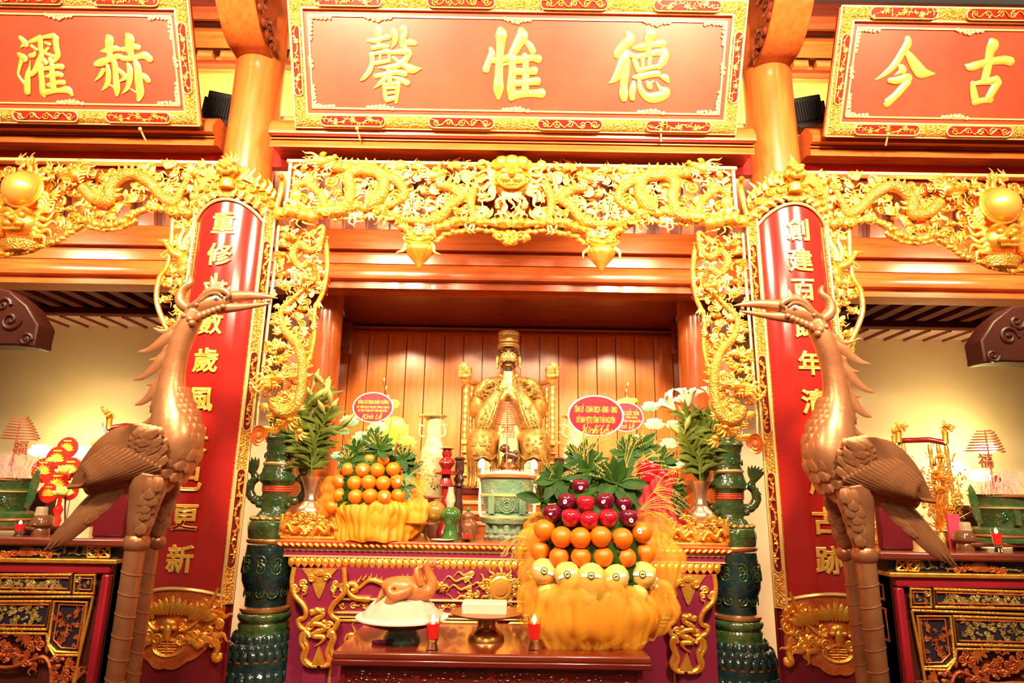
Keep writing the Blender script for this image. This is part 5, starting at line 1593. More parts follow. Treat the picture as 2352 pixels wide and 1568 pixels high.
# ================================================================== green ceramic censers beside the altar
GREEN = mat('green_glaze', (.028, .085, .022), .18, 0, col2=(.085, .10, .032), nscale=16, coat=.7, bump=.35, bscale=45, btype='vor', contrast=(.4, .62))
TEAL = mat('teal_glaze', (.008, .030, .034), .16, 0, col2=(.035, .042, .022), nscale=18, coat=.7, bump=.35, bscale=45, btype='vor', contrast=(.45, .7))
COPPER = mat('copper_band', (.70, .26, .08), .3, .7)
YG = 4.56
def censer(sx, label):
    c0 = at(604, 1450, YG)
    X = c0.x if sx < 0 else -c0.x-.05
    def zg(py): return at(604, py, YG).z
    sG = mpp(604, 1400, YG)
    t = empty('ceramic_censer', (X, YG, 0), label, 'censer', 'ceramic censers')
    def L(rows, nm, m, **k):
        pr = [(r*sG, zg(y)) for y, r in rows]
        pr.reverse() if pr[0][1] > pr[-1][1] else None
        return MB().lathe((X, YG, 0), pr, 40, **k).obj(nm, m, t, smooth=50)
    zf = zg(1560)
    MB().lathe((X, YG, 0), [(92*sG, 0), (92*sG, zf-.02), (88*sG, zf)], 32).obj('plinth', DWOOD, t)
    L([(1460, 62), (1470, 72), (1473, 76), (1500, 78), (1502, 82), (1535, 84), (1545, 88), (1560, 88)], 'bell_base', TEAL)
    L([(1547, 89), (1550, 91), (1560, 91)], 'foot_ring', COPPER)
    L([(1400, 50), (1403, 56), (1410, 59), (1418, 56), (1424, 52), (1430, 56), (1440, 54), (1452, 58), (1460, 62)], 'neck_rings', GREEN)
    L([(1388, 48), (1392, 55), (1398, 55), (1402, 50)], 'upper_ring', COPPER)
    L([(1500, 79.5), (1503, 82.5), (1506, 80)], 'middle_ring', COPPER)
    L([(1248, 54), (1256, 55), (1270, 56), (1310, 60), (1330, 58), (1345, 52), (1365, 46), (1388, 46)], 'drum', TEAL)
    L([(1234, 55), (1236, 57), (1241, 57), (1244, 55)], 'drum_ring', COPPER)
    L([(1193, 54), (1197, 58), (1215, 57), (1235, 54), (1245, 54)], 'drum_lid', GREEN)
    # lotus petals round the bell base, beads
    for py, r, nn, hh in ((1540, 87, 26, 30), (1490, 80, 26, 22), (1474, 76, 24, 18), (1456, 64, 22, 18)):
        pm = MB().ell((0, 0, 0), hh*.42*sG, hh*.14*sG, hh*.55*sG, 8, 6).mesh('petal', TEAL, 60)
        for k in range(nn):
            a = 2*pi*k/nn
            inst('petal', pm, t, Matrix.Translation((r*sG*cos(a), r*sG*sin(a), zg(py))) @ Matrix.Rotation(a+pi/2, 4, 'Z') @ Matrix.Rotation(R(-14), 4, 'X'))
    # upper vessel
    L([(925, 26), (940, 30), (955, 33), (958, 38), (965, 34), (985, 34), (1000, 38), (1006, 42), (1012, 38), (1020, 36), (1040, 35), (1058, 34), (1062, 36), (1066, 36), (1070, 36), (1085, 40), (1095, 45), (1103, 45), (1110, 36), (1128, 32), (1140, 34), (1152, 35), (1170, 33), (1178, 40), (1190, 48), (1193, 50)], 'vessel', GREEN)
    L([(1061, 36), (1063, 38), (1067, 38), (1069, 36)], 'gilt_band', GOLDF)
    L([(1112, 33), (1113, 35), (1129, 34), (1130, 32)], 'red_band', mat('red_ribbon', (.75, .02, .01), .4))
    for zz in (1116, 1121, 1126):
        MB().tube([Vector((X+35.2*sG*cos(a), YG+35.2*sG*sin(a), zg(zz))) for a in [2*pi*i/28 for i in range(28)]], .0022, 5, closed=True).obj('ribbon_stripe', GOLDF, t)
    rim_ = MB()
    for k in range(18):
        a = 2*pi*k/18
        rim_.ell((X+48*sG*cos(a), YG+48*sG*sin(a), zg(1189)), 8*sG, 8*sG, 5*sG, 8, 6)
    rim_.obj('gilt_petals', GOLDO, t)
    for q in (-1, 1):
        P = [Vector((X+q*r*sG, YG, zg(y))) for r, y in spl([(36, 1148), (52, 1146), (64, 1132), (66, 1118), (58, 1104), (52, 1098), (60, 1088)], 4)]
        ho_ = MB().tube(P, [10*sG]*6+[11*sG]*8+[9*sG]*6+[8*sG]*5, 10)
        for i in range(3, 22, 3): ho_.ell(P[i]+Vector((q*7*sG, -4*sG, 2*sG)), 4*sG, 3*sG, 5*sG, 6, 5)
        ho = ho_.obj('handle', GREEN, t, smooth=60)
        fn_ = MB()
        for k in range(6): leaf(fn_, (X+q*62*sG, YG-.004*k, zg(1092)), pi/2+q*(-.1+.22*k-.4), 44*sG, 12*sG, .5, q*-.3)
        fn_.obj('tail_fan', GREEN, ho, smooth=60)
        MB().ell((X+q*44*sG, YG-8*sG, zg(1148)), 15*sG, 12*sG, 11*sG, 10, 8).ell((X+q*34*sG, YG-14*sG, zg(1158)), 9*sG, 8*sG, 8*sG, 10, 8).ell((X+q*46*sG, YG-19*sG, zg(1150)), 3*sG, 3*sG, 3*sG, 6, 5).obj('dragon_head', GREEN, ho, smooth=60)
    lobes = MB()
    for k in range(7):
        a = -pi/2+(k-3)*.5
        scroll(lobes, (0, 0, 0), 14*sG, 1.5, 2.2*sG, 1, k, .8, 14, 5)
    lobes = MB()
    for k in range(5):
        a = -pi/2+(k-2)*.62
        for (py, r) in ((1300, 59.5), (1285, 58), (1355, 49), (1045, 35)):
            m_ = MB(); scroll(m_, (0, 0, 0), (14 if py > 1100 else 8)*sG, 1.5, 2.0*sG, 1 if k % 2 else -1, k, .8, 14, 5)
            m_.xf(Matrix.Translation((X+r*sG*cos(a), YG+r*sG*sin(a), zg(py))) @ Matrix.Rotation(a+pi/2, 4, 'Z'))
            lobes.merge(m_)
    lobes.obj('relief_scrolls', GREEN, t, kind='stuff')
censer(-1, 'tall green ceramic censer tower beside the altar end with the orange pyramid')
censer(1, 'tall green ceramic censer tower beside the altar end with the open white lilies')
# ================================================================== king statue on its throne
Y6 = 5.58
def W6(px, py, h=0.0):
    """h in pixels toward the viewer"""
    s = mpp(1167, 950, Y6)
    return at(px, py, Y6)+Vector((0, -h*s, 0))
s6 = mpp(1167, 950, Y6)
CXP = 1168
def loft(rows, n=24, power=2.0):
    """rows: (py, cx, half width, half depth, h)"""
    mb = MB()
    vv = []
    for (y, cx, hw_, hd, h) in rows:
        c = W6(cx, y, h)
        for i in range(n):
            a = 2*pi*i/n
            ca, sa_ = cos(a), sin(a)
            e = 2/power
            vv.append(c+Vector((math.copysign(abs(ca)**e, ca)*hw_*s6, math.copysign(abs(sa_)**e, sa_)*hd*s6, 0)))
    m = len(rows)
    ff = [(k*n+(i+1) % n, k*n+i, (k+1)*n+i, (k+1)*n+(i+1) % n) for k in range(m-1) for i in range(n)]
    ff += [tuple(range(n)), tuple((m-1)*n+i for i in range(n-1, -1, -1))]
    return mb.add(vv, ff)
zt3 = 1.60
base6 = Vector((W6(CXP, 1100).x, Y6, zt3))
thr = empty('throne', base6+Vector((0, .05, 0)), 'gilded throne with dragon-head arms and turned balusters behind the statue', 'throne')
zb6 = lambda py: at(CXP, py, Y6).z
ks = empty('king_statue', base6+Vector((0, -.1, .02)), 'golden seated king statue with tall crown and black beard holding a pale tablet', 'statue')
FACE = mat('statue_face', (.80, .52, .17), .36, .2)
HAIR = mat('black_hair', (.02, .013, .018), .5)
GS = mat('statue_gilt', (.50, .26, .06), .38, .6, col2=(.30, .13, .025), nscale=22, bump=.35, bscale=55)
body = loft([(852, CXP, 15, 14, 4), (864, CXP, 17, 15, 2), (869, CXP, 34, 22, 0), (876, CXP, 50, 28, 0), (890, CXP, 62, 33, 0), (910, CXP, 67, 37, 2), (940, CXP, 69, 41, 4), (975, CXP, 72, 45, 6), (1000, CXP, 82, 50, 8), (1012, CXP, 84, 52, 8)])
def tb6(pts, n=12, flat=1.0, k=4):
    q = spl(pts, k)
    return MB().tube([W6(a, b, h) for a, b, h, r in q], [r*s6 for a, b, h, r in q], n, flat)
for q in (-1, 1):
    X = lambda d: CXP+q*d
    body.merge(tb6([(X(48), 884, 0, 18), (X(64), 912, 6, 21), (X(66), 945, 22, 22), (X(48), 952, 46, 19), (X(20), 930, 62, 13), (X(6), 915, 66, 9)]))
# head on its neck, one surface with the body
def face_pt(u, v):
    a = 2*pi*u; t = -pi/2+pi*v
    r = cos(t)
    x = 24*r*cos(a); y = 26*r*sin(a); z = 30*sin(t)
    x *= 1-.18*max(0, -sin(t))**1.5
    c = W6(CXP, 826, 4)
    return c+Vector((x*s6, y*s6, z*s6))
hm = MB(); hm.grid(face_pt, 28, 18, cu=True)
body.merge(hm)
body.merge(tb6([(CXP, 812, 28, 3), (CXP, 822, 31, 3.2), (CXP, 830, 34, 4.5), (CXP, 834, 31, 3.5)], 8))
for q in (-1, 1):
    body.merge(MB().ell(W6(CXP+q*4, 833, 31), 3*s6, 3*s6, 2.4*s6, 8, 6))
    body.merge(MB().ell(W6(CXP+q*13, 832, 22), 7*s6, 5*s6, 7*s6, 10, 8))
    body.merge(MB().ell(W6(CXP+q*25, 826, 2), 3.5*s6, 6*s6, 13*s6, 10, 8))
    body.merge(MB().ell(W6(CXP+q*25, 842, 2), 3*s6, 4*s6, 5*s6, 8, 6))
    body.merge(MB().ell(W6(CXP+q*11, 811, 25), 8*s6, 3*s6, 2.2*s6, 10, 6))
bo = body.obj('body', GS, ks, smooth=60)
# face details
MB().ell(W6(CXP, 826, 5), 23.2*s6, 26*s6, 27*s6, 24, 16).obj('face', FACE, ks, smooth=180)
nose = tb6([(CXP, 811, 29, 2.6), (CXP, 822, 32, 3), (CXP, 830, 35, 4.4), (CXP, 835, 31.5, 3)], 10)
for q in (-1, 1): nose.ell(W6(CXP+q*4.4, 833, 31.5), 3.2*s6, 3*s6, 2.6*s6, 8, 6)
nose.obj('nose', FACE, ks, smooth=180)
EW = mat('eye_white', (.85, .75, .55), .3)
for q in (-1, 1):
    e = MB().ell(W6(CXP+q*10, 819, 26.5), 4.6*s6, 2.6*s6, 1.7*s6, 12, 8).obj('eye', EW, ks)
    MB().ell(W6(CXP+q*9.5, 819, 28.9), 1.6*s6, 1*s6, 1.5*s6, 8, 6).obj('iris', HAIR, e)
    tb6([(CXP+q*3.5, 813, 29.5, .9), (CXP+q*10, 810, 29, 1.9), (CXP+q*18, 809, 24, 1.6), (CXP+q*21, 813, 20, .5)], 6).obj('eyebrow', HAIR, ks)
    tb6([(CXP+q*1.5, 837.5, 32, 2.0), (CXP+q*8, 838, 31, 2.4), (CXP+q*13, 843, 27, 2.0), (CXP+q*14, 850, 24, .8)], 6).obj('moustache', HAIR, ks)
    MB().ell(W6(CXP+q*25, 829, 3), 4*s6, 6*s6, 13*s6, 10, 8).ell(W6(CXP+q*25.5, 843, 4), 3.4*s6, 4*s6, 5*s6, 8, 6).obj('ear', FACE, ks)
tb6([(CXP-6, 843.5, 30, 1.2), (CXP, 844.5, 31.5, 2.0), (CXP+6, 843.5, 30, 1.2)], 6).obj('lips', FACE, ks)
tb6([(CXP, 849, 29, 6.5), (CXP, 856, 29, 7.5), (CXP, 864, 29, 7), (CXP, 871, 28, 3)], 10, .7).obj('beard', HAIR, ks, smooth=60)
# crown
pr = [(25.5, 800), (25.5, 794), (23.5, 792), (23, 786), (24, 772), (25.5, 767), (25, 765), (0.01, 764.5)]
ct = MB().lathe((W6(CXP, 800, 2).x, W6(CXP, 800, 2).y, 0), [(r*s6, zb6(y)) for r, y in pr], 28, 1, 1.05).obj('crown', FACE, ks, smooth=40)
cm = MB()
for k in range(9):
    a = -pi/2+(k-4)*.36
    c = Vector((W6(CXP, 780, 2).x+24.3*s6*cos(a), W6(CXP, 780, 2).y+25.5*s6*sin(a), zb6(778)))
    m_ = MB(); scroll(m_, (0, 0, 0), 6*s6, 1.5, 1.2*s6, 1 if k % 2 else -1, k, .9, 12, 5)
    cm.merge(m_.xf(Matrix.Translation(c) @ Matrix.Rotation(a+pi/2, 4, 'Z')))
for y in (768, 790, 797):
    cm.tube([Vector((W6(CXP, y, 2).x+25.3*s6*cos(a), W6(CXP, y, 2).y+26.6*s6*sin(a), zb6(y))) for a in [2*pi*i/28 for i in range(28)]], .9*s6, 5, closed=True)
cm.obj('crown_relief', GS, ct, kind='stuff')
# robe: hanging sleeves, lap, skirt, collar, cape edge
for q in (-1, 1):
    X = lambda d: CXP+q*d
    sl = tb6([(X(20), 912, 64, 12), (X(32), 932, 66, 18), (X(44), 958, 66, 24), (X(52), 982, 68, 24), (X(58), 1000, 72, 14)], 16, .7)
    so_ = sl.obj('sleeve', GS, ks, smooth=60)
    fd = MB()
    for k in range(4): fd.merge(tb6([(X(18+3*k), 910+5*k, 76-2*k, 2.2), (X(26+5*k), 942, 84-2*k, 2.6), (X(34+8*k), 972, 88-2*k, 2.6), (X(46+7*k), 996, 88-2*k, 1.6)], 6))
    fd.obj('sleeve_folds', GS, so_, smooth=60)
    kn = tb6([(X(36), 1016, 6, 32), (X(50), 1018, 40, 35), (X(57), 1022, 66, 35), (X(60), 1046, 72, 32), (X(58), 1085, 66, 31), (X(58), 1122, 66, 36)], 18)
    kn.obj('robe_leg', GS, ks, smooth=60)
    rf = MB()
    for k in range(7):
        a = -1.1+.37*k
        dx, dh = 33*sin(a), 32*cos(a)
        rf.merge(tb6([(X(59+dx), 1066, 70+dh, 1.4), (X(58+dx), 1090, 67+dh, 2.4), (X(58+dx*1.12), 1118, 67+dh*1.12, 2.8)], 6))
    rf.obj('robe_folds', GS, ks, smooth=60)
    cp = tb6([(X(20), 872, 16, 6), (X(44), 884, 22, 14), (X(60), 900, 18, 18), (X(66), 912, 14, 18)], 14)
    cp.obj('shoulder_cape', GS, ks, smooth=60)
    ce = tb6([(X(14), 868, 18, 1.8), (X(26), 890, 38, 1.8), (X(30), 905, 44, 2.4), (X(40), 918, 46, 2.6), (X(52), 912, 42, 2.6), (X(60), 918, 34, 2.6), (X(70), 908, 18, 2.2)], 6)
    ce.obj('cape_edge', GS, ks)
    kd = tb6([(X(26), 1050, 80, 2.2), (X(38), 1060, 98, 2.4), (X(54), 1054, 106, 2.4), (X(70), 1060, 102, 2.4), (X(90), 1050, 76, 2.2)], 6)
    kd.obj('hem_border', GS, ks)
loft([(1000, CXP, 84, 46, 10), (1030, CXP, 86, 44, 20), (1070, CXP, 86, 44, 24), (1122, CXP, 90, 48, 26)], 28, 3).obj('skirt', GS, ks, smooth=60)
loft([(1005, CXP, 20, 8, 78), (1030, CXP, 22, 8, 86), (1070, CXP, 22, 8, 88), (1122, CXP, 24, 9, 90)], 16, 4).obj('front_panel', GS, ks, smooth=60)
loft([(980, CXP, 70, 46, 8), (986, CXP, 73, 49, 8), (996, CXP, 74, 50, 8), (1000, CXP, 70, 46, 8)], 24).obj('belt', GS, ks)
tb6([(CXP-20, 862, 8, 2.5), (CXP-8, 874, 24, 2.5), (CXP, 880, 30, 2.5), (CXP+8, 874, 24, 2.5), (CXP+20, 862, 8, 2.5)], 6).obj('collar', FACE, ks)
# hands closed on the tablet
MB().box(W6(CXP-1, 889, 62), 18*s6, 4*s6, 52*s6).obj('tablet', mat('ivory_tablet', (.88, .66, .28), .35), ks, bevel=.01, bsegs=3)
for q in (-1, 1):
    hn = MB().ell(W6(CXP+q*12-2, 912 if q > 0 else 900, 62), 7*s6, 7*s6, 9*s6, 12, 8)
    for k in range(4):
        y0 = (906 if q > 0 else 892)+3.4*k
        hn.merge(tb6([(CXP+q*15-2, y0, 64, 2.0), (CXP+q*12-2, y0-1, 70, 2.0), (CXP+q*5-2, y0, 70.5, 1.9), (CXP-q*2-2, y0+1, 68.5, 1.4)][:4 if k < 3 else 3], 6))
    hn.merge(tb6([(CXP+q*12-2, 902 if q > 0 else 890, 58, 2.4), (CXP+q*8-2, 895 if q > 0 else 883, 61, 2.2), (CXP+q*4-2, 890 if q > 0 else 879, 66, 1.6)], 6))
    hn.obj('hand', FACE, ks, smooth=60)
# embroidered relief
er = MB(); rnd = random.Random(4)
def surf(x, y):
    d = abs(x-CXP)
    if y < 985: return 40*math.sqrt(max(.05, 1-(d/72)**2))
    return 117-.008*(abs(d-58))**2*1.2
def WE(x, y, h=0): return W6(x, y, surf(x, y)+1.5)
for q in (-1, 1):
    for k in range(34):
        x, y = rnd.uniform(26, 72), rnd.uniform(880, 918)
        if x > 40+(y-876)*1.3: continue
        c = W6(CXP+q*x, y, 40+rnd.uniform(-2, 2)-max(0, x-52)*.5)
        scroll(er, c, rnd.uniform(.011, .019), 1.4, .0045, rnd.choice((-1, 1)), k, .9, 10, 5)
    for k in range(30):
        t_ = rnd.random()
        c = W6(CXP+q*(36+20*t_+rnd.uniform(-10, 10)), 935+55*t_, 86+rnd.uniform(-1, 2))
        scroll(er, c, rnd.uniform(.008, .014), 1.4, .0035, rnd.choice((-1, 1)), k, .9, 10, 5)
for q in (-1, 1):
    for k in range(26):
        a, r = rnd.random()*6.28, 24*math.sqrt(rnd.random())
        c = W6(CXP+q*58+r*cos(a), 1030+r*1.1*sin(a), 71+35*math.sqrt(max(.1, 1-(r*cos(a)/38)**2)))
        scroll(er, c, rnd.uniform(.010, .018), 1.4, .0042, rnd.choice((-1, 1)), k, .9, 10, 5)
er.obj('embroidery_relief', GS, ks, kind='stuff', smooth=50)
# throne
for q in (-1, 1):
    X = lambda d: CXP+q*d
    for dx, top, r in ((99, 885, 6.5), (87, 890, 4.5)):
        c = W6(X(dx), 1000, 30 if dx > 90 else 10)
        pr = []
        nb_ = 9
        for k in range(nb_*4+1):
            t = k/(nb_*4)
            y = 1015+(top-1015)*t
            pr.append(((r*(.72+.28*abs(sin(pi*nb_*t))))*s6, zb6(y)))
        MB().lathe((c.x, c.y, 0), pr, 14).obj('baluster', GOLDO, thr, smooth=60)
    MB().tube([W6(X(60), 880, -30), W6(X(80), 880, 0), W6(X(94), 880, 30), W6(X(100), 876, 44)], 6*s6, 10).obj('arm_rail', GOLDO, thr)
    hd_ = MB()
    c = W6(X(98), 862, 40)
    hd_.ell(c+Vector((-q*2*s6, 0, -10*s6)), 15*s6, 14*s6, 9*s6, 14, 8)
    hd_.ell(c+Vector((-q*4*s6, 0, 4*s6)), 13*s6, 12*s6, 11*s6, 14, 8)
    for k in range(9): scroll(hd_, c+Vector(((-10+5*(k % 3)*2)*s6*.9, -12*s6, (-8+8*(k//3))*s6)), 5*s6, 1.4, 1.4*s6, 1 if k % 2 else -1, k, .9, 10, 5)
    for k in range(4): flame(hd_, c+Vector((0, 0, 10*s6)), pi/2+q*(.2-.4*k), 15*s6, 6*s6, .7, .3)
    hd_.tube([c+Vector((-q*8*s6, 0, -14*s6)), c+Vector((-q*2*s6, 0, -22*s6)), W6(X(99), 890, 30)], [7*s6, 7*s6, 6*s6], 10)
    hd_.obj('dragon_finial', GOLDO, thr, smooth=60)
    MB().bb(min(W6(X(78), 1000).x, W6(X(106), 1000).x), max(W6(X(78), 1000).x, W6(X(106), 1000).x), W6(0, 0, 40).y, W6(0, 0, -60).y, zb6(1025), zb6(1014)).obj('seat_bracket', GOLDO, thr, bevel=.006)
MB().bb(W6(CXP-104, 1060).x, W6(CXP+104, 1060).x, W6(0, 0, 36).y, 5.94, zt3, zb6(1025)).obj('seat_box', GOLDO, thr, bevel=.01)
for y, dx in ((1062, 110), (1040, 108), (1092, 112)):
    MB().bb(W6(CXP-dx, 1060).x, W6(CXP+dx, 1060).x, W6(0, 0, 44).y, 5.95, zb6(y+4), zb6(y)).obj('moulding', GOLDO, thr, bevel=.005)
MB().bb(W6(CXP-70, 900).x, W6(CXP+70, 900).x, 5.84, 5.88, zt3+.1, zb6(880)).obj('back_board', GOLDO, thr, bevel=.01)
# ================================================================== offerings on and before the altar
def rows_px(px, rows, Y, zb=None):
    s = mpp(px, rows[0][0], Y)
    pr = [(max(r*s, .0001), at(px, y, Y).z) for y, r in rows]
    pr.sort(key=lambda q: q[1]) if False else None
    if pr[0][1] > pr[-1][1]: pr.reverse()
    if zb is not None:
        d = zb-pr[0][1]
        k = (pr[-1][1]-zb)/(pr[-1][1]-pr[0][1]) if pr[-1][1] > pr[0][1] else 1
        pr = [(r, pr[-1][1]-(pr[-1][1]-z)*k) for r, z in pr]
    X = at(px, (rows[0][0]+rows[-1][0])/2, Y).x
    return X, pr, s
def turned(name, label, cat, px, rows, Y, m, zb, group=None, n=28, flute=0, fa=0, smooth=45, sy=1):
    X, pr, s = rows_px(px, rows, Y, zb)
    return MB().lathe((X, Y, 0), pr, n, 1, sy, flute, fa).thing(name, m, label, cat, group, base=(X, Y, pr[0][1]), smooth=smooth)
def turned_part(t, name, px, rows, Y, m, zb=None, n=28, flute=0, fa=0, smooth=45):
    X, pr, s = rows_px(px, rows, Y, zb)
    return MB().lathe((X, Y, 0), pr, n, 1, 1, flute, fa).obj(name, m, t, smooth=smooth)
BRASS = mat('brass', (.86, .60, .36), .26, .8)
BRASSD = mat('dark_brass', (.42, .20, .06), .28, .9)
JADE = mat('green_jade', (.022, .075, .012), .12, 0, col2=(.05, .12, .022), nscale=9, coat=.6)
CELAD = mat('celadon_glaze', (.10, .22, .13), .14, 0, col2=(.20, .26, .14), nscale=22, coat=.6, bump=.3, bscale=60, btype='vor')
PORC = mat('ivory_porcelain', (.46, .39, .22), .16, 0, col2=(.42, .29, .10), nscale=26, coat=.5, contrast=(.5, .68))
REDW = mat('red_lacquer_wood', (.20, .008, .007), .18, 0, coat=.6)
BROWN = mat('brown_glaze', (.16, .055, .02), .14, 0, coat=.7)
BLKW = mat('black_wood', (.045, .014, .010), .2, 0, coat=.6)
GLASS = mat('clear_glass', (.95, .95, .93), .05, 0, trans=1.0)
WAXR = mat('red_wax', (.85, .012, .008), .18, 0, emit=(1, .02, .01), es=.35)
FLAME = mat('flame', (1, .8, .4), .5, emit=(1, .72, .30), es=14)
LEAF = mat('leaf_green', (.030, .085, .012), .35, 0, col2=(.055, .13, .02), nscale=20, coat=.2)
LEAFD = mat('dark_leaf', (.014, .045, .005), .5, 0, col2=(.028, .070, .008), nscale=14, spec=.12)
LILYG = mat('lily_green', (.10, .14, .014), .5, 0, col2=(.16, .20, .024), nscale=14, spec=.2)
BUD = mat('lily_bud', (.36, .38, .07), .4, 0, col2=(.45, .44, .12), nscale=14)
PETAL = mat('lily_petal', (.88, .78, .48), .45)
ORANGE = mat('orange_peel', (.90, .19, .004), .35, 0, col2=(.84, .14, .003), nscale=5, bump=.15, bscale=220, coat=.15)
APPLE = mat('red_apple', (.50, .008, .018), .16, 0, col2=(.30, .006, .022), nscale=3.5, coat=.5)
APPLED = mat('dark_apple', (.16, .004, .022), .16, 0, col2=(.10, .003, .016), nscale=3.5, coat=.5)
PEAR = mat('pale_melon', (.88, .58, .16), .45, 0, col2=(.82, .48, .10), nscale=8)
FOAM = mat('foam_net', (.92, .80, .62), .6)
TULLE = mat('yellow_tulle', (.88, .30, .008), .6, 0, col2=(.82, .22, .005), nscale=9, alpha=.90, stretch=(3, 3, .6))
TULLE2 = mat('sheer_tulle', (.95, .42, .02), .6, 0, alpha=.38)
STRAW = mat('dry_grass', (.55, .33, .07), .6)
WHITE = mat('white_card', (.74, .66, .56), .5)
CARD = mat('red_card', (.60, .006, .014), .35, 0, coat=.3)
GTXT = mat('gold_print', (.95, .62, .06), .4)
STICK = mat('sticker_white', (.85, .85, .88), .4)
DARKP = mat('dark_print', (.03, .03, .05), .4)
INK = mat('incense_pink', (.75, .38, .34), .6)
COILM = mat('incense_coil', (.40, .09, .035), .6)
# ---- gilt carved stands with brass vases
def carved_stand(x0, x1, y0, y1, Y, label):
    a, b = at(x0, y1, Y), at(x1, y1, Y)
    h = at((x0+x1)/2, y0, Y).z-ztop
    cx_ = (a.x+b.x)/2; hw_ = (b.x-a.x)/2
    t = empty('carved_stand', (cx_, Y+.08, ztop), label, 'stand', 'carved stands')
    MB().bb(cx_-hw_, cx_+hw_, Y, Y+.20, ztop, ztop+.018).obj('base', GOLD, t, bevel=.005)
    MB().bb(cx_-hw_*.96, cx_+hw_*.96, Y+.03, Y+.18, ztop+.018, ztop+h*.62).obj('core', GOLDO, t)
    MB().bb(cx_-hw_*.55, cx_+hw_*.55, Y+.03, Y+.19, ztop+h*.62, ztop+h*.72).obj('top', GOLDO, t, bevel=.005)
    rnd = random.Random(int(x0))
    m = MB()
    for i in range(60):
        c = Vector((cx_+rnd.uniform(-.95, .95)*hw_, Y+.02+rnd.uniform(-.02, .02), ztop+.03+h*rnd.uniform(.05, .85)))
        s_ = rnd.uniform(.018, .034)
        k = i % 4
        if k < 2: scroll(m, c, s_*.8, 1.4, s_*.24, rnd.choice((-1, 1)), i, .9, 12, 6)
        elif k == 2: flame(m, c, rnd.random()*6.28, s_*1.8, s_*.6, .7, .4, 1.2, i)
        else: puff(m, c, s_*.55, rnd)
    for q in (-1, 1):
        P = [Vector((cx_+q*hw_*a, Y-.01, ztop+h*b)) for a, b in spl([(.1, .2), (.3, .5), (.55, .3), (.75, .6), (.95, .4), (.8, .9)], 4)]
        m.tube(P, .014, 8)
    m.obj('dragon_carving', GOLD, t, smooth=50, kind='stuff')
    for q in (-1, 1): MB().bb(cx_+q*hw_-.012, cx_+q*hw_+.012, Y, Y+.18, ztop+.018, ztop+h*1.02).obj('end_board', GOLD, t, bevel=.006)
    return cx_, ztop+h*.72
Yv = 4.36
for side, (x0_, x1_, y0_, y1_, vx, rows) in enumerate(((641, 776, 1182, 1243, 713, [(1094, 29), (1097, 27), (1108, 20), (1125, 15), (1143, 13), (1148, 16), (1153, 15), (1160, 20), (1170, 29), (1180, 31), (1188, 28), (1196, 22), (1200, 22)]), (1541, 1674, 1192, 1254, 1610, [(1105, 28), (1108, 26), (1119, 19), (1136, 14), (1153, 13), (1158, 16), (1163, 15), (1170, 20), (1180, 29), (1190, 31), (1198, 28), (1206, 22), (1210, 22)]))):
    near = 'orange pyramid' if side == 0 else 'red-fruit bouquet'
    cx_, zz = carved_stand(x0_, x1_, y0_, y1_, Yv, 'gilded dragon stand under a brass vase beside the ' + near)
    turned('brass_vase', 'flared brass vase with lobed neck holding ' + ('closed lily buds' if side == 0 else 'open white lilies'), 'vase', vx, rows, Yv+.11, BRASS, zz, 'brass vases', 32, 8, .03)
# ---- lilies: every stem a thing
def lily(vx, vy, path, kind, seed, label, grp, Y0):
    rnd = random.Random(seed)
    Y = Y0+rnd.uniform(-.06, .06)
    P = [at(x, y, Y+.0) for x, y in spl([(vx+rnd.uniform(-6, 6), vy)]+path, 5)]
    P[0].z -= .06
    s = mpp(vx, vy, Y)
    t = empty('lily_stem', P[0], label, 'lily', grp)
    MB().tube(P, [2.2*s]*len(P), 6).obj('stem', LILYG, t)
    lf = MB()
    for i in range(2, len(P)-1):
        for q in range(3):
            a = rnd.uniform(-.3, pi+.3)
            L = rnd.uniform(30, 58)*s
            e = Vector((cos(a)*L, rnd.uniform(-.05, .05), sin(a)*L*.8+.02))
            lf.tube([P[i], P[i]+e*.5+Vector((0, 0, .012)), P[i]+e], [1.2*s, 4.6*s, .4*s], 5, .4)
    lf.obj('leaves', LILYG, t, smooth=60, kind='stuff')
    top = P[-1]
    if kind == 'bud':
        for k in range(rnd.choice((2, 3))):
            a = pi/2+rnd.uniform(-.9, .9)
            L = rnd.uniform(38, 58)*s
            c = P[-1-k*2]
            d = Vector((cos(a), rnd.uniform(-.3, .3), sin(a)))
            MB().tube([c, c+d*L*.35, c+d*L*.5, c+d*L*.8, c+d*L*1.15], [1.5*s, 2*s, 6*s, 7*s, 1*s], 8).obj('bud', BUD, t, smooth=60)
    else:
        for k, (dx, dy) in enumerate(kind):
            c = top+Vector((dx*s, -.01*k, -dy*s))
            MB().tube([P[-3], (P[-3]+c)/2+Vector((0, 0, .01)), c], 1.6*s, 5).obj('flower_stalk', LILYG, t)
            fm = MB()
            a0 = math.atan2(c.z-P[-3].z, c.x-P[-3].x)
            ax = (c-P[-3]).normalized()
            for q in range(6):
                a = 2*pi*q/6
                u_ = ax.orthogonal().normalized(); v_ = ax.cross(u_)
                r_ = u_*cos(a)+v_*sin(a)
                fm.tube([c, c+ax*10*s+r_*3*s, c+ax*26*s+r_*9*s, c+ax*38*s+r_*22*s, c+ax*38*s+r_*34*s], [1.5*s, 5*s, 7*s, 6*s, .8*s], 6, .6)
            fo = fm.obj('flower', PETAL, t, smooth=60)
            an = MB()
            for q in range(4): an.tube([c+ax*8*s, c+ax*34*s+Vector((rnd.uniform(-4, 4)*s, 0, rnd.uniform(-4, 4)*s))], .8*s, 4).ell(c+ax*34*s+Vector((rnd.uniform(-4, 4)*s, 0, rnd.uniform(-4, 4)*s)), 2*s, None, None, 6, 4)
            an.obj('stamens', GTXT, fo)
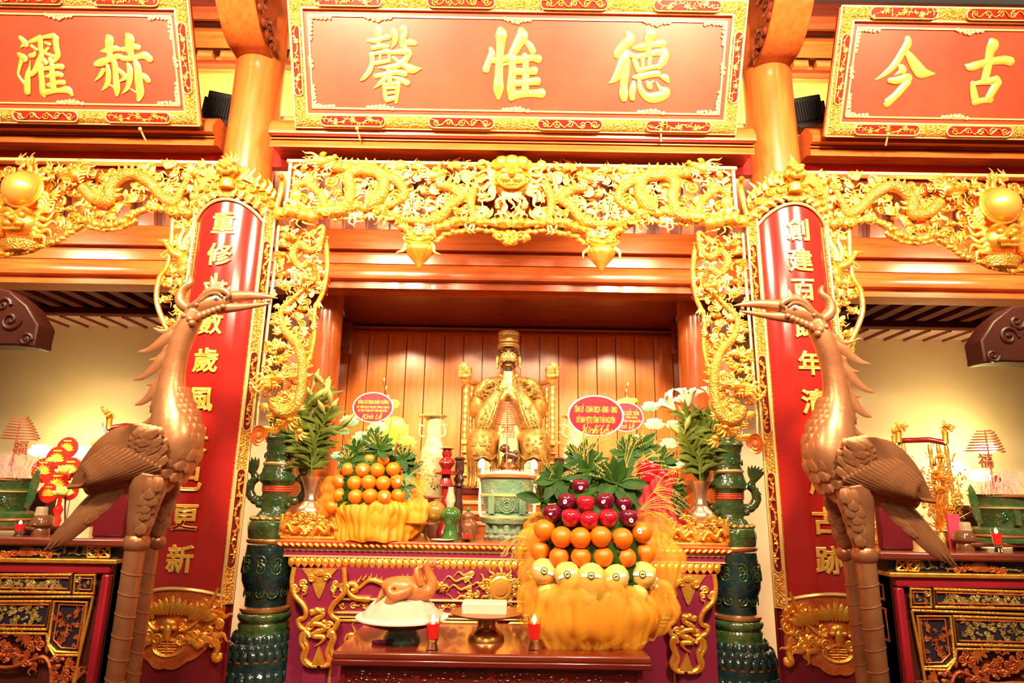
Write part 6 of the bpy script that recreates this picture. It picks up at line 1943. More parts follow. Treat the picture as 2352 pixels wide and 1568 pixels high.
for k, path in enumerate(([(705, 1040), (690, 980), (678, 925)], [(708, 1030), (700, 960), (712, 905)], [(716, 1030), (722, 960), (740, 905)], [(718, 1040), (735, 990), (762, 940)], [(712, 1040), (706, 1000), (690, 960)], [(715, 1045), (728, 1000), (745, 960)], [(718, 1050), (742, 1010), (768, 990)], [(706, 1050), (684, 1020), (664, 990)], [(713, 1040), (716, 980), (752, 890)])):
    lily(713, 1096, path, 'bud', 40+k, 'lily stem with closed green buds in the brass vase by the oranges', 'budding lilies', Yv+.12)
for k, (path, kind) in enumerate((([(1600, 1050), (1585, 990), (1575, 955)], [(-24, -14), (6, -22)]), ([(1612, 1040), (1612, 990), (1608, 960)], [(-18, -22)]), ([(1620, 1040), (1630, 990), (1636, 955)], [(4, -26), (26, -6)]), ([(1608, 1050), (1600, 1010), (1590, 980)], 'bud'), ([(1622, 1050), (1645, 1000), (1660, 960)], 'bud'), ([(1618, 1055), (1628, 1020), (1640, 990)], 'bud'), ([(1604, 1060), (1588, 1030), (1570, 1000)], 'bud'))):
    lily(1610, 1108, path, kind, 60+k, 'lily stem with open white trumpet flowers in the brass vase' if kind != 'bud' else 'leafy lily stem among the open white lilies', 'white lilies' if kind != 'bud' else 'leafy lilies', Yv+.12)
# ---- fruit
def fruit_mesh(kind):
    m = MB()
    if kind == 'orange': m.lathe((0, 0, 0), [(0.0001, -.95), (.35, -.92), (.7, -.70), (.95, -.25), (1, .05), (.93, .38), (.72, .68), (.40, .88), (.12, .93), (.0001, .90)], 20)
    elif kind == 'apple': m.lathe((0, 0, 0), [(0.0001, -.80), (.25, -.88), (.55, -.80), (.85, -.42), (1.02, .05), (1.0, .40), (.80, .75), (.45, .86), (.18, .76), (.0001, .62)], 20)
    else: m.lathe((0, 0, 0), [(0.0001, -.98), (.4, -.93), (.8, -.62), (1.02, -.1), (1.0, .3), (.78, .72), (.4, .94), (.0001, .98)], 20)
    return m
FM = {k: fruit_mesh(k) for k in ('orange', 'apple', 'melon')}
FMESH = {}
def fruit(kind, px, py, r, Y, label, cat, grp, m, sticker=None, seed=0):
    key = (kind, m.name)
    if key not in FMESH:
        mb = MB(); mb.v = [Vector(p) for p in FM[kind].v]; mb.f = list(FM[kind].f)
        FMESH[key] = mb.mesh(kind, m, 180)
    rnd = random.Random(seed)
    c = at(px, py, Y); R_ = 1.06*r*mpp(px, py, Y)
    t = bpy.data.objects.new({'melon': 'pale_melon'}.get(kind, kind), FMESH[key])
    COL.objects.link(t)
    tag(t, label, cat, grp)
    t.location = c
    t.scale = (R_, R_, R_)
    t.rotation_euler = (R(rnd.uniform(-12, 12)), R(rnd.uniform(-15, 15)), rnd.uniform(0, 6))
    if kind != 'melon':
        st = STALK[kind]
        o = inst('stalk', st, t, Matrix.Translation((0, 0, .90 if kind == 'orange' else .66)))
    if sticker:
        dr = (CAM-c).normalized()
        M = t.matrix_basis.inverted() if False else None
        Mw = Matrix.Translation(c) @ t.rotation_euler.to_matrix().to_4x4() @ Matrix.Diagonal((R_, R_, R_, 1))
        sx_, sz_ = sticker[:2]
        q = dr+Vector((sx_, 0, sz_)); q.normalize()
        Ms = Matrix.Translation(c+q*R_*1.0) @ q.to_track_quat('Z', 'Y').to_matrix().to_4x4() @ Matrix.Rotation(rnd.uniform(-.6, .6), 4, 'Z') @ Matrix.Diagonal((R_, R_, R_, 1))
        for nm, me in (STK if kind != 'melon' else STKM):
            inst(nm, me, t, Mw.inverted() @ Ms)
    return t
STALK = {'orange': MB().ell((0, 0, 0), .10, .10, .05, 8, 5).mesh('stalk', LEAF, 60), 'apple': MB().tube([Vector((0, 0, 0)), Vector((.03, 0, .18)), Vector((.09, 0, .34))], .035, 5).mesh('stalk', DWOOD, 60)}
def disc(r, sx=1, sy=1, bulge=0.0, z=0.0, n=16, x0=0):
    m = MB()
    vv = [Vector((x0, 0, z))]+[Vector((x0+r*sx*cos(2*pi*i/n), r*sy*sin(2*pi*i/n), z-bulge*r*r)) for i in range(n)]
    return m.add(vv, [(0, 1+i, 1+(i+1) % n) for i in range(n)])
STK = [('sticker', disc(.26, .8, 1, .4, .03).mesh('sticker', STICK, 0)), ('sticker_print', disc(.10, 1, .5, .4, .045).mesh('sticker_print', DARKP, 0))]
def band_strip():
    m = MB()
    def f(u, v):
        a = (u-.5)*1.7
        return Vector((sin(a)*1.03, (v-.5)*.24, cos(a)*1.03-1.0))
    return m.grid(f, 12, 2)
STKM = [('paper_band', band_strip().mesh('paper_band', STICK, 0)), ('round_sticker', disc(.27, 1, 1, .45, .06).mesh('round_sticker', DARKP, 0)), ('sticker_centre', disc(.21, 1, 1, .45, .075).mesh('sticker_centre', PEAR, 0)), ('sticker_print', disc(.13, 1.2, .4, .45, .09).mesh('sticker_print', DARKP, 0))]
STKS = STKM[1:]
def tulle_skirt(name, label, px, rows, Y, zb, seed, waves=17, puffs=(), grp=None):
    X, pr, s = rows_px(px, rows, Y, zb)
    rnd = random.Random(seed)
    t = empty(name, (X, Y, zb), label, 'fruit basket', grp)
    ph = rnd.random()*6
    def f(u, v):
        a = 2*pi*u
        k = v*(len(pr)-1); i = min(int(k), len(pr)-2); q = k-i
        r = pr[i][0]*(1-q)+pr[i+1][0]*q; z = pr[i][1]*(1-q)+pr[i+1][1]*q
        w_ = 1+.026*sin(waves*1.6*a+ph+3.0*sin(3*a+2*v)+v*2.5)+.022*sin(waves*.9*a+4*sin(2*a)-v*3)+.03*sin(5*a+7*v+ph)
        return Vector((X+r*w_*cos(a), Y+r*w_*.92*sin(a), z+.006*sin(waves*a*.5+3)))
    MB().grid(f, 220, 16, cu=True).obj('tulle_wrap', TULLE, t, smooth=180)
    MB().lathe((X, Y, 0), [(pr[0][0]*.88, zb+.002), (pr[len(pr)//2][0]*.85, pr[len(pr)//2][1]), (pr[-1][0]*.75, pr[-1][1]-.01)], 28).obj('basket', GTXT, t)
    for k, (x, y, r, dy) in enumerate(puffs):
        c = at(x, y, Y-dy); rr = r*s
        mb = MB()
        ax = [rnd.uniform(-.6, .6) for _ in range(3)]
        def g(u, v):
            a = 2*pi*u; tt = pi*v
            w_ = 1+.10*sin(9*a+k)+.07*sin(6*tt+k*2)
            return c+Vector((rr*w_*sin(tt)*cos(a), rr*.55*w_*sin(tt)*sin(a), rr*1.0*w_*cos(tt)))
        mb.grid(g, 40, 16, cu=True)
        mb.obj('tulle_puff', TULLE2, t, smooth=180)
    return t
def rosette(px, py, r, Y, seed, n=11, m=None, base=None, label='rosette of dark green leaves tucked into the fruit', grp='leaf rosettes', tilt=.6):
    rnd = random.Random(seed)
    c = at(px, py, Y); s = mpp(px, py, Y)
    t = empty('leaf_rosette', c, label, 'leaves', grp)
    for k in range(n):
        a = 2*pi*k/n+rnd.uniform(-.25, .25)
        L = r*s*rnd.uniform(.75, 1.1)
        d = Vector((cos(a), -rnd.uniform(.15, .8)*tilt, sin(a)*.8+.25)).normalized()
        sd_ = d.cross(Vector((0, -1, .3))).normalized()
        up_ = sd_.cross(d)
        mb = MB()
        def f(u, v):
            w_ = .22*L*sin(pi*min(1, .06+.94*u))**.9
            vv = (v-.5)*2
            return c+d*L*u+sd_*w_*vv+up_*(.10*L*abs(vv)*(1-u)-.18*L*u*u)
        mb.grid(f, 7, 4)
        mb.obj('leaf', m or LEAFD, t, smooth=180)
    g = MB()
    for k in range(7):
        a = rnd.uniform(.2, pi-.2)
        e = Vector((cos(a), -.4, sin(a)))*r*s*rnd.uniform(.7, 1.15)
        g.tube([c, c+e*.5+Vector((0, 0, .006)), c+e], [.0016, .0016, .0008], 4)
        for q in range(4): g.ell(c+e*(.6+.1*q)+Vector((rnd.uniform(-.004, .004), 0, rnd.uniform(-.004, .004))), .003, .003, .006, 5, 4)
    g.obj('grass_heads', STRAW, t, kind='stuff')
    return t
def grass_spray(px, py, Y, dirs, L, seed, label):
    rnd = random.Random(seed)
    c = at(px, py, Y); s = mpp(px, py, Y)
    g = MB()
    for a in dirs:
        for k in range(4):
            aa = a+rnd.uniform(-.2, .2); LL = L*s*rnd.uniform(.7, 1.1)
            e = Vector((cos(aa)*LL, rnd.uniform(-.06, .03), sin(aa)*LL))
            P = [c, c+e*.4+Vector((0, 0, .02)), c+e*.75+Vector((0, 0, .012)), c+e-Vector((0, 0, .02))]
            g.tube([Vector(p) for p in spl(P, 3)], .0018, 4)
            for q in range(7):
                b = P[2]+(P[3]-P[2])*(q/6)
                g.tube([b, b+Vector((rnd.uniform(-.012, .012), 0, rnd.uniform(-.004, .014)))], [.0022, .0008], 4)
    o = g.thing('grass_spray', STRAW, label, 'dry grass', 'dry grass sprays', base=c)
    o['kind'] = 'stuff'
    return o
def core(px, rows, Y, zb, label):
    X, pr, s = rows_px(px, rows, Y, zb)
    rnd = random.Random(px)
    mb = MB()
    mb.lathe((X, Y, 0), pr, 20)
    for i in range(420):
        k = rnd.random()*(len(pr)-1.001); j = int(k); q = k-j
        r = pr[j][0]*(1-q)+pr[j+1][0]*q; z = pr[j][1]*(1-q)+pr[j+1][1]*q
        a = rnd.uniform(pi, 2*pi)
        mb.ell((X+r*1.0*cos(a), Y+r*1.0*sin(a), z), rnd.uniform(.007, .015), None, None, 5, 4)
    o = mb.thing('greenery_mound', LEAFD, label, 'greenery', base=(X, Y, pr[0][1]))
    o['kind'] = 'stuff'
# orange pyramid on the altar
YO = 4.46
tulle_skirt('tulle_basket', 'basket wrapped in orange-yellow tulle under the orange pyramid on the altar', 868, [(1150, 88), (1160, 98), (1175, 100), (1190, 96), (1205, 92), (1235, 94), (1246, 90)], YO+.02, ztop, 3, 23, puffs=((955, 1170, 30, .1), (940, 1200, 30, .12), (765, 1120, 26, .04), (755, 1160, 26, .06), (960, 1120, 22, .05), (870, 1185, 40, .2)))
core(852, [(1020, 30), (1050, 55), (1080, 66), (1115, 72), (1150, 76), (1165, 78)], YO+.02, at(852, 1165, YO).z, 'dark green leaf mound inside the orange pyramid')
ol = 'orange stacked in the leafy pyramid on the altar'
for row, (pts, r, dy) in enumerate(((((800, 1077), (833, 1079), (867, 1079), (903, 1077)), 16, .20), (((780, 1105), (815, 1109), (847, 1107), (880, 1109), (912, 1106)), 16.5, .235), (((782, 1137), (817, 1140), (850, 1138), (882, 1141), (915, 1137)), 16.5, .25), (((764, 1163), (800, 1166), (925, 1163)), 16, .22))):
    for k, (x, y) in enumerate(pts):
        d = abs(x-850)/75
        fruit('orange', x, y, r, YO+.02-dy*math.sqrt(max(.25, 1-d*d*.8)), ol, 'orange', 'oranges of the altar pyramid', ORANGE, seed=row*9+k, sticker=(.1, .1) if (row+k) % 4 == 1 else None)
for k, (x, y) in enumerate(((850, 1054), (880, 1056))): fruit('orange', x, y, 14, YO-.12, ol, 'orange', 'oranges of the altar pyramid', ORANGE, seed=90+k)
for k, (x, y, r, dy) in enumerate(((815, 1040, 42, .12), (870, 1030, 44, .14), (925, 1052, 36, .10), (800, 1058, 30, .15), (858, 1012, 36, .04), (945, 1075, 30, .08))): rosette(x, y, r, YO-dy, 10+k, label='rosette of dark green leaves topping the orange pyramid', grp='leaf rosettes of the orange pyramid')
rosette(930, 1118, 34, YO-.16, 31, 3, label='few broad green leaves at the side of the orange pyramid', grp=None)
grass_spray(900, 1050, YO-.1, (2.2, 1.6, 1.1, .6, 2.7), 60, 1, 'dry yellow grass sprays in the orange pyramid')
grass_spray(930, 1100, YO-.12, (.3, -.5, -.9), 55, 2, 'dry grass ribbon ends beside the orange pyramid')
# tall mixed pyramid on the small table
bx = atz(1368, 1478, zto)
YP = bx.y+.18
tulle_skirt('tulle_basket', 'large yellow tulle basket under the apple and orange pyramid', 1366, [(1350, 128), (1365, 140), (1385, 148), (1410, 148), (1440, 140), (1465, 128), (1480, 116), (1486, 108)], YP, zto, 8, 21, puffs=((1255, 1330, 60, .06), (1240, 1260, 55, -.05), (1500, 1220, 44, -.02), (1510, 1290, 60, .0), (1250, 1390, 60, .12), (1500, 1390, 56, .08), (1240, 1215, 36, -.08), (1360, 1400, 80, .30), (1290, 1420, 60, .30), (1430, 1420, 60, .28)))
core(1362, [(1090, 30), (1120, 55), (1170, 85), (1230, 108), (1290, 116), (1340, 118), (1360, 118)], YP, at(1362, 1360, YP).z, 'dark green leaf mound inside the apple and orange pyramid')
def ring(kind, pts, r, m, dep, lab, cat, grp, wd, stick=None, sd=0):
    for k, (x, y) in enumerate(pts):
        d = (x-1360)/wd
        st = stick(k) if stick else None
        fruit(kind, x, y, r, YP-dep*math.sqrt(max(.12, 1-d*d)), lab, cat, grp, m if not isinstance(m, list) else m[k % len(m)], st, sd+k)
ring('apple', [(1333, 1117)], 19, APPLED, .12, 'single dark plum-coloured apple topping the mixed pyramid', 'apple', None, 60, lambda k: (.05, -.1), 1)
ring('apple', [(1302, 1152), (1345, 1157), (1390, 1151), (1432, 1158)], 20, [APPLED, APPLE, APPLED, APPLED], .20, 'apple in the upper row of the mixed pyramid', 'apple', 'upper row apples', 105, lambda k: (-.2, 0) if k in (0, 2) else (None if k == 1 else (0, -.3)), 10)
ring('apple', [(1268, 1179), (1311, 1189), (1353, 1195), (1397, 1190), (1443, 1190)], 21, [APPLED, APPLE, APPLE, APPLE, APPLED], .25, 'apple in the lower apple row of the mixed pyramid', 'apple', 'lower row apples', 125, lambda k: (-.2, .1) if k == 0 else ((.3, -.2) if k == 4 else None), 20)
ring('orange', [(1250, 1216), (1290, 1233), (1333, 1235), (1380, 1232), (1429, 1236), (1474, 1222)], 23.5, ORANGE, .28, 'orange in the upper orange row of the mixed pyramid', 'orange', 'upper row oranges', 140, lambda k: (-.2, .1) if k == 5 else None, 30)
ring('orange', [(1240, 1264), (1284, 1279), (1334, 1279), (1386, 1279), (1438, 1280), (1482, 1270)], 22, ORANGE, .27, 'orange in the lower orange row of the mixed pyramid', 'orange', 'lower row oranges', 145, None, 40)
ring('melon', [(1250, 1312), (1303, 1320), (1358, 1323), (1415, 1326), (1476, 1320)], 28, PEAR, .30, 'pale yellow melon with paper band in the mixed pyramid', 'melon', 'banded melons', 150, lambda k: (.0, .05), 50)
ring('melon', [(1262, 1362), (1303, 1366), (1350, 1368), (1400, 1371), (1460, 1366)], 26, PEAR, .25, 'pale yellow melon sunk in the yellow tulle', 'melon', 'sunken melons', 160, None, 60)
fn = MB()
rnd = random.Random(14)
for cx_ in (1275, 1330, 1387, 1445, 1498):
    for k in range(16):
        c = at(cx_+rnd.uniform(-12, 12), 1325+rnd.uniform(-24, 28), YP-.26+abs(cx_-1360)*.0006)
        fn.ell(c, .008, .008, .010, 6, 4)
o = fn.thing('foam_nets', FOAM, 'white foam netting tufts between the pale melons', 'foam net'); o['kind'] = 'stuff'
for k, (x, y, r, dy) in enumerate(((1350, 1078, 62, .08), (1415, 1108, 66, .14), (1278, 1100, 54, .08), (1330, 1050, 46, .0), (1440, 1150, 44, .12))): rosette(x, y, r, YP-dy, 50+k, 12, label='rosette of broad dark green leaves topping the mixed pyramid', grp='leaf rosettes of the mixed pyramid')
rosette(1245, 1150, 62, YP-.05, 81, 4, label='few large dark leaves sticking out of the mixed pyramid', grp=None)
grass_spray(1340, 1070, YP-.02, (1.2, 1.6, 2.0, 2.4, .9), 110, 5, 'tall dry grass rising behind the large red oval card')
grass_spray(1430, 1100, YP-.08, (1.3, .7, .3), 125, 6, 'dry grass spreading from the mixed pyramid toward the lilies')
grass_spray(1470, 1170, YP-.05, (.6, .2, -.2, -.5), 90, 7, 'dry grass drooping at the side of the mixed pyramid')
grass_spray(1205, 1235, YP-.05, (3.5, 3.8, 4.1), 60, 8, 'few dry grass blades beside the mixed pyramid')
# ---- oval congratulation cards
def oval_card(px, py, rx, ry, Y, lines, label, zb, stickx=0):
    c = at(px, py, Y); s = mpp(px, py, Y)
    t = empty('oval_card', (c.x, Y, zb), label, 'card', 'oval cards')
    def el(k, y0, y1): return MB().prism([(c.x+rx*s*k*cos(2*pi*i/48), c.z+ry*s*k*sin(2*pi*i/48)) for i in range(48)], y0, y1)
    el(1, Y-.004, Y+.006).obj('rim', WHITE, t, smooth=0)
    el(.93, Y-.007, Y-.004).obj('face', CARD, t, smooth=0)
    for (txt, dy, hgt, wd, sh, *dx) in lines:
        mb = text_mb(txt, hgt*s*1.35, .0, .0006, 0, sh)
        xs = [p.x for p in mb.v]
        k = wd*s/(max(xs)-min(xs))
        for p in mb.v: p.x, p.y, p.z = c.x+(dx[0] if dx else 0)*s+p.x*k, Y-.0075-p.z*.5, c.z-dy*s+p.y
        mb.obj('lettering', GTXT, t, smooth=0)
    MB().tube([Vector((c.x+stickx*s, Y+.004, c.z)), Vector((c.x+stickx*s, Y+.012, zb))], .003, 6).obj('stick', STRAW, t)
oval_card(1368, 954, 65, 47, YP+.05, [('TỈNH UỶ - ĐOÀN ĐBQH - HĐND - UBND', -15, 15, 98, 0), ('UỶ BAN MTTQ TỈNH THÁI NGUYÊN', 9, 15, 88, 0), ('Kính Lễ', 31, 17, 62, .35)], 'large red oval card with gold lettering above the mixed pyramid', at(1368, 1090, YP+.05).z)
oval_card(857, 935, 47, 35, 4.70, [('ĐỒNG CHÍ TRỊNH XUÂN TRƯỜNG', -13, 9, 70, 0), ('UỶ VIÊN BCH TRUNG ƯƠNG ĐẢNG', -1, 5.5, 74, 0), ('BÍ THƯ TỈNH UỶ THÁI NGUYÊN', 7, 5.5, 66, 0), ('Kính Lễ', 20, 12, 46, .35)], 'smaller red oval card above the orange pyramid', ztop+.1)
oval_card(1437, 957, 41, 34, 4.75, [('NG QUỐC TUẤN', -10, 10, 38, 0, 11), ('ƯƠNG ĐẢNG,', 1, 5, 28, 0, 13), ('TỈNH THÁI NGUYÊN', 9, 5, 40, 0, 14), ('Kính Lễ', 20, 12, 40, .35)], 'red oval card half hidden behind the large one', ztop+.1)
# ---- food on the small table: rice plate with chicken
Yr = atz(925, 1474, zto).y+.04
RICE = mat('steamed_rice', (.70, .55, .42), .6, 0, bump=.9, bscale=140, dist=.012)
pt = empty('footed_plate', (at(924, 1470, Yr).x, Yr, zto), 'wide white plate on a green foot, full of rice on the small table', 'plate')
turned_part(pt, 'foot', 924, [(1440, 34), (1448, 34), (1460, 40), (1472, 44), (1476, 44)], Yr, CELAD, zto)
turned_part(pt, 'dish', 924, [(1417, 100), (1426, 92), (1437, 60), (1444, 34)], Yr, TEAL)
turned_part(pt, 'rim', 924, [(1412, 104), (1414, 106), (1417, 106), (1419, 101)], Yr, WHITE)
sR = mpp(924, 1420, Yr)
cR = at(922, 1420, Yr)
rm = MB()
rnd = random.Random(2)
def fr(u, v):
    a = 2*pi*u; r = 98*(1-v)**.62
    z = 58*(1-((1-v)**.62)**2.6)+2.0*sin(7*a+9*v)+1.5*sin(13*a-5*v)
    return cR+Vector((r*sR*cos(a)*(1+.02*sin(5*a)), r*sR*.80*sin(a), z*sR*.92))
rm.grid(fr, 60, 24, cu=True)
o = rm.thing('rice_mound', RICE, 'flattened mound of white sticky rice on the footed plate', 'rice', base=cR); o['kind'] = 'stuff'
CHK = mat('boiled_chicken', (.62, .21, .045), .34, 0, col2=(.50, .14, .03), nscale=6, coat=.35, bump=.2, bscale=120, sss=.15)
Yk = Yr-.02
def WK(px, py, h=0.0):
    return at(px, py, Yk)+Vector((0, -h*sR, 0))
ck = empty('boiled_chicken', WK(930, 1385), 'whole boiled chicken with raised head sitting on the rice', 'chicken')
cb = MB()
def tk(pts, n=12, k=4, flat=1.0):
    q = spl(pts, k)
    return MB().tube([WK(a, b, h) for a, b, h, r in q], [r*sR for a, b, h, r in q], n, flat)
cb.merge(tk([(878, 1342, 0, 8), (895, 1345, 0, 20), (925, 1352, 0, 29), (955, 1356, 0, 29), (975, 1358, 0, 22), (988, 1352, 0, 15), (992, 1335, 0, 12), (985, 1318, 0, 11), (984, 1302, 0, 10), (990, 1294, 0, 11), (1002, 1294, 0, 9)], 16))
for q in (-1, 1):
    cb.merge(tk([(950, 1345, q*20, 9), (935, 1355, q*32, 12), (910, 1362, q*34, 12), (900, 1348, q*32, 8), (912, 1340, q*30, 5)], 10))
    cb.merge(tk([(935, 1362, q*14, 14), (910, 1368, q*26, 15), (896, 1380, q*28, 9), (890, 1386, q*26, 6)], 10))
    cb.merge(tk([(968, 1340, q*20, 8), (962, 1322, q*24, 7), (960, 1305, q*20, 6), (972, 1300, q*14, 4)], 8))
cb.obj('body', CHK, ck, smooth=60)
hb = tk([(996, 1292, 0, 8), (1006, 1292, 0, 5), (1014, 1288, 0, 1)], 8); hb.merge(tk([(998, 1299, 0, 5), (1008, 1300, 0, 3), (1013, 1304, 0, 1)], 8)); hb.obj('beak', CHK, ck)
co_ = MB()
for k in range(4): co_.merge(tk([(982+5*k, 1288, 0, 4), (983+5*k, 1278+2*abs(k-1), 0, 1)], 6, 2))
co_.obj('comb', mat('chicken_comb', (.70, .20, .06), .4), ck)
for q in (-1, 1): MB().ell(WK(995, 1291, q*9), 2*sR, 1.5*sR, 2*sR, 8, 6).obj('eye', DARKP, ck)
for k in range(4): tk([(880, 1350+4*k, -6+4*k, 4), (872-2*k, 1365+6*k, -4+4*k, 3), (874, 1380, 0, 1)], 6).obj('tail_quill', CHK, ck)
# white block on a brass stand
Yb = atz(1117, 1472, zto).y+.03
turned('brass_compote', 'dark brass footed dish carrying a white block on the small table', 'stand', 1117, [(1404, 84), (1408, 82), (1416, 55), (1420, 22), (1440, 20), (1452, 26), (1456, 32), (1466, 40), (1478, 42)], Yb, BRASSD, zto)
cW = at(1113, 1410, Yb)
sW = mpp(1113, 1400, Yb)
MB().box(cW+Vector((0, 0, 14*sW)), 102*sW, 62*sW, 27*sW).thing('white_block', mat('white_paste', (.72, .54, .42), .5), 'plain rectangular white block on the dark brass dish', 'offering', bevel=.006, smooth=40)
# ---- glass candles
def candle(px, y0, y1, hw_, Y, zb, label, lit=True):
    X, pr, s = rows_px(px, [(y0, hw_), (y1, hw_*.8)], Y, zb)
    H = pr[-1][1]-zb
    r = hw_*s
    t = empty('candle_glass', (X, Y, zb), label, 'candle', 'red glass candles')
    out = [(r*.80, 0), (r*.84, .02*H), (r*.62, .22*H), (r*.78, .32*H), (r*1.0, H)]
    inn = [(r*.92, H), (r*.70, .34*H), (.0001, .30*H)]
    MB().lathe((X, Y, zb), out+inn, 20).obj('glass', GLASS, t, smooth=50)
    MB().lathe((X, Y, zb), [(.0001, .305*H), (r*.68, .345*H), (r*.86, .80*H), (.0001, .80*H)], 18).obj('wax', WAXR, t, smooth=50)
    if lit:
        MB().lathe((X, Y, zb), [(.0001, .80*H), (r*.26, .85*H), (r*.32, .91*H), (r*.2, .98*H), (.0001, 1.06*H)], 10).obj('flame', FLAME, t, smooth=180)
    return t
candle(994, 1415, 1496, 16.5, atz(994, 1492, zto).y, zto, 'red candle in a footed glass beside the rice plate')
candle(1227, 1415, 1496, 16.5, atz(1227, 1492, zto).y, zto, 'red candle in a footed glass beside the large tulle basket')
candle(1071, 1222, 1250, 12, 4.36, ztop, 'short red glass candle on the altar before the brown jar', False)
lg = at(855, 1478, atz(870, 1478, zto).y); lg.z = zto+.010
lt = empty('lighter', lg+Vector((.05, 0, -.010)), 'pink and black lighter lying beside the rice plate', 'lighter')
MB().box(lg+Vector((.035, 0, 0)), .075, .022, .018).obj('tank', mat('pink_plastic', (.35, .02, .10), .25, coat=.3), lt, bevel=.004)
MB().box(lg+Vector((.088, 0, .001)), .030, .022, .020).obj('head', DARKP, lt, bevel=.004)
# ---- middle of the altar
Yu = 4.62
ur = empty('incense_urn', (at(1165, 1240, Yu).x, Yu, ztop), 'green ceramic incense urn with upright ears in the middle of the altar', 'urn', 'incense urns')
turned_part(ur, 'base', 1165, [(1212, 46), (1222, 52), (1232, 50), (1240, 56), (1250, 52)], Yu, mat('rock_glaze', (.06, .10, .05), .25, 0, col2=(.25, .26, .20), nscale=30, bump=.8, bscale=40, coat=.5), ztop)
turned_part(ur, 'bowl', 1165, [(1094, 66), (1096, 64), (1100, 62), (1135, 60), (1137, 62), (1140, 60), (1175, 50), (1178, 44)], Yu, CELAD)
turned_part(ur, 'rim', 1165, [(1090, 64), (1092, 68), (1097, 68), (1099, 64)], Yu, COPPER)
turned_part(ur, 'band', 1165, [(1134, 60.5), (1136, 63), (1139, 63), (1141, 60.5)], Yu, GOLDF)
turned_part(ur, 'foot_ring', 1165, [(1176, 46), (1182, 58), (1190, 62), (1200, 58), (1204, 46), (1214, 44)], Yu, CELAD, None, 36, 30, .025)
turned_part(ur, 'foot_band', 1165, [(1184, 60), (1186, 63), (1188, 63), (1190, 61)], Yu, GOLDF)
sU = mpp(1165, 1140, Yu); cU = at(1165, 1140, Yu)
for k in range(5):
    a = -pi/2+(k-2)*.55
    MB().lathe((cU.x+46*sU*cos(a), Yu+46*sU*sin(a), at(1165, 1222, Yu).z), [(7*sU, 0), (7*sU, 18*sU)], 12).obj('pillar', CELAD, ur)
for q in (-1, 1):
    a = -pi/2+q*.62
    p = Vector((cU.x+60*sU*cos(a), Yu+60*sU*sin(a), at(1165, 1150, Yu).z))
    MB().prism([(-8, -28), (8, -28), (8, 14), (0, 26), (-8, 14)], -.006, .01).xf(Matrix.Translation(p) @ Matrix.Rotation(a+pi/2, 4, 'Z') @ Matrix.Diagonal((sU, 1, sU, 1))).obj('tablet_lug', CELAD, ur, bevel=.003)
    MB().tube([Vector((cU.x+q*x*sU, Yu, at(1165, y, Yu).z)) for x, y in spl([(50, 1190), (60, 1182), (62, 1150), (60, 1110), (57, 1062), (63, 1060), (66, 1068), (64, 1076)], 4)], [4.5*sU]*20+[4*sU]*9, 8).obj('ear', WHITE, ur, smooth=60)
    m_ = MB().prism([(-2, -20), (18*q, -18), (14*q, 10), (6*q, 18), (-2, 12)], -.004, .006).xf(Matrix.Translation((cU.x+q*40*sU, Yu+.02, at(1165, 1078, Yu).z)) @ Matrix.Diagonal((sU, 1, sU, 1))); scroll(m_, (cU.x+q*50*sU, Yu+.012, at(1165, 1066, Yu).z), 9*sU, 1.5, 2.4*sU, q, 0, .8, 14, 6); m_.obj('scroll_ear', PORC, ur)
md = MB()
for k in range(3): md.tube([Vector((cU.x+(17-5*k)*sU*cos(a), Yu-57*sU*math.cos((17-5*k)/57*cos(a))-.004, at(1165, 1158, Yu).z+(17-5*k)*sU*sin(a))) for a in [2*pi*i/22 for i in range(22)]], 1.6*sU, 5, closed=True)
md.obj('round_medallion', CELAD, ur)
st = MB(); rnd = random.Random(6)
st.lathe((cU.x, Yu, at(1165, 1092, Yu).z), [(58*sU, 0), (40*sU, 8*sU), (.001, 14*sU)], 20)
for i in range(120):
    a, r = rnd.random()*6.28, rnd.random()**.5*50*sU
    b = Vector((cU.x+r*cos(a), Yu+r*sin(a), at(1165, 1088, Yu).z))
    e = Vector((rnd.uniform(-.012, .012), rnd.uniform(-.01, .01), rnd.uniform(.012, .035)))
    st.tube([b, b+e], .0011, 4)
st.obj('incense_stubs', INK, ur, kind='stuff')
# dark lion on its stand behind the urn rim
Yl = 4.95
ln = empty('lion_figure', at(1168, 1085, Yl)-Vector((0, 0, .0)), 'small dark bronze lion on a footed stand behind the incense urn', 'figurine')
DB = mat('dark_bronze', (.10, .045, .03), .35, .6)
ln.location.z = ztop
def WL_(x, y, h=0): return at(x, y, Yl)+Vector((0, -h*mpp(1168, 1050, Yl), 0))
sL = mpp(1168, 1050, Yl)
turned_part(ln, 'stand', 1168, [(1062, 18), (1066, 22), (1072, 26), (1085, 22), (1120, 10), (1180, 12), (1215, 26), (1228, 28)], Yl, BRASSD, ztop)
lm = MB().tube([WL_(*p) for p in ((1186, 1050), (1178, 1046), (1168, 1044), (1160, 1040))], [7*sL, 9*sL, 9*sL, 8*sL], 10).ell(WL_(1158, 1030, 4), 10*sL, 9*sL, 9*sL, 12, 8).ell(WL_(1152, 1033, 8), 5*sL, 5*sL, 4*sL, 8, 6).ell(WL_(1184, 1040), 6*sL, 6*sL, 7*sL, 8, 6)
for (x, h) in ((1157, 5), (1164, -5), (1180, 5), (1187, -5)): lm.tube([WL_(x, 1048, h), WL_(x-1, 1056, h), WL_(x-2, 1063, h)], [4*sL, 3.4*sL, 4*sL], 8)
for k in range(10): lm.ell(WL_(1160+8*cos(k*.63), 1030+8*sin(k*.63), 3), 3.4*sL, 4*sL, 3.4*sL, 6, 5)
lm.obj('lion', DB, ln, smooth=60)
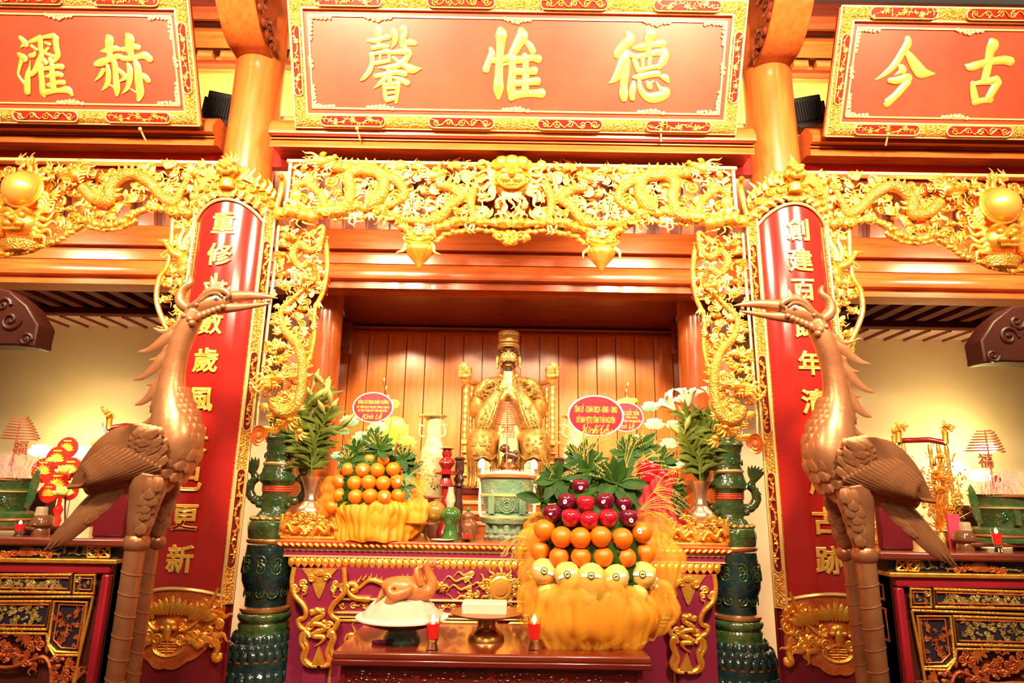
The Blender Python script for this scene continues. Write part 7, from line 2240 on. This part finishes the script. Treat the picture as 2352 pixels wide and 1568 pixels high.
# incense coil hung on a stick above the urn
def coil(px, ytop, ybot, r0, r1, turns, ybase, Y, charm, cy, label, zb):
    s = mpp(px, ytop, Y)
    t = empty('incense_coil', at(px, ybase, Y), label, 'incense', 'incense coils')
    t.location.z = zb
    P = []
    N = turns*22
    for i in range(N+1):
        k = i/N; a = 2*pi*turns*k
        r = (r0+(r1-r0)*k**.8)*s
        c = at(px, ytop+(ybot-ytop)*k, Y)
        P.append(c+Vector((r*cos(a), r*sin(a), 0)))
    MB().tube(P, 1.1*s, 5).obj('coil', COILM, t, smooth=60)
    MB().tube([at(px, ytop, Y), Vector((at(px, ytop, Y).x, Y, zb))], 1.6*s, 6).obj('stick', COILM, t)
    mb = text_mb(charm, 34*s, .0012, .004, 0)
    c = at(px, cy, Y)
    for p in mb.v: p.x, p.y, p.z = c.x+p.x, Y-.006-p.z, c.z+p.y
    mb.obj('luck_charm', COILM, t, smooth=0)
coil(1166, 922, 975, 14, 32, 11, 1085, 4.60, '福', 990, 'red-brown incense coil cone above the middle urn', at(1165, 1085, Yu).z)
# porcelain vases, candlesticks, lamps and jars
for k, (vx, lb) in enumerate(((993, 'ivory porcelain vase with scalloped mouth beside the throne, fully in view'), (1322, 'ivory porcelain vase with bird handles, half hidden behind the large red oval card'))):
    Yq = 5.02
    t = empty('porcelain_vase', (at(vx, 1140, Yq).x, Yq, ztop), lb, 'vase', 'porcelain vases')
    turned_part(t, 'body', vx, [(955, 29), (958, 24), (962, 19), (985, 18), (1008, 18), (1022, 22), (1032, 28), (1040, 29), (1044, 30), (1075, 30), (1105, 27), (1135, 23), (1215, 21), (1226, 23)], Yq, PORC, ztop)
    turned_part(t, 'mouth_rim', vx, [(953, 29), (955, 32), (958, 30)], Yq, GOLDF, None, 40, 16, .06)
    sV = mpp(vx, 1000, Yq)
    for q in (-1, 1):
        MB().tube([at(vx+q*x, y, Yq) for x, y in spl([(18, 980), (25, 977), (29, 985), (28, 1000), (18, 1004)], 4)], 3*sV, 8).ell(at(vx+q*28, 976, Yq), 4.5*sV, None, None, 8, 6).tube([at(vx+q*30, 975, Yq), at(vx+q*36, 978, Yq)], [2*sV, .4*sV], 5).obj('bird_handle', PORC, t, smooth=60)
    gl = MB(); rnd = random.Random(k)
    for i in range(50):
        y = rnd.uniform(1045, 1120); a = -pi/2+rnd.uniform(-1.1, 1.1)
        r = 30*sV
        gl.box(at(vx, y, Yq)+Vector((r*cos(a), r*sin(a), 0)), .012, .004, .018)
    gl.obj('gilt_characters', GOLDO, t, kind='stuff')
def stick_(name, px, rows, Y, m, label, grp=None): return turned(name, label, 'candlestick', px, rows, Y, m, ztop, grp)
stick_('candlestick', 1023, [(1026, 6), (1030, 18), (1033, 10), (1044, 12), (1050, 9), (1056, 17), (1064, 19), (1072, 14), (1078, 10), (1086, 26), (1090, 26), (1093, 10), (1110, 14), (1118, 18), (1124, 10), (1150, 9), (1165, 14), (1200, 10), (1225, 22), (1236, 24)], 4.80, REDW, 'turned red lacquer candlestick with a wide drip dish on the altar')
stick_('candlestick', 1053, [(1050, 12), (1054, 15), (1058, 10), (1085, 11), (1092, 8), (1102, 13), (1112, 9), (1118, 16), (1122, 9), (1150, 8), (1165, 12), (1200, 9), (1225, 20), (1238, 20)], 4.86, BLKW, 'slim dark brown turned candlestick on the throne side of the red candlestick')
stick_('candlestick', 1285, [(1050, 10), (1054, 16), (1058, 12), (1085, 11), (1092, 8), (1102, 13), (1112, 9), (1118, 16), (1122, 9), (1150, 8), (1200, 9), (1225, 20), (1238, 20)], 4.86, BLKW, 'dark brown turned candlestick behind the mixed pyramid leaves')
turned('brass_compote', 'small brass footed dish under the olive pomelo on the altar', 'stand', 968, [(1199, 50), (1202, 48), (1206, 20), (1212, 12), (1232, 11), (1240, 16), (1248, 22)], 4.42, BRASSD, ztop)
fr_o = at(1000, 1174, 4.44); rP = 24*mpp(1000, 1170, 4.44)
zc_ = at(968, 1199, 4.42).z
MB().lathe((0, 0, 0), [(.0001, -1), (.5, -.88), (.9, -.45), (1, 0), (.88, .5), (.5, .88), (.12, .98), (.0001, .96)], 24).xf(Matrix.Translation((fr_o.x, 4.44, zc_+rP+.001)) @ Matrix.Diagonal((rP, rP, rP, 1))).thing('pomelo', mat('olive_rind', (.26, .16, .02), .18, 0, col2=(.20, .10, .012), nscale=5, coat=.5), 'round glossy olive pomelo on the small brass dish', 'pomelo', smooth=180)
lamp = empty('oil_lamp', (at(1035, 1240, 4.42).x, 4.42, ztop), 'green jade oil lamp with a clear glass chimney on the altar', 'lamp')
turned_part(lamp, 'jade_body', 1035, [(1163, 8), (1166, 12), (1172, 20), (1182, 24), (1192, 22), (1202, 14), (1210, 12), (1225, 16), (1238, 20), (1246, 20)], 4.42, JADE, ztop)
turned_part(lamp, 'glass_chimney', 1035, [(1118, 6), (1128, 7), (1140, 10), (1148, 12), (1156, 9), (1164, 8)], 4.42, mat('smoked_glass', (.7, .5, .35), .08, 0, alpha=.45))
jar = empty('covered_jar', (at(1076, 1240, 4.48).x, 4.48, ztop), 'small brown glazed jar with a green-knobbed lid on the altar', 'jar')
turned_part(jar, 'body', 1076, [(1192, 12), (1198, 16), (1208, 21), (1218, 20), (1232, 14), (1246, 16)], 4.48, BROWN, ztop)
turned_part(jar, 'lid', 1076, [(1174, 4), (1178, 10), (1184, 14), (1190, 13), (1193, 12)], 4.48, BROWN)
turned_part(jar, 'knob', 1076, [(1163, .5), (1166, 4), (1171, 5), (1175, 3)], 4.48, JADE)
turned('saucer', 'small white saucer at the front edge of the altar', 'plate', 1017, [(1238, 27), (1239.5, 26), (1244, 12), (1247, 12)], 4.36, WHITE, ztop)
turned('dish', 'flat pinkish dish on a tall foot beside the porcelain vase', 'dish', 988, [(1138, 30), (1142, 28), (1147, 8), (1180, 6), (1225, 14), (1238, 16)], 4.62, mat('pink_glaze', (.55, .24, .14), .3), ztop)
# ---- lotus lamps and bouquets behind
LOTW = mat('lotus_lamp_white', (.48, .58, .22), .5, emit=(.95, 1.0, .42), es=.60)
LOTG = mat('lotus_lamp_green', (.30, .55, .25), .5, emit=(.50, 1.0, .45), es=.45)
LOTY = mat('lotus_lamp_yellow', (.75, .58, .05), .5, emit=(1, .80, .06), es=.55)
def lotus(t, c, r, m, m2=None, up=True):
    for q, (nn, el_, k) in enumerate(((8, .25, 1.0), (8, .75, .92), (6, 1.15, .8))):
        fm = MB()
        for i in range(nn):
            a = 2*pi*(i+.5*q)/nn
            d = Vector((cos(a)*cos(el_), sin(a)*cos(el_), sin(el_)))
            fm.tube([c, c+d*r*.45*k+Vector((0, 0, -.1*r)), c+d*r*.8*k, c+d*r*1.05*k+Vector((0, 0, .08*r))], [.06*r, .26*r, .24*r, .03*r], 6, .6)
        fm.obj('petals', m2 if (q == 0 and m2) else m, t, smooth=60)
def lotus_lamp(name, blooms, px, Y, zb, label):
    b = Vector((at(px, 1150, Y).x, Y, zb))
    t = empty(name, b, label, 'lamp', 'lotus lamps')
    MB().lathe(b, [(.05, 0), (.05, .015), (.015, .03), (.008, .06)], 16).obj('base', BRASS, t)
    for (x, y, r, m, m2) in blooms:
        c = at(x, y+r*.5, Y+.02)
        P = [b+Vector((0, 0, .05)), (b+c)/2+Vector((0, .01, -.05)), c-Vector((0, 0, .01))]
        MB().tube([Vector(p) for p in spl(P, 5)], .004, 5).obj('stem', BRASS, t)
        lotus(t, c, r*mpp(x, y, Y)*.78, m, m2)
lotus_lamp('lotus_lamp', ((802, 958, 28, LOTW, LOTG), (832, 995, 30, LOTW, LOTG), (866, 972, 30, LOTW, LOTW), (905, 920, 18, LOTY, None), (790, 985, 18, LOTG, LOTG), (775, 1040, 20, LOTG, LOTG)), 850, 5.0, ztop, 'glowing white and green lotus lamp behind the orange pyramid')
lotus_lamp('lotus_lamp', ((1493, 926, 26, LOTW, LOTG), (1503, 965, 30, LOTG, LOTW), (1466, 1002, 28, LOTW, LOTG), (1537, 1010, 28, LOTG, LOTW), (1545, 968, 22, LOTW, LOTG), (1505, 1060, 22, LOTW, LOTG), (1552, 1058, 26, LOTG, LOTW), (1440, 917, 24, LOTY, None)), 1505, 5.0, ztop, 'glowing white and green lotus lamp behind the white lilies')
turned('yellow_disc_lamp', 'round glowing yellow disc lamp behind the smaller oval card', 'lamp', 898, [(955, .5), (960, 20), (975, 28), (990, 30), (1008, 22), (1018, 5), (1050, 3), (1225, 10)], 5.08, mat('yellow_glow', (1, .72, .05), .5, emit=(1, .62, .03), es=.6), ztop, sy=.35)
MB().bb(at(885, 1000, 5.12).x, at(926, 1000, 5.12).x, 5.12, 5.15, ztop, at(900, 962, 5.12).z).thing('red_gift_box', mat('red_gift_paper', (.62, .012, .014), .4), 'tall flat red gift box behind the yellow disc lamp', 'box', bevel=.004)
for k, (x, lb) in enumerate(((935, 'green bamboo joss holder with a yellow paper lotus beside the porcelain vase'),)):
    t = empty('joss_holder', (at(x, 1200, 4.9).x, 4.9, ztop), lb, 'holder')
    turned_part(t, 'tube', x, [(1045, 14), (1060, 14), (1100, 8), (1225, 8)], 4.9, LOTG if False else mat('green_foil', (.10, .45, .28), .25, .4), ztop)
    lotus(t, at(x, 1020, 4.88), 22*mpp(x, 1010, 4.88), LOTY)
    MB().lathe((at(x, 990, 4.9).x, 4.9, at(x, 1005, 4.9).z), [(.016, -.2), (.016, 0), (.018, .10)], 12).obj('sheaf', STRAW, t)
# magnolia twigs
def twig(px, pts, Y, label, grp, flowers=(), m=None):
    P = [at(x, y, Y) for x, y in spl(pts, 4)]
    t = empty('magnolia_twig', P[0], label, 'flower', grp)
    MB().tube(P, [.004]*len(P), 5).obj('twig', DWOOD, t)
    for (x, y, r) in flowers:
        lotus(t, at(x, y, Y-.01), r*mpp(x, y, Y), m or LOTY)
    for i in range(3, len(P), 3):
        MB().ell(P[i]+Vector((.008, 0, .012)), .008, .008, .016, 6, 5).obj('bud', BUD, t)
twig(890, [(895, 985), (893, 930), (886, 900), (880, 875)], 5.15, 'budding magnolia twig above the yellow disc lamp', 'magnolia twigs', ((905, 935, 10),))
twig(1440, [(1450, 985), (1440, 930), (1436, 905), (1440, 885)], 5.15, 'budding magnolia twig above the half-hidden oval card', 'magnolia twigs', ((1425, 925, 10), (1455, 922, 10)))
# second bouquet with red tulle behind the mixed pyramid
Y2 = 4.60
RT = mat('red_tulle', (.62, .012, .018), .6, 0, col2=(.48, .008, .012), nscale=7)
X, pr, s = rows_px(1510, [(1085, 40), (1110, 46), (1150, 40), (1190, 50), (1225, 62), (1252, 58)], Y2, ztop)
def fr2(u, v):
    a = 2*pi*u; k = v*(len(pr)-1); i = min(int(k), len(pr)-2); q = k-i
    r = pr[i][0]*(1-q)+pr[i+1][0]*q; z = pr[i][1]*(1-q)+pr[i+1][1]*q
    return Vector((X+r*(1+.09*sin(13*a+v*3))*cos(a), Y2+r*(1+.09*sin(13*a+v*3))*sin(a), z))
MB().grid(fr2, 80, 10, cu=True).thing('red_tulle_basket', RT, 'fruit basket wrapped in red tulle behind the mixed pyramid', 'fruit basket', base=(X, Y2, ztop), smooth=180)
for k, (x, y) in enumerate(((1478, 1072), (1500, 1078), (1488, 1094), (1522, 1092))): fruit('apple', x, y, 16, Y2-.10, 'red apple in the red tulle basket behind the mixed pyramid', 'apple', 'apples of the red basket', APPLE, None, 70+k)
for k, (x, y, r) in enumerate(((1440, 1040, 46), (1475, 1030, 46), (1520, 1060, 40), (1545, 1120, 36), (1550, 1160, 34))): rosette(x, y, r, Y2-.08, 70+k, 10, label='rosette of dark leaves on the red tulle basket', grp='leaf rosettes of the red basket')
grass_spray(1500, 1130, Y2-.15, (.9, .4, -.1, -.6), 80, 9, 'dry grass fanning out of the red tulle basket')
# ================================================================== side altars: their offerings
zs = zB(1233)
def side_stuff(sx):
    nm = 'red lotus stand' if sx < 0 else 'gold flower tree'
    def A8(px, py, Y):
        """left-bay pixels; mirrored for the other bay"""
        p = at(px, py, Y)
        return Vector((p.x if sx < 0 else -p.x-.03, p.y, p.z))
    def T8(t, name, px, rows, Y, m, zb=None, n=24, flute=0, fa=0):
        X, pr, s = rows_px(px, rows, Y, zb)
        X = A8(px, (rows[0][0]+rows[-1][0])/2, Y).x
        return MB().lathe((X, Y, 0), pr, n, 1, 1, flute, fa).obj(name, m, t, smooth=45)
    # wooden tray, urn with blade ears
    Yn = 4.12
    s = mpp(20, 1150, Yn)
    c = A8(18, 1210, Yn)
    MB().box((c.x, Yn+.02, zs+.035), 200*s, .34, .022).bb(c.x-80*s, c.x-70*s, Yn-.1, Yn+.15, zs, zs+.03).bb(c.x+70*s, c.x+80*s, Yn-.1, Yn+.15, zs, zs+.03).thing('wooden_tray', DWOOD2, 'low red-brown wooden tray under the urn on the altar of the ' + nm, 'tray', 'wooden trays', bevel=.006)
    zu = zs+.046
    ur = empty('incense_urn', (c.x, Yn, zu), 'green ceramic incense urn with blade ears in the bay of the ' + nm, 'urn', 'incense urns')
    T8(ur, 'bowl', 18, [(1098, 60), (1102, 56), (1122, 54), (1125, 57), (1128, 54), (1165, 46), (1172, 44)], Yn, CELAD if False else GREEN, None, 4 if False else 24)
    T8(ur, 'rim', 18, [(1097, 56), (1099, 62), (1103, 62), (1105, 56)], Yn, COPPER)
    T8(ur, 'band', 18, [(1124, 54), (1126, 57.5), (1129, 57.5), (1131, 54)], Yn, GOLDF)
    T8(ur, 'foot', 18, [(1172, 50), (1178, 58), (1188, 58), (1192, 52), (1200, 60), (1208, 60)], Yn, GREEN, zu, 30, 26, .02)
    T8(ur, 'foot_band', 18, [(1188, 58), (1190, 60), (1193, 60), (1195, 56)], Yn, COPPER)
    for q in (-1, 1):
        P = [A8(18+q*x, y, Yn-.03) for x, y in spl([(40, 1165), (50, 1150), (60, 1110), (72, 1076)], 4)]
        MB().tube(P, [5*s, 6*s, 7*s, 8*s, 9*s, 10*s, 10*s, 10*s, 10*s, 9*s, 8*s, 6*s, 2*s], 8, .5).obj('blade_ear', GREEN, ur, smooth=60)
        m_ = MB(); scroll(m_, A8(18+q*22, 1148, Yn)+Vector((0, -48*s, 0)), 10*s, 1.6, 2*s, q, 0, .8, 16, 5); m_.obj('round_medallion', GREEN, ur)
    MB().prism([(-6, -20), (6, -20), (6, 16), (0, 24), (-6, 16)], -.008, .01).xf(Matrix.Translation(A8(18, 1145, Yn)+Vector((0, -52*s, 0))) @ Matrix.Diagonal((s, 1, s, 1))).obj('tablet_lug', GREEN, ur)
    rnd = random.Random(31)
    ik = MB()
    for i in range(90):
        b = A8(18+rnd.uniform(-45, 45), 1100, Yn+rnd.uniform(-.12, .12))
        hgt = rnd.uniform(20, 62)*s
        e = Vector((rnd.uniform(-22, 22)*s, rnd.uniform(-.02, .02), hgt))
        q = Vector((rnd.uniform(-26, 26)*s, 0, rnd.uniform(-24, 4)*s))
        ik.tube([Vector(p) for p in spl([b, b+e*.6, b+e, b+e+q, b+e+q*1.4-Vector((0, 0, 10*s))][:rnd.choice((3, 4, 5))], 4)], .0016, 4)
    ik.obj('incense_ash_curls', INK, ur, kind='stuff', smooth=60)
    # red wick bundle, glass jar, candle
    MB().ell(A8(26, 1062, Yn+.03), 7*s, 7*s, 9*s, 10, 8).tube([A8(26, 1062, Yn+.03), A8(26, 1098, Yn+.03)], .004, 5).thing('red_charm', REDW, 'small red round charm standing among the incense curls near the ' + nm, 'charm', 'red charms')
    jr = empty('glass_jar', A8(96, 1222, 4.02), 'brown glass lidded jar on the side altar near the ' + nm, 'jar', 'glass jars')
    jr.location.z = zs
    T8(jr, 'body', 96, [(1182, 14), (1190, 22), (1204, 23), (1212, 16), (1216, 18), (1226, 18)], 4.02, BROWN, zs)
    T8(jr, 'neck', 96, [(1163, 10), (1166, 12), (1176, 12), (1183, 14)], 4.02, mat('smoked_glass_' + ('a' if sx < 0 else 'b'), (.6, .42, .25), .1, 0, alpha=.6))
    # plain dark maroon slab and gilt carved block on the altar
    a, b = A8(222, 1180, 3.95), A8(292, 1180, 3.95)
    MB().bb(min(a.x, b.x), max(a.x, b.x), 3.93, 3.99, zs, A8(250, 1105, 3.95).z).thing('maroon_board', MAROON, 'plain maroon board standing behind the crane tail near the ' + nm, 'board', 'maroon boards', bevel=.01)
    a, b = A8(268, 1180, 4.35), A8(318, 1180, 4.35)
    t = empty('carved_block', ((a.x+b.x)/2, 4.42, zs), 'small gilded carved block behind the crane legs near the ' + nm, 'carving', 'carved blocks')
    h = A8(290, 1128, 4.35).z-zs
    MB().bb(min(a.x, b.x), max(a.x, b.x), 4.37, 4.5, zs, zs+h).obj('block', REDG, t, bevel=.008)
    cv = MB()
    for i in range(26):
        q = Vector((rnd.uniform(min(a.x, b.x)+.02, max(a.x, b.x)-.02), 4.365, zs+h*rnd.uniform(.06, .94)))
        scroll(cv, q, rnd.uniform(.012, .024), 1.4, .006, rnd.choice((-1, 1)), i, .9, 12, 5)
    cv.obj('scroll_carving', GOLD, t, kind='stuff')
    for x in (a.x, b.x): MB().bb(x-.010, x+.010, 4.355, 4.51, zs, zs+h*1.03).obj('edge_post', GOLD, t, bevel=.004)
    # dark stand behind the urn
    c = A8(98, 1160, 4.5)
    MB().lathe((c.x, 4.5, zs), [(.11, 0), (.10, .03), (.075, .05), (.075, .20), (.11, .23), (.115, .26)], 4, m=Matrix.Rotation(pi/4, 3, 'Z')).thing('dark_stand', DWOOD, 'square dark wooden stand behind the urn near the ' + nm, 'stand', 'dark stands', smooth=0, bevel=.004)
    # throne at the back wall
    Yt = 5.55
    th = empty('side_throne', A8(310-(0 if sx < 0 else 94), 1190, Yt), 'red and gold throne with dragon heads at the back wall near the ' + nm, 'throne', 'side thrones')
    st_ = mpp(300, 1000, Yt)
    zt8 = 1.0
    th.location.z = 0
    def W8(x, y, h=0): return A8(x-(0 if sx < 0 else 94), y, Yt)+Vector((0, -h*st_, 0))
    for fx, fy, hh in ((262, 952, 20), (368, 952, 20), (330, 956, -60)):
        hd = MB()
        c = W8(fx, fy, hh)
        head(hd, c, pi*.78 if (fx < 300) == (sx < 0) else pi*.22, 13*st_, -1 if (fx < 300) == (sx < 0) else 1)
        hd.tube([W8(fx+2, fy+8, hh), W8(fx+1, fy+20, hh), W8(fx, fy+36, hh)], [7*st_, 6*st_, 7*st_], 8)
        for k in range(5): scroll(hd, c+Vector((rnd.uniform(-12, 12)*st_, -10*st_, rnd.uniform(-8, 10)*st_)), 5*st_, 1.4, 1.5*st_, 1, k, .9, 12, 5)
        hd.obj('dragon_head', GOLD, th, smooth=50)
    MB().tube([W8(262, 985, 20), W8(290, 978, 4), W8(330, 978, -40), W8(352, 980, -10), W8(368, 985, 20)], 6.5*st_, 10).obj('arm_rail', REDW, th, smooth=60)
    for fx, hh in ((258, 18), (272, 12), (286, 4), (344, 0), (358, 10), (370, 18)):
        c = W8(fx, 1000, hh)
        z1_, z0_ = W8(fx, 988, hh).z, 1.30
        MB().lathe((c.x, c.y, 0), [((3.2+1.8*abs(sin(k*1.05)))*st_, z0_+(z1_-z0_)*k/21) for k in range(22)], 10).obj('baluster', GOLDO, th, smooth=60)
    MB().bb(*sorted((W8(248, 1100).x, W8(380, 1100).x)), Yt-.18, Yt+.35, 0, 1.30).obj('seat_box', REDW, th, bevel=.01)
    MB().bb(*sorted((W8(296, 1100).x, W8(336, 1100).x)), Yt+.16, Yt+.20, 1.30, W8(310, 985).z).obj('back_splat', GOLDO, th, bevel=.01)
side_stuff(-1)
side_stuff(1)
# coils and candles, each at its own place
coil(48, 957, 1010, 14, 38, 8, 1100, 4.12, '福', 1028, 'red-brown incense coil cone in the bay of the red lotus stand', at(48, 1100, 4.12).z)
coil(2262, 987, 1038, 14, 38, 8, 1125, 4.12, '福', 1058, 'red-brown incense coil cone in the bay of the gold flower tree', at(2270, 1122, 4.12).z)
candle(45, 1196, 1228, 11, 3.90, zs, 'short burning red candle glass on the altar near the red lotus stand')
candle(2289, 1214, 1244, 11, 3.90, zs, 'short burning red candle glass on the altar near the gold flower tree')
# red lotus-disc stand
Yd = 4.30
ds = empty('lotus_disc_stand', (at(132, 1180, Yd).x, Yd, zs), 'stand of round red discs printed with gold lotus flowers on the side altar', 'ornament')
sd = mpp(130, 1080, Yd)
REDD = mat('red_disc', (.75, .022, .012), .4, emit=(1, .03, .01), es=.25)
for k, (x, y, r) in enumerate(((155, 1028, 25), (132, 1052, 27), (162, 1078, 28), (100, 1080, 28), (132, 1112, 30), (112, 1132, 22), (160, 1128, 20))):
    c = at(x, y, Yd-.012*k)
    do = MB().lathe((0, 0, 0), [(r*sd*.96, -.006), (r*sd, 0), (r*sd*.94, .007), (.0001, .008)], 28, m=Matrix.Rotation(pi/2, 3, 'X')).xf(Matrix.Translation(c)).obj('disc', REDD, ds, smooth=40)
    lo = MB()
    for q in range(9): leaf(lo, c+Vector((0, -.012, -.25*r*sd)), pi/2+(q-4)*.36, r*sd*.72, r*sd*.26, .2)
    lo.obj('lotus_motif', GTXT, do, smooth=50)
    MB().box(c+Vector((0, -.010, r*sd*.62)), r*sd*.7, .002, r*sd*.12).obj('printed_line', GTXT, do)
MB().lathe((at(132, 1180, Yd).x, Yd, zs), [(.07, 0), (.065, .02), (.02, .04), (.03, .07), (.018, .10), (.03, .14), (.012, .17), (.012, .3)], 16).obj('foot', REDD, ds)
YEL = mat('yellow_petal', (.95, .62, .08), .5, 0, col2=(.95, .72, .25), nscale=8)
def magnolia(px, pts, Y, zb, flowers, label, m):
    P = [at(x, y, Y) for x, y in spl(pts, 4)]
    P[0].z = zb
    t = empty('magnolia_spray', P[0], label, 'flower', 'magnolia sprays')
    MB().tube(P, .005, 6).obj('twig', DWOOD, t)
    for (x, y, r) in flowers:
        c = at(x, y, Y-.03)
        MB().tube([min(P, key=lambda q: (q-c).length), c], .0035, 5).obj('twig', DWOOD, t)
        lotus(t, c, r*mpp(x, y, Y), m)
magnolia(150, [(150, 1225), (150, 1150), (160, 1100), (200, 1060), (245, 1010), (240, 980)], 4.22, zs, ((148, 1085, 20), (145, 1135, 22), (118, 1060, 12), (175, 1110, 16)), 'yellow magnolia spray in front of the red lotus discs', YEL)
magnolia(240, [(236, 1225), (240, 1060), (248, 1010), (238, 985), (235, 970)], 4.75, zs, ((228, 1022, 18), (246, 1015, 16)), 'yellow magnolia spray beside the side throne, near the red lotus discs', YEL)
# glowing lotus lamps by the back walls
LAMPG = mat('lotus_glow', (1, .9, .4), .5, emit=(1, .86, .34), es=7)
for px, py, Y, zb, lb in ((92, 1042, 6.1, 0, ''), (178, 1046, 6.15, 0, ''), (2196, 1082, 6.1, 0, ''), (2252, 1100, 6.1, 0, ''), (2262, 1035, 6.15, 0, '')):
    c = at(px, py, Y)
    near = 'red lotus discs' if px < 1000 else 'gold flower tree'
    t = empty('glow_lotus', (c.x, Y, zb), 'bright glowing lotus lamp by the back wall behind the ' + near, 'lamp', 'glow lamps behind the ' + near)
    lotus(t, c, 26*mpp(px, py, Y), LAMPG)
    MB().lathe((c.x, Y, zb), [(.05, 0), (.04, .02), (.008, .04), (.006, c.z-zb)], 12).obj('stem', BRASS, t)
    point('glow_lotus_light', c+Vector((0, .02, .10)), 9, (1, .80, .36), .06)
# gold flower tree
Yf = 4.25
ft = empty('gold_flower_tree', (at(2165, 1230, Yf).x, Yf, zs), 'bushy golden artificial flower tree on the side altar', 'ornament')
rnd = random.Random(77)
base = Vector((at(2165, 1230, Yf).x, Yf, zs))
MB().lathe(base, [(.055, 0), (.06, .05), (.045, .09), (.05, .10)], 16).obj('pot', GOLDO, ft)
tw = MB(); bl = MB()
s8 = mpp(2160, 1120, Yf)
for i in range(70):
    e = at(2160+rnd.gauss(0, 30), 1130+rnd.gauss(0, 42), Yf+rnd.uniform(-.08, .08))
    b = base+Vector((0, 0, .1))
    m_ = b+(e-b)*.5+Vector((rnd.uniform(-.03, .03), 0, .02))
    tw.tube([b, m_, e], [.004, .0025, .0015], 4)
    for k in range(7):
        q = e+Vector((rnd.gauss(0, .022), rnd.gauss(0, .02), rnd.gauss(0, .022)))
        leaf(bl, q, rnd.random()*6.28, rnd.uniform(.018, .034), .011, .5)
tw.obj('twigs', GOLD, ft, kind='stuff')
bl.obj('gold_leaves', GOLD, ft, smooth=60, kind='stuff')
for k in range(6):
    lotus(ft, at(2140+rnd.uniform(-20, 50), 1090+rnd.uniform(-40, 90), Yf-.07), .030, GOLD)
MB().ell(at(2146, 1066, Yf-.05), .012, None, None, 8, 6).obj('red_bead', REDW, ft)
MB().bb(at(2178, 1200, 4.1).x, at(2206, 1200, 4.1).x, 4.1, 4.12, zs, at(2190, 1180, 4.1).z).thing('pink_packet', mat('pink_paper', (.75, .05, .10), .5), 'small pink paper packet leaning by the gold flower tree', 'packet')
